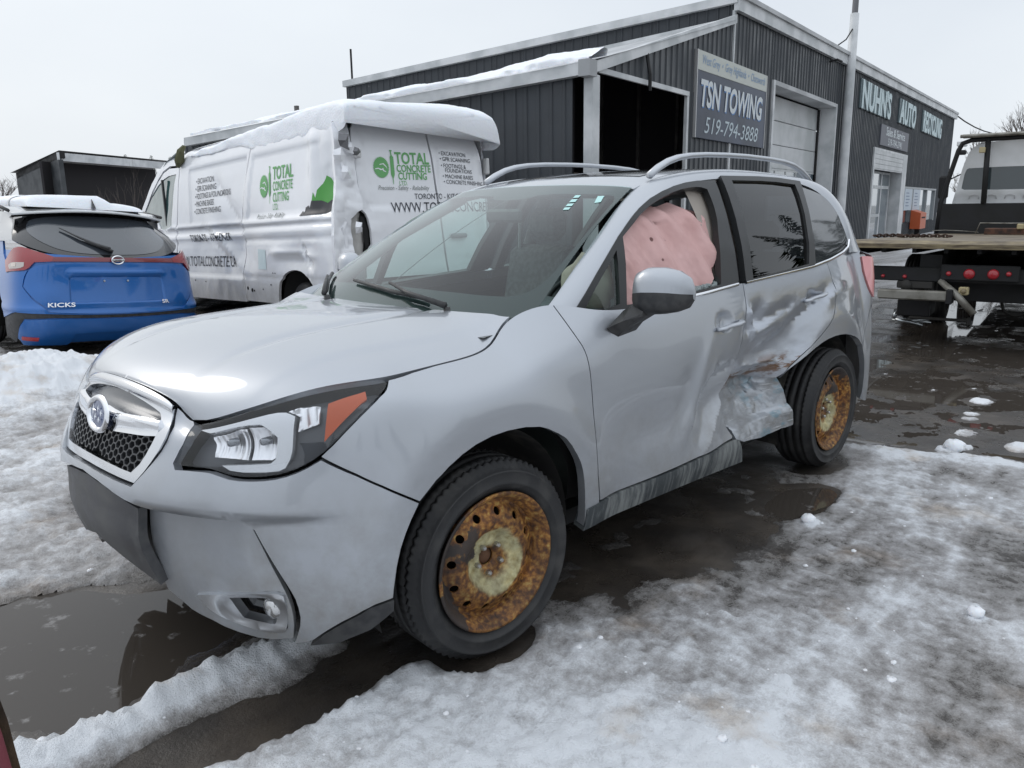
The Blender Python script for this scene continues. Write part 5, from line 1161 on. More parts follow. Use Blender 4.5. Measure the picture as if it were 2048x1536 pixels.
# ================================================================ blue crossover seen from behind
KMW = frame_mw((1.484, 6.269, .004), [[-0.0198, -.9978, 0.0638], [0.9998, -0.0198, 0.0013], [0.0, 0.0638, 0.998]])
BLUE = mat('blue_paint', (.010, .125, .42), .34, .30, Coat_Weight=1.0, Coat_Roughness=.04)
KSIL = mat('silver_roof_paint', (.50, .51, .52), .33, .6, Coat_Weight=1)
kk = empty('blue_crossover', mw=KMW); kk['label'] = 'blue compact crossover parked with its tail towards us, snow on its pale roof'; kk['category'] = 'car'
def k_lower():
    V = [.08, .20, .34, .42, .50, .60, .74, .86, .96, 1.05, 1.14]
    X0 = [.16, .06, .01, .0, .015, .035, .05, .055, .06, .10, .16]
    HW = [.90, .94, .965, .965, .955, .94, .93, .915, .89, .87, .85]
    G = []
    for k in range(11):
        x, w = X0[k], HW[k]
        G.append([(x, 0, V[k]), (x+.005, w*.3, V[k]), (x+.02, w*.56, V[k]), (x+.05, w*.76, V[k]), (x+.14, w*.91, V[k]), (x+.30, w*.985, V[k]), (x+.60, w, V[k]), (1.2, w*1.0, V[k]), (2.2, w, V[k]), (3.3, w*.97, V[k]), (4.0, w*.8, V[k])])
    return Surf(G, [0, .27, .50, .69, .84, 1.0, 1.3, 1.9, 2.9, 4.0, 4.8], V, sym='u0')
KL = k_lower()
def k_build():
    hatch = [(0, .935), (.45, .935), (.62, .925), (.745, .905), (.81, .86), (.84, .78), (.862, .69), (.78, .58), (.632, .435), (.3, .405), (0, .40)]
    plate = [(0, .805), (.35, .79), (.445, .755), (.47, .66), (.43, .545), (0, .52)]
    kb = dict(both=True, edge_skip=ctr, flip=-1)
    pl = lambda u, v: -.026*sstep(-u, -.47, -.42)*sstep(v, .52, .55)*sstep(-v, -.80, -.765)+.016*np.exp(-((v-.83)/.03)**2)*sstep(-u, -.52, -.40)-.012*np.exp(-((v-.46)/.04)**2)+.012*gs(u, v, .70, .60, .2, .1)
    P_('tailgate', KL, hatch, BLUE, kk, step=.02, gap=.003, off=pl, depth=.02, rnd=1, **kb)
    body = [(0, .398), (.3, .402), (.64, .43), (.79, .577), (.872, .69), (.85, .78), (.82, .855), (.86, .842), (1.15, .82), (1.22, .93), (1.1, 1.02), (.97, 1.07), (1.0, 1.14), (4.8, 1.14), (4.8, .30), (2.2, .30), (2.12, .55), (1.9, .68), (1.66, .70), (1.42, .66), (1.27, .52), (1.22, .30), (1.16, .20), (1.06, .36), (.96, .405), (.6, .415), (0, .388)]
    P_('rear_bumper', KL, [(0, .400), (.3, .405), (.64, .433), (.79, .58), (.868, .69), (.85, .78), (.82, .85), (.86, .84), (1.15, .815), (1.23, .93), (1.3, 1.0), (1.35, 1.14), (1.0, 1.14), (1.3, 1.14), (4.8, 1.14), (4.8, .30), (2.2, .30), (2.12, .55), (1.9, .68), (1.66, .70), (1.42, .66), (1.27, .52), (1.22, .36), (1.04, .41), (.96, .43), (.62, .415), (.3, .395), (0, .390)], BLUE, kk, step=.04, gap=.002, depth=.02, rnd=0, off=lambda u, v: .012*np.exp(-((v-.47)/.03)**2)*sstep(u, .5, .8), **kb)
    P_('bumper_trim_strip', KL, [(0, .392), (.3, .397), (.62, .417), (.96, .432), (1.04, .412), (1.22, .36), (1.25, .16), (1.0, .10), (.96, .20), (.92, .30), (.86, .365), (.6, .372), (.3, .362), (0, .358)], BLACKP, kk, step=.03, off=-.010, depth=.02, rnd=0, **kb)
    P_('lower_bumper', KL, [(0, .352), (.3, .356), (.6, .366), (.85, .358), (.91, .29), (.95, .18), (.90, .09), (.5, .085), (.45, .12), (.42, .20), (0, .21)], BLUE, kk, step=.03, off=.004, depth=.03, rnd=1, **kb)
    P_('under_trim', KL, [(0, .20), (.43, .19), (.46, .11), (.9, .08), (1.2, .08), (0, .08)], BLACKP, kk, step=.06, off=-.02, depth=.02, rnd=0, **kb)
    for sd in (1, -1):
        V, F, N = panel(KL, [(.74, .175), (.90, .185), (.905, .15), (.75, .14)], step=.03, off=.010, depth=.01, side=sd, rnd=0); obj('rear_reflector', V, F, REDL, kk, N=N)
        lamp = [(.60, .985), (.74, 1.03), (.87, 1.075), (.96, 1.075), (1.1, 1.03), (1.22, .93), (1.15, .82), (.87, .845), (.815, .865), (.77, .93), (.62, .94)]
        V, F, N = panel(KL, lamp, step=.03, off=.008, depth=.02, side=sd, rnd=1, keep=50); tl = obj('tail_lamp', V, F, mat('kicks_red', (.30, .025, .03), .15, 0, Coat_Weight=1), kk, N=N)
        V, F, N = panel(KL, [(.86, .925), (1.02, .92), (1.10, .89), (1.06, .855), (.90, .865), (.855, .885)], step=.03, off=.012, depth=.006, side=sd, rnd=1); obj('reverse_lens', V, F, mat('clear_lens', (.55, .50, .47), .1, .3), tl, N=N)
        V, F, N = panel(KL, [(.95, .915), (1.01, .91), (1.01, .875), (.95, .88)], step=.03, off=.016, depth=.004, side=sd, rnd=1); obj('indicator_lens', V, F, mat('clear_lens_w', (.7, .62, .55), .1), tl, N=N)
    P_('light_bar', KL, [(0, .985), (.3, .985), (.60, .985), (.62, .94), (.45, .941), (0, .943)], mat('kicks_bar', (.20, .022, .03), .18, 0, Coat_Weight=1), kk, step=.04, off=.006, depth=.01, rnd=0, **kb)
    # rear window on its own raked shell, black surround, spoiler, pillars, roof
    rows = [[(.085, 0, .985), (.10, .35, .992), (.20, .60, 1.02), (.36, .78, 1.095), (.52, .84, 1.15)],
            [(.24, 0, 1.12), (.26, .33, 1.125), (.34, .56, 1.14), (.48, .74, 1.185), (.62, .80, 1.22)],
            [(.43, 0, 1.28), (.45, .30, 1.28), (.51, .52, 1.275), (.62, .68, 1.285), (.75, .745, 1.29)],
            [(.60, 0, 1.43), (.61, .28, 1.428), (.65, .49, 1.415), (.75, .64, 1.385), (.88, .70, 1.355)]]
    KG = Surf(rows, [0, .35, .6, .8, .9], [0, .3, .65, 1], sym='u0')
    P_('window_surround', KG, [(0, 0), (.9, 0), (.9, 1), (0, 1)], BLACKG, kk, step=.06, depth=.02, rnd=0, **kb)
    P_('rear_window', KG, [(0, .06), (.38, .07), (.62, .18), (.78, .42), (.80, .70), (.74, .90), (.4, .94), (0, .95)], mat('rear_window_glass', (.045, .052, .062), .06, 0, Coat_Weight=1), kk, step=.06, off=.004, depth=.004, rnd=2, keep=80, **kb)
    ky = [0, .3, .55, .70, .77]
    sp = np.array([[(.50+.25*(abs(y)/.77)**2.5, y, 1.475-.055*(abs(y)/.77)**2), (.46+.25*(abs(y)/.77)**2.5, y, 1.462-.055*(abs(y)/.77)**2), (.47+.25*(abs(y)/.77)**2.5, y, 1.448-.055*(abs(y)/.77)**2), (.62+.2*(abs(y)/.77)**2.5, y, 1.425-.055*(abs(y)/.77)**2)] for y in np.linspace(-.77, .77, 25)])
    V, F = grid_mesh(sp[:, :3]); obj('spoiler', V, F, KSIL, kk, smooth=True); V, F = grid_mesh(sp[:, 2:]); obj('spoiler_underside', V, F, BLACKG, kk, smooth=True)
    V = []
    xs = [.50, .9, 1.4, 2.0, 2.5]; zc = [1.475, 1.52, 1.54, 1.53, 1.49]
    R_ = np.array([[(x+(.25*(abs(y)/.77)**2.5 if i == 0 else 0), y*(1-.0*i), zc[i]-(.055 if i == 0 else .05)*(abs(y)/.77)**2.2) for y in np.linspace(-.77, .77, 17)] for i, x in enumerate(xs)]); V, F = grid_mesh(R_); obj('roof', V, F, KSIL, kk, smooth=True)
    for sd in (1, -1):
        Q = np.array([[(.52, .84, 1.13), (.62, .81, 1.22), (.76, .755, 1.30), (.78, .76, 1.42)], [(.80, .875, 1.13), (.86, .86, 1.22), (.95, .82, 1.31), (1.0, .765, 1.43)], [(1.15, .885, 1.13), (1.2, .87, 1.22), (1.25, .83, 1.32), (1.35, .77, 1.455)]])*[1, sd, 1]; V, F = grid_mesh(Q); obj('rear_pillar', V, F, KSIL, kk, smooth=True)
        Q = np.array([[(1.15, .88, 1.13), (1.2, .865, 1.22), (1.25, .825, 1.32), (1.35, .765, 1.455)], [(2.5, .88, 1.13), (2.5, .865, 1.22), (2.45, .825, 1.32), (2.4, .765, 1.45)]])*[1, sd, 1]; V, F = grid_mesh(Q); obj('side_glass', V, F, MATS['van_glass'], kk)
        V, F = tube([(.75, sd*.79, 1.44), (1.2, sd*.765, 1.50), (2.2, sd*.75, 1.50)], .018, 6); obj('roof_rail', V, F, BLACKP, kk, smooth=True)
        for x in (1.68, 4.2):
            V, F = lathe([(.36, .93), (.35, .60), (.05, .60)], 22, a0=-.4, a1=math.pi+.4); V = [(a+x, sd*b, c+.33) for a, b, c in V]; obj('wheel_housing', V, F, DARK, kk, smooth=True)
            steel_wheel('wheel', kk, (x, sd*.80, .30), outer=sd, detailed=False, R=.33, rimr=.21)
    P_('body_shell', KL, [(0, .10), (.9, .10), (1.15, .25), (1.2, .55), (1.5, .75), (1.9, .75), (2.2, .55), (2.3, .3), (4.8, .3), (4.8, 1.1), (.95, 1.04), (0, .98)], BLUE, kk, step=.10, off=-.012, depth=0, rnd=0, both=True)
    V, F = box(.40, 4.2, -.66, .66, .16, .95); obj('dark_inner_body', V, F, DARK, kk)
    # wiper, antenna fin, emblem, badges
    wp = empty('rear_wiper', (0, 0, 0)); wp.parent = kk
    g = lambda L_, v, o=.03: (lambda p: (p[0], p[1]*(1 if L_ > 0 else -1), p[2]))(KG(np.array([abs(L_)]), np.array([v]), o, False, True, -1)[0])
    V, F = tube([g(.045, .12, .05), g(.15, .24), g(.30, .38), g(.47, .60)], [.035, .028, .02, .008], 8, flat=.5); obj('wiper_arm', V, F, BLACKP, wp, smooth=True)
    V, F = tube([g(.02, .10, .03), g(.10, .20, .02), g(.25, .32, .02)], [.04, .04, .025], 8, flat=.4); obj('wiper_cover', V, F, BLACKP, wp, smooth=True)
    V = [(.66, 0, 1.60), (.60, .02, 1.50), (.60, -.02, 1.50), (.78, .025, 1.50), (.78, -.025, 1.50), (.72, 0, 1.60)]; obj('antenna_fin', V, [(0, 1, 2), (0, 5, 3, 1), (0, 2, 4, 5), (5, 4, 3)], BLACKG, kk)
    em = empty('emblem', (.035, 0, .962)); em.parent = kk; obj('emblem_rim', *ellipse_ring(.058, .042, .008, .012), CHROME, em, smooth=True)
    V, F = box(-.012, -.004, -.068, .068, -.012, .012, .004); obj('emblem_bar', V, F, CHROME, em)
    V, F = text('NISSAN', .022, 0, .9, align='CENTER'); obj('emblem_lettering', [(-.014, -a, b-.007) for a, b, c in V], F, BLACKP, em)
    for s, a, z, sz in (('KICKS', .66, .487, .062), ('SR', -.41, .50, .058)):
        V, F = text(s, sz, .0012, 1.45 if s == 'KICKS' else 1.2, extrude=.003); V = np.array(V); u = a-V[:, 0]; p = KL(np.abs(u), z+V[:, 1], .010, False, True, -1); p[:, 1] *= np.sign(u); p[:, 0] -= V[:, 2]*1; obj('badge_lettering', p, F, CHROME, kk)
    for y, z in ((.14, .745), (-.10, .745), (.14, .62), (-.10, .62)):
        V, F = lathe([(0, -.004), (.010, -.003), (.012, .004)], 10, 'x', centre=(.05-.028+.034, y, z)); obj('plate_screw', V, F, SATIN if z > .7 else DARK, kk)
k_build()
def ks_fn(s, t):
    x = .62+2.0*s; th = np.pi*t; cx = np.cos(th); sz = np.sin(th)
    hw = .60+.03*np.sin(3*s*np.ones_like(t)); y = .02+hw*np.sign(cx)*np.abs(cx)**.5
    endr = np.clip(np.sin(np.pi*np.clip(.5*np.minimum(s, 1-s)/.08, 0, .5)), 0, 1)**.6
    xx = x*np.ones_like(y); n = fbm(xx.ravel()*1.0, (y*np.ones_like(xx)).ravel(), 1.4, 4, 81).reshape(xx.shape)
    yl = y*np.ones_like(xx); tap = 1-.45*sstep(-yl, .12, .22)
    z = 1.49+(.15+.03*n)*np.abs(sz)**.5*endr*tap
    xx = xx+.10*(np.abs(yl)/.6)**2*(s < .3)
    return np.stack([xx, yl, z*np.ones_like(xx)], 2)
snow_slab('roof_snow', KMW, ks_fn, 60, 48, 'rounded white snow pad lying on the roof of the blue car')
# ================================================================ flatbed tow truck (tail towards us, right edge)
TMW = frame_mw((6.93, .64, 0), [[0.14781, 0.98902, 0], [-0.98902, 0.14781, 0], [0, 0, 1]])
tr = empty('tow_truck', mw=TMW); tr['label'] = 'flatbed tow truck with white cab and rust-brown deck standing at the right edge'; tr['category'] = 'truck'
DECK = noise_col(mat('deck_steel_rust', (.15, .12, .09), .6, .2), (.09, .065, .045), (.23, .19, .13), 4, 8, lo=.35, hi=.65, bump=.002)
DECKE = noise_col(mat('deck_edge_steel', (.2, .17, .11), .5, .3), (.10, .075, .05), (.27, .22, .13), 6, 8, lo=.35, hi=.65, map_scale=(1, 1, 6))
TBLK = noise_col(mat('truck_black_steel', (.02, .02, .022), .5), (.008, .008, .010), (.02, .02, .02), 3, 7, rough=(.6, .9))
TWHT = noise_col(mat('truck_cab_white', (.72, .73, .74), .35, 0, Coat_Weight=.6), (.62, .63, .63), (.75, .76, .77), 2)
GRIME = noise_col(mat('grimy_aluminium', (.2, .19, .17), .5, .4), (.13, .12, .10), (.29, .28, .25), 5, 8)
def truck():
    def B(nm, x0, x1, y0, y1, z0, z1, m, bev=.01, parent=tr): return obj(nm, *box(x0, x1, y0, y1, z0, z1, bev), m, parent)
    def slab(nm, x0, x1, y0, z0, y1, z1, t, m):
        V = [(x, y, z) for x in (x0, x1) for y, z in ((y0, z0), (y0, z0-t), (y1, z1), (y1, z1-t))]
        return obj(nm, V, [(0, 2, 6, 4), (1, 5, 7, 3), (0, 4, 5, 1), (2, 3, 7, 6), (0, 1, 3, 2), (4, 6, 7, 5)], m, tr)
    slab('deck', -.12, 2.40, .04, 1.075, 6.6, .93, .03, DECK)
    slab('deck_tail_plate', -.12, 2.40, -.03, 1.045, .045, 1.078, .045, DECKE)
    for i in range(9): slab('cross_rib', -.10+.29*i, -.06+.29*i, .1, 1.04, 6.5, .90, .09, TBLK)
    slab('deck_side_rail', -.16, -.10, .0, 1.05, 6.6, .93, .14, TBLK); slab('deck_side_rail', 2.38, 2.44, .0, 1.05, 6.6, .93, .14, TBLK)
    slab('subframe', .55, .75, .2, .93, 6.5, .80, .2, TBLK); slab('subframe', 1.6, 1.8, .2, .93, 6.5, .80, .2, TBLK)
    B('tail_crossmember', .0, 2.3, .12, .28, .66, .80, TBLK); B('lamp_panel', .76, 1.44, .08, .14, .685, .84, TBLK); B('lamp_panel', 1.75, 2.43, .08, .14, .685, .84, TBLK)
    def lamp(nm, x, z, r, m, y=.07, y1=.12):
        V, F = lathe([(0, -.014), (r*.6, -.012), (r, 0), (r, .03)], 20, 'y', centre=(x, y, z)); obj(nm, V, F, m, tr, smooth=True)
    LR_ = mat('truck_red_lens', (.42, .02, .03), .25, 0, Coat_Weight=.7)
    for x, z, r in ((.223, .705, .018), (.430, .705, .02), (.835, .752, .024), (1.016, .755, .050), (1.221, .758, .050), (1.35, .765, .024)): lamp('marker_lamp' if r < .03 else 'stop_lamp', x, z, r, LR_, .11 if x < .5 else .07)
    for x in (1.95, 2.15): lamp('stop_lamp', x, .76, .05, LR_)
    # towing stinger: light crossbar, diagonal arms
    B('tow_crossbar', .20, .86, .02, .12, .475, .575, GRIME, .015); B('crossbar_collar', .84, .90, -.01, .14, .45, .60, TBLK)
    V, F = tube([(.76, .10, .68), (.92, .06, .55), (1.10, 0, .37)], [.03, .038, .035], 8); obj('tow_arm', V, F, GRIME, tr, smooth=True)
    B('work_lamp', .94, 1.03, .05, .12, .545, .625, mat('work_lamp_amber', (.45, .38, .22), .4)); lamp('work_lamp_glass', .985, .585, .028, mat('wl', (.25, .2, .12), .2), .045)
    B('linkage_plate', .36, .70, .12, .18, .585, .66, mat('dull_iron', (.05, .048, .045), .7, .4)); V, F = lathe([(0, 0), (.05, .0), (.055, .03)], 18, 'y', centre=(.45, .10, .62)); obj('linkage_boss', V, F, MATS['dull_iron'], tr, smooth=True)
    B('lower_bar', .45, 1.02, .45, .50, .225, .255, MATS['dull_iron']); B('lower_bracket', 1.0, 1.03, .44, .52, .19, .27, MATS['dull_iron']); B('winch_box', .32, .64, .5, .9, .25, .43, TBLK)
    wr = []
    for j, (a, b) in enumerate((((.21, .95, .135), (.60, 1.02, .125)), ((.24, .95, .11), (.58, 1.0, .16)), ((.25, .9, .15), (.52, .98, .09)), ((.22, .92, .16), (.26, .95, .24)))):
        V, F = tube([a, tuple((np.array(a)+np.array(b))/2+[0, 0, .01]), b], [.02, .028, .018], 7); obj('shiny_strut', V, F, mat('bright_strut', (.45, .47, .48), .25, .9), tr, smooth=True)
    for x in (.35, 2.0):
        for dx in (-.13, .13):
            wl = steel_wheel('wheel', tr, (0, 0, 0), detailed=False, R=.42, rimr=.25); wl.location = (x+dx, 2.3, .40); wl.rotation_euler = (0, 0, math.radians(-90 if x < 1 else 90))
    for x in (.3, 2.0): wl = steel_wheel('wheel', tr, (0, 0, 0), detailed=False, R=.42, rimr=.25); wl.location = (x, 7.6, .40); wl.rotation_euler = (0, 0, math.radians(-90 if x < 1 else 90))
    B('chassis', .7, 1.6, .4, 8.2, .45, .72, TBLK); B('mud_flap', -.02, .55, 3.0, 3.03, .15, .7, TBLK); B('mud_flap', 1.75, 2.3, 3.0, 3.03, .15, .7, TBLK)
    B('spare_tow_dolly', 1.25, 1.9, .6, .7, .30, .34, MATS['dull_iron'])
    V, F = lathe([(.12, 0), (.14, .01), (.12, .02), (.11, .01), (.12, 0)], 24, 'y', centre=(1.42, .5, .44)); obj('hose_coil', V, F, MATS['dull_iron'], tr, smooth=True)
    # headboard + roll-bar guard
    B('headboard', -.20, 2.45, 6.62, 6.70, .86, 1.43, TBLK)
    guard = [(-.19, 6.64, .9), (-.17, 6.64, 1.43), (-.06, 6.64, 1.95), (.02, 6.64, 2.30), (.07, 6.64, 2.41), (.20, 6.64, 2.455), (1.2, 6.64, 2.47), (2.1, 6.64, 2.46), (2.25, 6.64, 2.38), (2.35, 6.64, 1.9), (2.42, 6.64, 1.43)]
    V, F = tube(guard, .038, 8); obj('guard_frame', V, F, TBLK, tr, smooth=True)
    for x in (.455, 1.75): V, F = tube([(x+.015, 6.62, 1.43), (x-.015, 6.62, 2.45)], .042, 8); obj('guard_post', V, F, TBLK, tr, smooth=True)
    V, F = tube([(x, 6.60, 2.52) for x in (.03, .5, 1.2, 2.3)], .028, 8, flat=1); obj('light_bar', V, F, GRIME, tr, smooth=True)
    B('light_bar_box', .05, 2.3, 6.5, 6.72, 2.49, 2.545, GRIME, .02)
    B('work_lamp', .33, .42, 6.52, 6.60, 2.24, 2.33, MATS['work_lamp_amber'])
    # cab
    sec = [(.02, .9), (-.02, 1.45), (.03, 1.7), (.10, 2.1), (.18, 2.32), (.32, 2.42), (1.15, 2.46), (2.0, 2.42), (2.14, 2.32), (2.22, 2.1), (2.30, 1.7), (2.34, 1.45), (2.30, .9)]
    A = np.array([[(x, y, z) for x, z in sec] for y in (6.85, 7.2, 8.3, 8.6)]); A[3, :, 2] = np.minimum(A[3, :, 2], 1.5); V, F = grid_mesh(A); obj('cab_shell', V, F, TWHT, tr, smooth=True)
    bk = Plane(lambda u, v: np.stack([u, 6.85-.03*sstep(v, 1.45, 1.6)+.0*u, v], 1))
    win = [(.10, 1.68), (.13, 1.98), (.20, 2.02), (2.05, 2.02), (2.15, 1.98), (2.2, 1.70), (2.14, 1.65), (.16, 1.65)]
    P_('cab_back_wall', bk, [(q[0], q[1]) for q in sec], TWHT, tr, holes=[win], side=1, flip=1, depth=.03, rnd=1, step=.12, keep=60)
    P_('rear_window', bk, win, mat('cab_window', (.045, .06, .065), .08, 0, Coat_Weight=1), tr, side=1, flip=1, off=-.01, depth=0, rnd=1, step=.3)
    for i in range(8):
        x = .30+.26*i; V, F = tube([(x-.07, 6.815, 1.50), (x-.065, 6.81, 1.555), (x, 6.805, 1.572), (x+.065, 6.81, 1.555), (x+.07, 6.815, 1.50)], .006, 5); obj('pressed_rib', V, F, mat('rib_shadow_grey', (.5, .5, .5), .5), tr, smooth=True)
    B('side_mirror', -.36, -.20, 7.6, 7.72, 1.52, 1.92, TBLK, .03); V, F = tube([(-.2, 7.65, 1.85), (.0, 7.6, 1.95)], .012, 6); obj('mirror_arm', V, F, TBLK, tr)
    B('lower_mirror', -.34, -.19, 7.5, 7.6, 1.12, 1.30, mat('mirror_cap_white', (.6, .6, .6), .4), .03)
    B('beacon_bracket', -.10, .06, 7.3, 7.45, 2.40, 2.50, TWHT, .02); B('beacon', -.06, .06, 7.25, 7.4, 2.26, 2.34, TBLK, .02)
    # winch hoop on the deck
    V, F = tube([(.50, 5.6, .97), (.55, 5.6, 1.13), (.95, 5.6, 1.125), (1.25, 5.6, 1.13), (1.30, 5.6, .97)], .010, 6); obj('winch_hoop', V, F, GRIME, tr, smooth=True)
    B('winch', .62, 1.15, 5.55, 5.8, .95, 1.05, noise_col(mat('winch_rust', (.06, .03, .02), .8), (.03, .02, .016), (.11, .05, .03), 9)); B('winch_lamp', 1.05, 1.14, 5.5, 5.58, 1.04, 1.12, MATS['work_lamp_amber'])
    V, F = tube([(-.2, 6.2, .99), (.0, 6.2, 1.0), (.25, 6.3, .985), (.5, 6.0, .975)], .006, 5); obj('winch_cable', V, F, GRIME, tr)
truck()
def chain(name, pts, link, label):
    V = []; F = []
    P = [np.array(p) for p in pts]; d = [0]
    for a, b in zip(P, P[1:]): d.append(d[-1]+np.linalg.norm(b-a))
    n = int(d[-1]/link); root = None; 
    ch = empty(name, mw=TMW @ Matrix.Translation(pts[0])); ch['label'] = label; ch['category'] = 'chain'
    VT, FT = [], []
    for i in range(n):
        s = i*link; k = max(j for j in range(len(d)) if d[j] <= s+1e-9); k = min(k, len(P)-2); t = (s-d[k])/(d[k+1]-d[k]); c = P[k]+(P[k+1]-P[k])*t-P[0]
        dr = (P[k+1]-P[k])/np.linalg.norm(P[k+1]-P[k]); a = math.atan2(dr[1], dr[0]); ring = [(link*.75*math.cos(q), link*.38*math.sin(q), 0) for q in np.linspace(0, 2*math.pi, 9)]
        v, f = tube(ring, link*.16, 5, cap=False); M = Matrix.Translation(Vector(c)+Vector((0, 0, link*.3))) @ Matrix.Rotation(a, 4, 'Z') @ Matrix.Rotation((i % 2)*math.pi/2+.3, 4, 'X'); VT, FT = join((VT, FT), xf((v, f), M))
    o = obj('chain_link', VT, FT, mat('chain_rust', (.06, .035, .025), .7, .5), ch, smooth=True); o['kind'] = 'stuff'
chain('chain', [(-.25, 2.0, 1.035), (-.05, 2.3, 1.03), (.1, 1.8, 1.04), (.30, 2.2, 1.03), (.62, 2.0, 1.035)], .055, 'rusty chain lying across the flatbed deck of the tow truck')
# ================================================================ workshop
BMW = frame_mw((13.75, 6.02, 0), [[0.15109, 0.98852, 0], [-0.98852, 0.15109, 0], [0, 0, 1]])   # local x: out of the facade, y: along it, z up
SID = noise_col(mat('charcoal_siding', (.035, .04, .047), .45, .1), (.030, .035, .042), (.050, .056, .064), 1.2, 6, rough=(.35, .6))
WTRIM = noise_col(mat('white_trim', (.6, .62, .63), .45), (.46, .48, .49), (.66, .67, .68), 1.5, 6)
FASC = noise_col(mat('fascia_grey', (.42, .43, .44), .45), (.33, .34, .35), (.48, .49, .50), .8, 6)
DOORW = noise_col(mat('door_white', (.55, .57, .58), .5), (.48, .50, .50), (.60, .61, .62), 1.2, 5)
WGLASS = mat('shop_glass', (.12, .16, .19), .06, 0, Coat_Weight=1)
def fitl(s, y0, y1, z0, h, shear=0, bold=0):
    V, F = text(s, 1.0, bold, 1, shear); V = np.array(V); a = V.min(0); b = V.max(0); return [(c, y0+(p-a[0])/(b[0]-a[0])*(y1-y0), z0+(q-a[1])/(b[1]-a[1])*h) for p, q, c in V], F
bl = empty('workshop_building', mw=BMW); bl['label'] = 'charcoal steel workshop with white garage door, lean-to bay and shop entrance'; bl['category'] = 'building'
def ztop(y): return 5.47+.0150*y if y >= 0 else 5.08+(5.08-3.44)/5.84*y
def sheet(y0, y1, zb, zt, x=0.0, rib=.23, back=False, axis='y', par=None):
    """one corrugated cladding sheet; zb, zt callables"""
    ys = []; xs = []
    y = y0
    while y < y1-1e-6:
        for dy, dx in ((0, 0), (.035, 0), (.05, .020), (.085, .020), (.10, 0)):
            if y+dy < y1: ys.append(y+dy); xs.append(dx)
        y += rib
    ys.append(y1-.002); xs.append(0)
    if axis == 'y': A = np.array([[(x+d, q, zb(q)), (x+d, q, zt(q))] for q, d in zip(ys, xs)])
    else: A = np.array([[(q, x-d, zb(q)), (q, x-d, zt(q))] for q, d in zip(ys, xs)])
    V, F = grid_mesh(A); return obj('siding_sheet', V, F, SID, par or bl)
def building():
    def B(nm, x0, x1, y0, y1, z0, z1, m, bev=0, parent=bl): return obj(nm, *box(x0, x1, y0, y1, z0, z1, bev), m, parent)
    # facade sheets with openings
    op = [(2.60, 8.44, 4.23), (13.85, 20.25, 3.35), (20.3, 28.9, 2.10)]
    y = .03
    cuts = sorted(set([.03]+[o for q in op for o in q[:2]]+[33.1])); W = .92
    for a, b in zip(cuts, cuts[1:]):
        zb = 0
        for q in op:
            if q[0] <= (a+b)/2 <= q[1]: zb = q[2]
        n = max(1, round((b-a)/W))
        for i in range(n):
            sheet(a+(b-a)*i/n, a+(b-a)*(i+1)/n, (lambda q, z=zb: z), ztop)
    sheet(20.3, 28.9, lambda q: 0, lambda q: .64)
    # gable wall of the lean-to around its bay
    for i in range(6): sheet(-5.5+.92*i-.0, min(-.03, -5.5+.92*(i+1)), (lambda q: 3.46 if q < -2.24 else 0), ztop)
    sheet(-2.24, -1.82, lambda q: 0, lambda q: 3.5, x=-.003)
    # left flank under the lean-to eave, and the upper main wall above its roof
    for i in range(11): sheet(-.25-.9*(i+1), -.25-.9*i, lambda q: 0, lambda q: 3.45+.045*q, x=-5.84, axis='x')
    for i in range(13): sheet(-.02-.85*(i+1), -.02-.85*i, lambda q: 4.3+.03*q, lambda q: 5.46+.05*q, x=-.0, axis='x')
    # far end + back to close the volume
    V = [(-11.1, 0, 0), (-11.1, 33, 0), (0, 33.1, 0), (-11.1, 0, 4.9), (-11.1, 33, 5.3), (0, 33.1, 5.97)]; obj('rear_wall', V, [(0, 3, 4, 1), (1, 4, 5, 2)], SID, bl)
    V = [(.12, -.05, 5.50), (.12, 33.2, 6.03), (-11.2, 33.2, 5.4), (-11.2, -.05, 4.95)]; obj('main_roof', V, [(0, 1, 2, 3)], FASC, bl)
    # fascias
    def beam(nm, p, q, w, h, m):   # from p to q, thickness w outward x, height h hanging down
        V = []
        for c in (p, q): V += [(c[0], c[1], c[2]), (c[0]+w, c[1], c[2]), (c[0]+w, c[1], c[2]-h), (c[0], c[1], c[2]-h)]
        return obj(nm, V, [(0, 1, 2, 3), (7, 6, 5, 4), (0, 4, 5, 1), (1, 5, 6, 2), (2, 6, 7, 3), (3, 7, 4, 0)], m, bl)
    beam('eave_fascia', (.03, -.10, 5.52), (.03, 33.2, 6.05), .10, .30, WTRIM); beam('eave_drip', (.13, -.12, 5.55), (.13, 33.22, 6.08), .05, .09, FASC)
    beam('rake_fascia', (.02, -5.86, 3.50), (.02, -.02, 5.16), .06, .16, WTRIM)
    def beamx(nm, p, q, w, h, m):
        V = []
        for c in (p, q): V += [(c[0], c[1], c[2]), (c[0], c[1]-w, c[2]), (c[0], c[1]-w, c[2]-h), (c[0], c[1], c[2]-h)]
        return obj(nm, V, [(0, 3, 2, 1), (7, 4, 5, 6), (0, 1, 5, 4), (1, 2, 6, 5), (2, 3, 7, 6), (3, 0, 4, 7)], m, bl)
    beamx('gutter', (.10, -.02, 5.52), (-11.1, -.02, 4.96), .12, .16, WTRIM); beamx('flashing', (.03, -.03, 5.10), (-11, -.03, 4.35), .10, .13, WTRIM)
    beamx('lean_to_fascia', (.12, -5.86, 3.50), (-9.9, -5.86, 3.02), .14, .17, WTRIM); B('corner_cap', -.05, .14, -6.02, -5.80, 3.30, 3.53, FASC)
    V = [(.10, -5.95, 3.50), (.10, -.05, 5.06), (-11, -.05, 4.30), (-9.9, -5.95, 3.03)]; obj('lean_to_roof', V, [(0, 3, 2, 1)], FASC, bl)
    B('corner_trim', -.02, .035, -.035, .035, 0, 5.25, WTRIM)
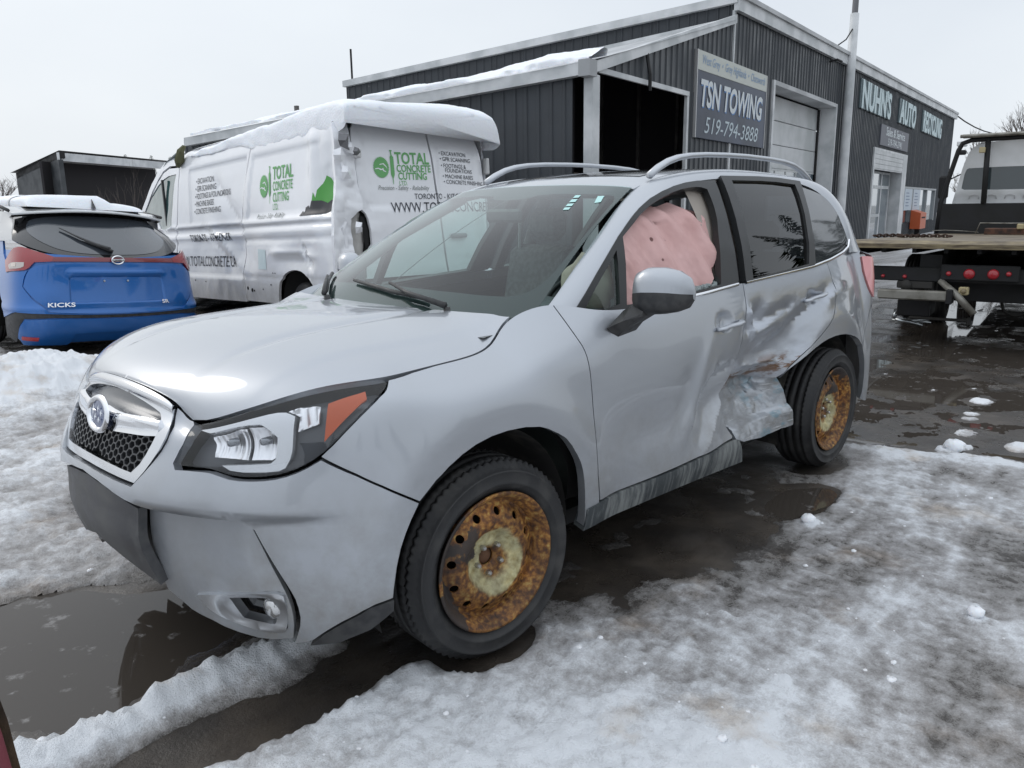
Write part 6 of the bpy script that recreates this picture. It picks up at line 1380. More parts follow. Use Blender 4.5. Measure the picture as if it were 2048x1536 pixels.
    # bay: posts, frame, dark inside
    B('white_post', -.10, .06, -5.78, -5.56, 0, 3.36, WTRIM, .01); B('bay_jamb', -.02, .04, -2.27, -2.19, 0, 3.47, WTRIM); B('bay_head', .0, .045, -5.56, -2.19, 3.40, 3.48, WTRIM)
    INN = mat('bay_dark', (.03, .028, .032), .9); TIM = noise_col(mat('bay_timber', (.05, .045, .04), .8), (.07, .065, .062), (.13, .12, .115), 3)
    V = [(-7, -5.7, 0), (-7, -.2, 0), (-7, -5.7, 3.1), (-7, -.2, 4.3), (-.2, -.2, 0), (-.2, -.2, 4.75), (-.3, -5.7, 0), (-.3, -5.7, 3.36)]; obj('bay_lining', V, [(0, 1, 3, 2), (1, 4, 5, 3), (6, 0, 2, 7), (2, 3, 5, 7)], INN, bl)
    for i in range(7): B('bay_stud', -6.98, -6.9, -5.4+.8*i, -5.34+.8*i, 0, 3.5, TIM)
    for i in range(7): B('bay_stud', -1.0-.9*i-.06, -1.0-.9*i, -.30, -.22, 0, 4.4, TIM)
    B('bay_girt', -6.95, -6.85, -5.6, -.3, 2.95, 3.10, TIM); B('bay_shelf', -1.2, -.7, -5.3, -2.4, 1.95, 2.0, mat('shelf_tan', (.16, .13, .11), .8))
    B('stored_panel', -.62, -.55, -4.9, -2.35, 1.55, 1.95, MATS['shelf_tan']); B('pale_shutter', -.42, -.36, -2.2+.3, -.35, 1.2, 2.05, DOORW)
    for i in range(4): B('pale_board', .03, .05, -1.75, -.1, 1.38+.17*i, 1.54+.17*i, DOORW)
    # garage door
    d = -.45
    for y0, y1 in ((2.60, 2.72), (8.32, 8.44)): B('door_jamb', d, .05, y0, y1, 0, 4.24, WTRIM)
    B('door_head', d, .05, 2.72, 8.32, 4.14, 4.24, FASC); 
    gd = empty('garage_door', (d, 5.5, 0)); gd.parent = bl
    for i in range(7):
        z0 = .02+.585*i; 
        if i == 3:
            for j in range(6):
                ya = -2.76+.92*j; B('door_window', -.02, .0, ya+.07, ya+.85, z0+.06, z0+.53, WGLASS, 0, gd)
                B('window_frame', -.03, .01, ya, ya+.07, z0, z0+.58, DOORW, 0, gd)
            B('door_section', -.03, .008, -2.76, 2.76, z0+.53, z0+.58, DOORW, 0, gd); B('door_section', -.03, .008, -2.76, 2.76, z0, z0+.06, DOORW, 0, gd)
        else: B('door_section', -.04, .0, -2.78, 2.78, z0, z0+.572, DOORW, .012, gd)
    B('door_track', d+.02, d+.06, 8.22, 8.30, 0, 4.1, TBLK)
    # entrance block
    B('entrance_panel', -.05, .03, 13.9, 20.2, 2.62, 3.32, DOORW); 
    for i in range(4): B('entrance_board', .03, .045, 13.95, 20.1, 2.66+.16*i, 2.80+.16*i, DOORW, .01)
    for y0, y1 in ((13.85, 14.05), (19.3, 20.22)): B('entrance_jamb', -.4, .05, y0, y1, 0, 3.35, WTRIM)
    B('entrance_head', -.4, .05, 14.05, 19.3, 3.27, 3.35, WTRIM)
    sd = empty('entrance_door', (-.38, 16.6, 0)); sd.parent = bl
    B('door_glass', -.02, 0, -2.4, 2.5, .1, 2.6, WGLASS, 0, sd)
    for y0 in (-2.5, -.9, .9, 2.4): B('door_stile', -.03, .03, y0, y0+.14, 0, 2.62, WTRIM, 0, sd)
    B('door_rail', -.03, .03, -2.5, 2.5, 2.0, 2.12, WTRIM, 0, sd); B('door_rail', -.03, .03, -2.5, 2.5, 2.55, 2.63, WTRIM, 0, sd); B('door_rail', -.03, .03, -.8, .9, .95, 1.05, WTRIM, 0, sd)
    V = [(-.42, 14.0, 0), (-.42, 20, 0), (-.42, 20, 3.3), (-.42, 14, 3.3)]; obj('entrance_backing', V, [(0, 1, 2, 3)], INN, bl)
    # shop window strip with notices
    B('shop_window', -.10, -.06, 20.3, 28.9, .64, 2.1, WGLASS)
    for y0 in (20.3, 22.25, 24.05, 26.2, 28.75): B('window_mullion', -.08, .03, y0, y0+.16, .6, 2.12, mat('grey_mullion', (.35, .37, .38), .5))
    B('window_head', -.08, .04, 20.3, 28.9, 2.04, 2.12, MATS['grey_mullion']); B('window_base', -.05, -.01, 22.4, 24.0, 0, .7, TBLK)
    # exhaust flue and floodlight
    V, F = tube([(.05, 7.2, 5.22), (.25, 7.2, 5.26), (.30, 7.5, 5.24)], .03, 6); obj('flood_light', V, F, TBLK, bl); V, F = tube([(.05, -4.0, 3.9), (.12, -4.0, 3.55), (.12, -4.0, 3.3)], .03, 6); obj('conduit', V, F, TBLK, bl)
building()
def board(name, y0, y1, z0, z1, m, label, x=.06, t=.05, dz=0.0):
    o = empty(name, mw=BMW @ Matrix.Translation((x, (y0+y1)/2, (z0+z1)/2))); o['label'] = label; o['category'] = 'sign'
    h = (y1-y0)/2; k = (z1-z0)/2; obj('sign_panel', *box(-t, 0, -h, h, -k, k, .006), m, o); return o, h, k
def letters(o, s, size, y, z, m, cond=1, bold=0, shear=0, x=.004, nm='sign_lettering', align='LEFT', space=1.0, stretch=1.0, ext=.004):
    V, F = text(s, size, bold, cond, shear, ext, align, space); obj(nm, [(x+c, y+a, z+b*stretch) for a, b, c in V], F, m, o)
WL = mat('sign_white', (.62, .66, .68), .5); SB = mat('sign_blue', (.08, .22, .50), .5); SK = noise_col(mat('sign_slate', (.04, .05, .075), .45), (.030, .040, .065), (.045, .06, .10), 1)
sg, h, k = board('sign', -1.90, 2.03, 2.70, 3.905, SK, 'dark towing sign with white slanted lettering and phone number hung on the workshop wall')
obj('sign_header', *box(-.05, .005, -h, h, k+.0, k+.345, .004), mat('header_cream', (.52, .54, .50), .5), sg)
for s, y0, y1, z0, hh, sh, bo, mm, xo in (('TSN TOWING', -h+.20, h-.20, k-.66, .50, .18, .035, SB, .004), ('TSN TOWING', -h+.17, h-.23, k-.64, .50, .18, .03, WL, .010), ('519-794-3888', -h+.42, h-.42, k-1.10, .30, .25, .0, mat('sign_ice', (.50, .58, .62), .5), .006)):
    V, F = fitl(s, y0, y1, z0, hh, sh, bo); obj('sign_lettering', [(c+xo, a, b) for c, a, b in V], F, mm, sg)
V, F = fitl('West Grey  \u2022  Grey Highlands  \u2022  Chatsworth', -h+.22, h-.12, k+.07, .21, .2); obj('sign_lettering', [(c+.010, a, b) for c, a, b in V], F, mat('sign_soft_blue', (.22, .34, .52), .5), sg)
for y in (-h-.03, h): obj('sign_edge', *box(-.06, .01, y, y+.03, -k, k+.345), mat('edge_bright', (.5, .5, .5), .4, .5), sg)
PALE = noise_col(mat('letter_board_pale', (.10, .14, .16), .5), (.08, .115, .13), (.13, .175, .19), .8)
DKL = mat('sign_dark_lettering', (.08, .10, .11), .5)
for s, y0, y1, z, lab in (("NUHN'S", 11.10, 15.95, 4.83, "pale sign board reading NUHN'S, first of the three under the eave"), ('AUTO', 17.55, 21.20, 4.87, 'pale sign board reading AUTO between two similar boards'), ('RECYCLING', 22.85, 28.5, 4.91, 'pale sign board reading RECYCLING nearest the far corner')):
    o, h, k = board('sign', y0, y1, z-.44, z+.44, PALE, lab); o['group'] = 'name boards under the workshop eave'
    V, F = text(s, 1.0, .035, 1, 0, .01, 'CENTER'); V = np.array(V); w = V[:, 0].max()-V[:, 0].min(); V[:, 0] *= (y1-y0)*.95/w; V[:, 1] *= .80/.70
    obj('sign_lettering', [(.02+c, a, b-.40) for a, b, c in V], F, mat('letter_white', (.55, .66, .68), .5), o)
    V[:, 0] += .05; obj('letter_shadow', [(.005, a, b-.43) for a, b, c in V], F, DKL, o)
o, h, k = board('sign', 14.6, 20.0, 3.46, 4.17, mat('sales_board', (.11, .115, .14), .5), 'small grey sales and service sign above the shop entrance')
letters(o, 'Sales & Service', .42, 0, .02, WL, 1.45, .004, .1, align='CENTER'); letters(o, '519-794-2741', .34, 0, -.30, WL, 1.45, 0, 0, align='CENTER')
for y, lab in ((20.35, 'white notice sheet in the shop window beside the entrance'), (22.42, 'white notice sheet in the shop window above the orange box')):
    o, h, k = board('notice', y, y+1.75, 1.15, 2.03, mat('notice_paper', (.50, .56, .62), .6), lab, x=.05, t=.02)
    for i in range(5): obj('notice_line', *box(.002, .004, -.55, .1+.1*(i % 3), .25-.13*i, .29-.13*i), mat('notice_ink', (.2, .25, .35), .6), o)
ob = empty('newspaper_box', mw=BMW @ Matrix.Translation((.25, 22.9, 0))); ob['label'] = 'orange mailbox-like cabinet standing by the shop window'; ob['category'] = 'box'
OR = mat('orange_plastic', (.50, .10, .03), .45); V = [(-.2, -.75, .35), (.2, -.75, .35), (.2, .75, .35), (-.2, .75, .35), (-.2, -.75, 1.15), (.2, -.75, 1.02), (.2, .75, 1.02), (-.2, .75, 1.15)]
obj('cabinet', V, [(0, 3, 2, 1), (4, 5, 6, 7), (0, 1, 5, 4), (1, 2, 6, 5), (2, 3, 7, 6), (3, 0, 4, 7)], OR, ob); obj('slot', *box(.20, .215, -.45, .45, .80, .86), DARK, ob); obj('stand', *box(-.1, .1, -.1, .1, 0, .36), TBLK, ob)
# snow strip on the lean-to eave
def es_fn(s, t):
    x = .10-9.7*s; th = np.pi*t; cx = np.cos(th); sz = np.sin(th); xx = x*np.ones_like(th)
    n = fbm(xx.ravel(), (xx*0+t*2).ravel(), .9, 5, 91).reshape(xx.shape); w = .34+.30*np.clip(n, -.3, .6)
    thk = np.clip(.13+.12*n, .02, .24)*(1-.55*s)+0*th
    y = -5.72+w*(-cx)-.0; y = np.maximum(y, -6.04+.03*n)
    zr = 3.52+.048*(x-.1)+.265*np.clip(y+5.95, 0, 9)
    return np.stack([xx, y, zr+thk*np.abs(sz)**.5-.01], 2)
snow_slab('eave_snow', BMW, es_fn, 260, 14, 'long strip of old snow along the lean-to eave of the workshop')
# snow dusting patches left on the roof joint
# ================================================================ pole, wires
pl = empty('flag_pole', mw=BMW @ Matrix.Translation((.2, 8.98, 0))); pl['label'] = 'tall white pole with a thinner dark tip in front of the workshop facade'; pl['category'] = 'pole'
V, F = lathe([(.150, 0), (.135, 4), (.118, 6.72), (.085, 6.74)], 20, 'z'); obj('pole_shaft', V, F, WTRIM, pl, smooth=True)
V, F = lathe([(.085, 6.72), (.075, 10.5), (0, 10.52)], 16, 'z'); obj('pole_tip', V, F, mat('pole_grey', (.16, .16, .17), .5, .3), pl, smooth=True)
V, F = tube([(.0, -.13, 6.3), (-.1, -.35, 6.0), (-.35, -.75, 5.72), (-.6, -1.1, 5.66)], .018, 6); obj('service_cable', V, F, TBLK, pl, smooth=True)
an = empty('roof_antenna', mw=BMW @ Matrix.Translation((-10.85, 0, 4.9))); an['label'] = 'thin dark vent pipe rising from the far end of the workshop roof'; an['category'] = 'pipe'
V, F = tube([(0, 0, -.1), (0, 0, .88)], .028, 8); obj('pipe', V, F, TBLK, an); V, F = lathe([(.06, 0), (.05, .08), (.03, .1)], 10, 'z'); obj('pipe_collar', V, F, GRIME, an)
P0 = BMW @ Vector((0, 33.1, 6.02)); V, F = tube([tuple(P0+(Vector((72.65, 11.2, 8.7))-P0)*t+Vector((0, 0, -1.6*4*t*(1-t)))) for t in np.linspace(0, 1, 14)], .035, 5)
o = obj('overhead_wire', V, F, TBLK); o['label'] = 'dark overhead wire running right from the workshop corner'; o['category'] = 'wire'
# ================================================================ shed on the left
SHW = noise_col(mat('shed_boards', (.05, .055, .06), .7), (.040, .045, .05), (.075, .08, .085), 2)
def shed():
    c = np.array([8.99, 31.36]); r = np.array([15.0, 35.5]); l = np.array([8.66, 35.9])
    sh = empty('open_shed', (9.0, 31.4, 0)); sh['label'] = 'dark open-fronted shed with a pale eave on the far left'; sh['category'] = 'shed'
    o3 = Vector((9.0, 31.4, 0))
    def wall(nm, a, b, z0a, z0b, z1a, z1b, m, t=.1, n=1, gap=0):
        for i in range(n):
            f0, f1 = i/n, (i+1)/n-gap; p = a+(b-a)*f0; q = a+(b-a)*f1; nn = np.array([-(b-a)[1], (b-a)[0]]); nn = nn/np.linalg.norm(nn)*t
            V = []
            for s in (0, 1):
                for w_, f in ((p, f0), (q, f1)):
                    for zz0, zz1 in ((z0a+(z0b-z0a)*f, z1a+(z1b-z1a)*f),):
                        V += [(w_[0]+nn[0]*s-9.0, w_[1]+nn[1]*s-31.4, zz0), (w_[0]+nn[0]*s-9.0, w_[1]+nn[1]*s-31.4, zz1)]
            obj(nm, V, [(0, 2, 3, 1), (4, 5, 7, 6), (0, 1, 5, 4), (2, 6, 7, 3), (1, 3, 7, 5), (0, 4, 6, 2)], m, sh)
    wall('end_board', l, c, 0, 0, 2.95, 3.55, SHW, .06, 14, .0)
    back = (r-c); nb = np.array([back[1], -back[0]])/np.linalg.norm(back)
    wall('eave_fascia', c, r, 3.42, 3.42, 3.72, 3.72, WTRIM, .12); wall('rake_fascia', l, c, 2.90, 3.52, 3.12, 3.78, TBLK, .2)
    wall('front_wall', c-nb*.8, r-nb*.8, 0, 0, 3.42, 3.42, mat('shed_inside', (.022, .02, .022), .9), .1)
    for f in (0.0, .97): p = c+(r-c)*f; obj('shed_post', *box(p[0]-9.08, p[0]-8.92, p[1]-31.48, p[1]-31.32, 0, 3.45), SHW, sh)
    V = [(c[0]-9, c[1]-31.4, 3.80), (r[0]-9, r[1]-31.4, 3.80), (r[0]-9.2, r[1]-27, 3.1), (l[0]-9-.2, l[1]-31.4, 3.14)]; obj('shed_roof', V, [(0, 1, 2, 3)], GREYP, sh)
shed()
# ================================================================ vegetation
BARK = noise_col(mat('winter_bark', (.10, .085, .075), .9), (.06, .05, .045), (.15, .13, .12), 6)
TWIG = mat('twig_brown', (.12, .10, .09), .9)
def bare_tree(name, loc, H, label, seed, spread=.5, group=None, levels=5, trunk_r=None, lean=0):
    rg = random.Random(seed); TV = ([], []); CV = ([], [])
    def br(p, d, L, r, lv):
        nonlocal TV, CV
        n = 4; pts = [p]; q = p; dd = d
        for i in range(n):
            dd = (dd+Vector((rg.uniform(-.16, .16), rg.uniform(-.16, .16), rg.uniform(-.04, .14)))).normalized(); q = q+dd*L/n; pts.append(q)
        v = tube([tuple(x) for x in pts], [r*(1-.5*i/n) for i in range(n+1)], 6 if lv < 2 else 3, cap=False)
        if lv < 2: TV = join(TV, v)
        else: CV = join(CV, v)
        if lv >= levels: return
        k = rg.choice((3, 3, 4)) if lv else 5
        for i in range(k):
            t = rg.uniform(.35, 1.0) if lv else rg.uniform(.3, 1.0); b = pts[min(n, int(t*n))]; a = rg.uniform(0, 2*math.pi); s = rg.uniform(.35, .85)*spread*1.7
            nd = (dd+Vector((math.cos(a)*s, math.sin(a)*s, rg.uniform(.0, .35)))).normalized(); br(b, nd, L*rg.uniform(.5, .75), r*.5, lv+1)
    br(Vector((0, 0, 0)), Vector((lean, 0, 1)), H*.42, trunk_r or H*.018, 0)
    t = empty(name, loc); t['label'] = label; t['category'] = 'tree'
    if group: t['group'] = group
    obj('trunk', *TV, BARK, t, smooth=True); c = obj('crown', *CV, TWIG, t); c['kind'] = 'stuff'; return t
def conifer(name, loc, H, R, label, seed, col=(.035, .055, .03), group=None):
    rg = np.random.RandomState(seed); t = empty(name, loc); t['label'] = label; t['category'] = 'tree'
    if group: t['group'] = group
    V, F = tube([(0, 0, 0), (0, 0, H*.98)], [H*.018, .01], 6); obj('trunk', V, F, BARK, t)
    V = []; F = []; n = 1500
    for i in range(n):
        f = rg.rand()**.75; z = H*(.06+.94*f); rr = R*(1-f)**.9*(.75+.25*math.sin(f*60))*(.35+.65*rg.rand()**.4)+.05; a = rg.rand()*2*math.pi; c = np.array([rr*math.cos(a), rr*math.sin(a), z-rr*.25]); s = H*.035*(1.15-f)*(.6+.8*rg.rand())
        d = np.array([math.cos(a), math.sin(a), -.25]); w = np.array([-math.sin(a), math.cos(a), rg.uniform(-.4, .4)]); n0 = len(V); V += [tuple(c-w*s*.5), tuple(c+w*s*.5), tuple(c+d*s*1.6), tuple(c-d*s*.3+np.array([0, 0, s*.5]))]; F += [(n0, n0+1, n0+2), (n0+1, n0, n0+3)]
    c = obj('crown', V, F, noise_col(mat('conifer_needles', col, .8), (.018, .028, .016), (.05, .07, .035), .7), t); c['kind'] = 'stuff'; return t
g = 'bare trees beyond the truck'
bare_tree('bare_tree', (70.1, 14.5, 0), 9.6, 'bare winter tree above the cab of the tow truck', 5, .55, g)
bare_tree('bare_tree', (72.6, 12.3, 0), 13.0, 'bare winter tree cut by the right edge of the picture', 8, .55, g)
bare_tree('bare_tree', (68.6, 16.1, 0), 6.2, 'low bare tree showing beside the far corner of the workshop', 12, .6, g)
bare_tree('bare_tree', (11.5, 50, 0), 4.2, 'bushy bare tree at the far left behind the blue car', 21, .8, levels=5)
bare_tree('bare_tree', (15.0, 67, 0), 6.5, 'faint bare tree at the left picture edge', 22, .8, levels=5)
g = 'saplings in front of the shed'
for i, (x, y, H, lab, sd) in enumerate(((5.30, 15.3, 3.3, 'tall thin bare sapling in front of the open shed, beside the van', 31), (5.0, 15.6, 2.7, 'leaning bare sapling in front of the open shed, left of the tall one', 32), (5.75, 15.9, 2.7, 'short bare sapling right beside the nose of the van', 33))):
    bare_tree('sapling', (x, y, 0), H, lab, sd, .35, g, levels=3, trunk_r=.018, lean=(-.05, -.3, .2)[i])
g = 'evergreens peeking over the shed roof'
for i in range(7): conifer('evergreen_tree', (20.4+.75*i, 56-.35*i+(i % 2), 0), 5.2+.35*math.sin(i*2.3), 1.3, 'evergreen top over the shed roof, '+('leftmost', 'second from the left', 'third from the left', 'in the middle', 'third from the right', 'second from the right', 'rightmost')[i]+' of the seven', 40+i, group=g)
# trees and a yellow machine across the yard, behind the photographer: they show as reflections in the side glass
g = 'evergreens across the yard behind the camera'
for i, (x, y, H) in enumerate(((24.5, -7.0, 8.6), (26, -8.6, 9.6), (27.5, -10.2, 8.4), (29, -11.2, 10.6), (27, -13.2, 9.5), (31, -15, 11), (2, -30, 9), (-6, -34, 11), (-14, -30, 10), (10, -32, 8), (18, -28, 9), (-22, -24, 9))):
    conifer('evergreen_tree', (x, y, 0), H, H*.2, 'dark evergreen about %d metres tall, '%H+('first beyond the yellow loader', 'second beyond the yellow loader', 'third beyond the yellow loader', 'behind the loader, tallest of the near ones', 'standing alone behind the loader', 'farthest beyond the loader', 'straight behind the camera', 'behind the camera to the left', 'far left behind the camera', 'behind the camera to the right', 'between loader and camera line', 'at the left end of the yard')[i], 60+i, group=g)
ym = empty('yellow_loader', (23.5, -9.2, 0), (0, 0, .4)); ym['label'] = 'yellow loader across the yard, outside the picture, mirrored in the side glass'; ym['category'] = 'loader'
YEL = mat('machine_yellow', (.55, .38, .03), .4)
obj('loader_body', *box(-2.2, 1.6, -.9, .9, .9, 2.6, .15), YEL, ym); obj('loader_cab', *box(-.6, .9, -.7, .7, 2.6, 4.0, .12), YEL, ym); obj('cab_glass', *box(-.5, .8, -.72, .72, 2.85, 3.75, .02), MATS['van_glass'], ym); obj('bucket', *box(-3.6, -2.3, -1.2, 1.2, .3, 1.4, .1), YEL, ym)
for a in (-1.4, 1.1):
    for b in (-1, 1): obj('loader_wheel', *lathe([(0, -.25), (.7, -.25), (.75, -.1), (.75, .1), (.7, .25), (0, .25)], 20, 'y', centre=(a, b*1.0, .75)), RUBBER, ym, smooth=True)
# ================================================================ wet yard, slush and snow
def axis(spans):
    o = []
    for a, b, s in spans: o += list(np.arange(a, b, s))
    return np.array(o+[spans[-1][1]])
def geo(a, b, s0, k=1.12):
    o = [a]; s = s0
    while o[-1]+s < b: o.append(o[-1]+s); s *= k
    return o+[b]
gx = np.unique(np.round(np.concatenate([-np.array(geo(2.3, 90, .04))[::-1], np.arange(-2.3, 2.6, .016), np.arange(2.6, 5.6, .028), np.arange(5.6, 9.5, .06), geo(9.5, 600, .1)]), 4))
gy = np.unique(np.round(np.concatenate([-np.array(geo(2.6, 90, .04))[::-1], np.arange(-2.6, .9, .016), np.arange(.9, 4.0, .028), np.arange(4.0, 7.6, .045), geo(7.6, 600, .1)]), 4))
X, Y = np.meshgrid(gx, gy, indexing='ij'); sh_ = X.shape; x = X.ravel(); y = Y.ravel()
near = (np.hypot(x, y) < 60)
def N_(sc, oct, seed, gain=.5, sx=1, sy=1, wx=0): return fbm(x*sx+wx, y*sy, sc, oct, seed, gain)
wx_ = x+.10*N_(1.5, 3, 201); wy_ = y+.10*N_(1.5, 3, 202)          # warped coordinates for ragged outlines
def band(v, a, b, s): return sstep(v, a-s, a+s)*sstep(-v, -b-s, -b+s)
def seg(x0, y0, x1, y1, w):
    dx, dy = x1-x0, y1-y0; L2 = dx*dx+dy*dy; t = np.clip(((wx_-x0)*dx+(wy_-y0)*dy)/L2, 0, 1); return np.exp(-(np.hypot(wx_-x0-t*dx, wy_-y0-t*dy)/w)**2)
base = .010*N_(.8, 3, 210)+.003*N_(6, 3, 211)+.0012*N_(45, 3, 212)
base = base*sstep(np.hypot(x, y), 0, .5)
fine = N_(9, 5, 220, .6); mid = N_(2.6, 5, 221, .55); big = N_(.9, 4, 222); grit = N_(38, 4, 223, .6)
# --- cover field c: <0 bare wet ground, >0 snow/slush; w: how clean-white it is
c = .10+.30*big+.38*mid+.22*fine; w = .42+.22*big+.30*mid+.24*fine
# front-left field of churned snow
fl = sstep(-wx_, .35, .75)*sstep(wy_, .45, .9)+sstep(wy_, 1.4, 2.2)*sstep(-wx_, -1.6, -.4); fl = np.clip(fl, 0, 1)
c = c+fl*(.30+.25*mid); w = w+fl*(.25)
# puddle bottom-left
pud = np.exp(-(((wx_+.98)/.34)**2+((wy_-.28)/.42)**2)**2)*1.0
pud = np.maximum(pud, np.exp(-(((wx_+.66)/.24)**2+((wy_-.18)/.26)**2)**2)*.9)
c = c-1.6*pud
# ridge between puddle and wheel track
rd = np.maximum(seg(-1.45, -.33, -.55, -.31, .085), seg(-.55, -.31, -.35, -.36, .055)); c = c+1.0*rd+1.1*rd*N_(6, 4, 264, .6); w = w+.9*rd
# wheel track leading to the front tyre, and the one on the far side
def track(yc, hw, x0, x1): return sstep(-np.abs(wy_-yc), -hw-.05, -hw+.05)*sstep(x, x0-.15, x0)*sstep(-x, -x1-.1, -x1)
tk = track(-.585, .105, -2.2, .05); c = c-.42*tk+.55*tk*N_(14, 3, 230, sy=1.0, sx=.12); w = w-.42*tk; 
# bright snow field at the bottom centre
bs = sstep(-wy_, .68, .76)*sstep(-wx_, -.55, .15); c = c+.7*bs; w = w+.36*bs
# right foreground: packed icy slush in driving streaks (run diagonally along +x)
st = fbm(x*.35+y*.25, y*1.2-x*.35, 2.6, 5, 240, .55); rf = sstep(-wy_, .82, 1.15)*sstep(wx_, -.1, .5); st2 = fbm(x*.12+y*.02, y*1.0-x*.10, 16, 4, 241, .6); c = c+rf*(.30+.25*st); w = w+rf*(.17+.50*st+.10*fine+.26*st2)
# dark wet strip under and beside the car
und = sstep(wy_, -.82, -.64)*sstep(-wy_, -1.0, -.7)*sstep(wx_, -.38, -.15)*sstep(-x, -3.35, -3.0); ub = sstep(wy_, -.62, -.42); c = c-(.04+.62*ub+.2*mid)*und; w = w-(.24+.25*ub)*und
br_ = np.exp(-(((wx_-1.35)/.75)**2+((wy_+.86)/.22)**2)); c = c-.38*br_; w = w-.42*br_
br2 = np.exp(-(((wx_-1.2)/.28)**2+((wy_+1.0)/.18)**2)); c = c-.3*br2; w = w-.25*br2
sp = np.exp(-(((wx_-2.02)/.27)**2+((wy_+1.02)/.13)**2)**2); c = c-1.3*sp
# beyond the rear: bare brown wet asphalt up to the truck
edge = wx_-(3.22+.30*np.clip(-wy_-.9, 0, 2)+.0*y)
bare = sstep(edge, -.06, .08)*sstep(-x, -60, -30)*sstep(-wy_, -1.6, -.9); c = c-(.95)*bare; w = w-.25*bare
rim = np.exp(-((edge+.12)/.12)**2)*sstep(-wy_, .7, .9); c = c+.35*rim; w = w+.35*rim
for (bx, by, r_, a_) in ((3.45, -1.32, .075, 1.5), (3.53, -1.36, .05, 1.4), (4.26, -1.18, .10, .95), (3.85, -1.25, .15, .75), (4.9, -1.13, .11, 1.0), (4.45, -1.17, .07, .9), (5.0, -.74, .07, .95), (5.64, -.18, .11, .9), (5.45, -.25, .06, .9), (7.23, -.32, .16, .8), (3.75, -1.62, .16, 1.2), (6.6, -.6, .12, .6), (5.3, -.95, .05, .8), (1.75, -1.16, .045, 1.3), (1.31, -1.97, .035, 1.2), (.50, -1.62, .02, 1.0)):
    q = np.exp(-(((wx_-bx)/r_)**2+((wy_-by)/(r_*.7))**2)**1.5); c = c+a_*q; w = w+.7*a_*q
# under the other vehicles
for (ax, bx, ay, by) in ((.7, 2.5, 6.3, 10.5), (3.0, 5.2, 4.4, 11)): u_ = band(x, ax, bx, .15)*band(y, ay, by, .2); c = c-1.6*u_
ut = sstep(x, 6.6, 7.2)*band(y, -3, .9, .2)*sstep(-x, -16, -15); c = c-.8*ut
# yard farther away: patchy
far = sstep(np.hypot(x, y), 9, 16); c = c+far*.25; w = w+far*.15
# bank of ploughed snow on the left
bk = np.exp(-(((wx_-.22)/.75)**2+((wy_-4.9)/.75)**2)**1.3); bk2 = np.exp(-(((wx_+1.3)/1.2)**2+((wy_-5.0)/.9)**2)**1.2); bank = np.maximum(bk, .75*bk2)
c = c+1.2*bank; w = w+.7*bank
# tyres press flat
for tx, ty in ((0, -.78), (2.64, -.78), (0, .78), (2.64, .78)): q = np.exp(-(((x-tx)/.20)**2+((y-ty)/.15)**2)**2); c = c-1.8*q; base = base*(1-q)
w = np.clip(w, 0, 1.2)
tp = 0; tpat = 0
for yc, sl_ in ((-1.52, .05), (-2.02, .05), (-1.25, -.02)):
    yy_ = y-(yc+sl_*x); b_ = sstep(-np.abs(yy_), -.12, -.09)*rf*sstep(mid, -.35, .0); tp = np.maximum(tp, b_); tpat = tpat+b_*np.sin(x*2*np.pi/.060+np.abs(yy_)*30)*(.6+.4*np.sign(np.sin(yy_*85)))
w = w+.10*tpat-.07*tp
lum = N_(16, 4, 250, .6); chunks = np.clip(np.abs(N_(7, 4, 251, .6))*2.2, 0, 1)
thick = np.clip(c, -.35, 1.6)
hi = .040*np.clip(thick, 0, 2)**1.0*(.55+.45*np.clip(w, 0, 1))+.010*np.sign(thick)*0
hi = hi*(1-.35*rf)+sstep(thick, 0, .25)*(.016*lum+.018*chunks*np.clip(w, 0, 1)+.005*N_(60, 3, 252, .6)); flat = rf*(1-bs)*.65; hi = hi*(1-flat)+flat*sstep(thick, 0, .2)*(.006+.006*lum+.004*st2)+.0035*tpat
hi = hi+bank*(.20+.10*np.abs(N_(2.2, 5, 253, .6))*2)+.03*fl*np.clip(mid+.4, 0, 1)+.018*rd*(.5+1.2*np.clip(np.abs(N_(11, 4, 261, .62))*2.6, 0, 1.3)+.5*np.clip(N_(4, 3, 262)*2, -1, 1))+.010*np.clip(np.abs(N_(20, 4, 263, .6))*2, 0, 1)*sstep(thick, .1, .5)*(1-flat)
sz = base+hi-.02*sstep(-thick, 0, .15)
gz_ = base-.012*np.clip(pud, 0, 1)-.010*sp-.006*sstep(-c, .2, .8)
lim = near
def tri_grid(z, keep, attr=None, name='g', m=None, kind='structure'):
    a, b = sh_; idx = np.arange(a*b).reshape(a, b); q = np.stack([idx[:-1, :-1], idx[1:, :-1], idx[1:, 1:], idx[:-1, 1:]], -1).reshape(-1, 4)
    if keep is not None: q = q[keep[q].any(1)]
    used = np.unique(q); rm = np.full(a*b, -1); rm[used] = np.arange(len(used)); q = rm[q]
    me = bpy.data.meshes.new(name); n = len(used); me.vertices.add(n); me.vertices.foreach_set('co', np.stack([x[used], y[used], z[used]], 1).astype(np.float32).ravel())
    me.loops.add(len(q)*4); me.loops.foreach_set('vertex_index', q.ravel().astype(np.int32)); me.polygons.add(len(q)); me.polygons.foreach_set('loop_start', np.arange(0, len(q)*4, 4, dtype=np.int32)); me.polygons.foreach_set('loop_total', np.full(len(q), 4, np.int32)); me.update(calc_edges=True); me.polygons.foreach_set('use_smooth', [True]*len(q))
    for k_, arr in (attr or {}).items(): at = me.attributes.new(k_, 'FLOAT', 'POINT'); at.data.foreach_set('value', arr[used].astype(np.float32))
    me.materials.append(m); o = bpy.data.objects.new(name, me); COL.objects.link(o); o['kind'] = kind; return o
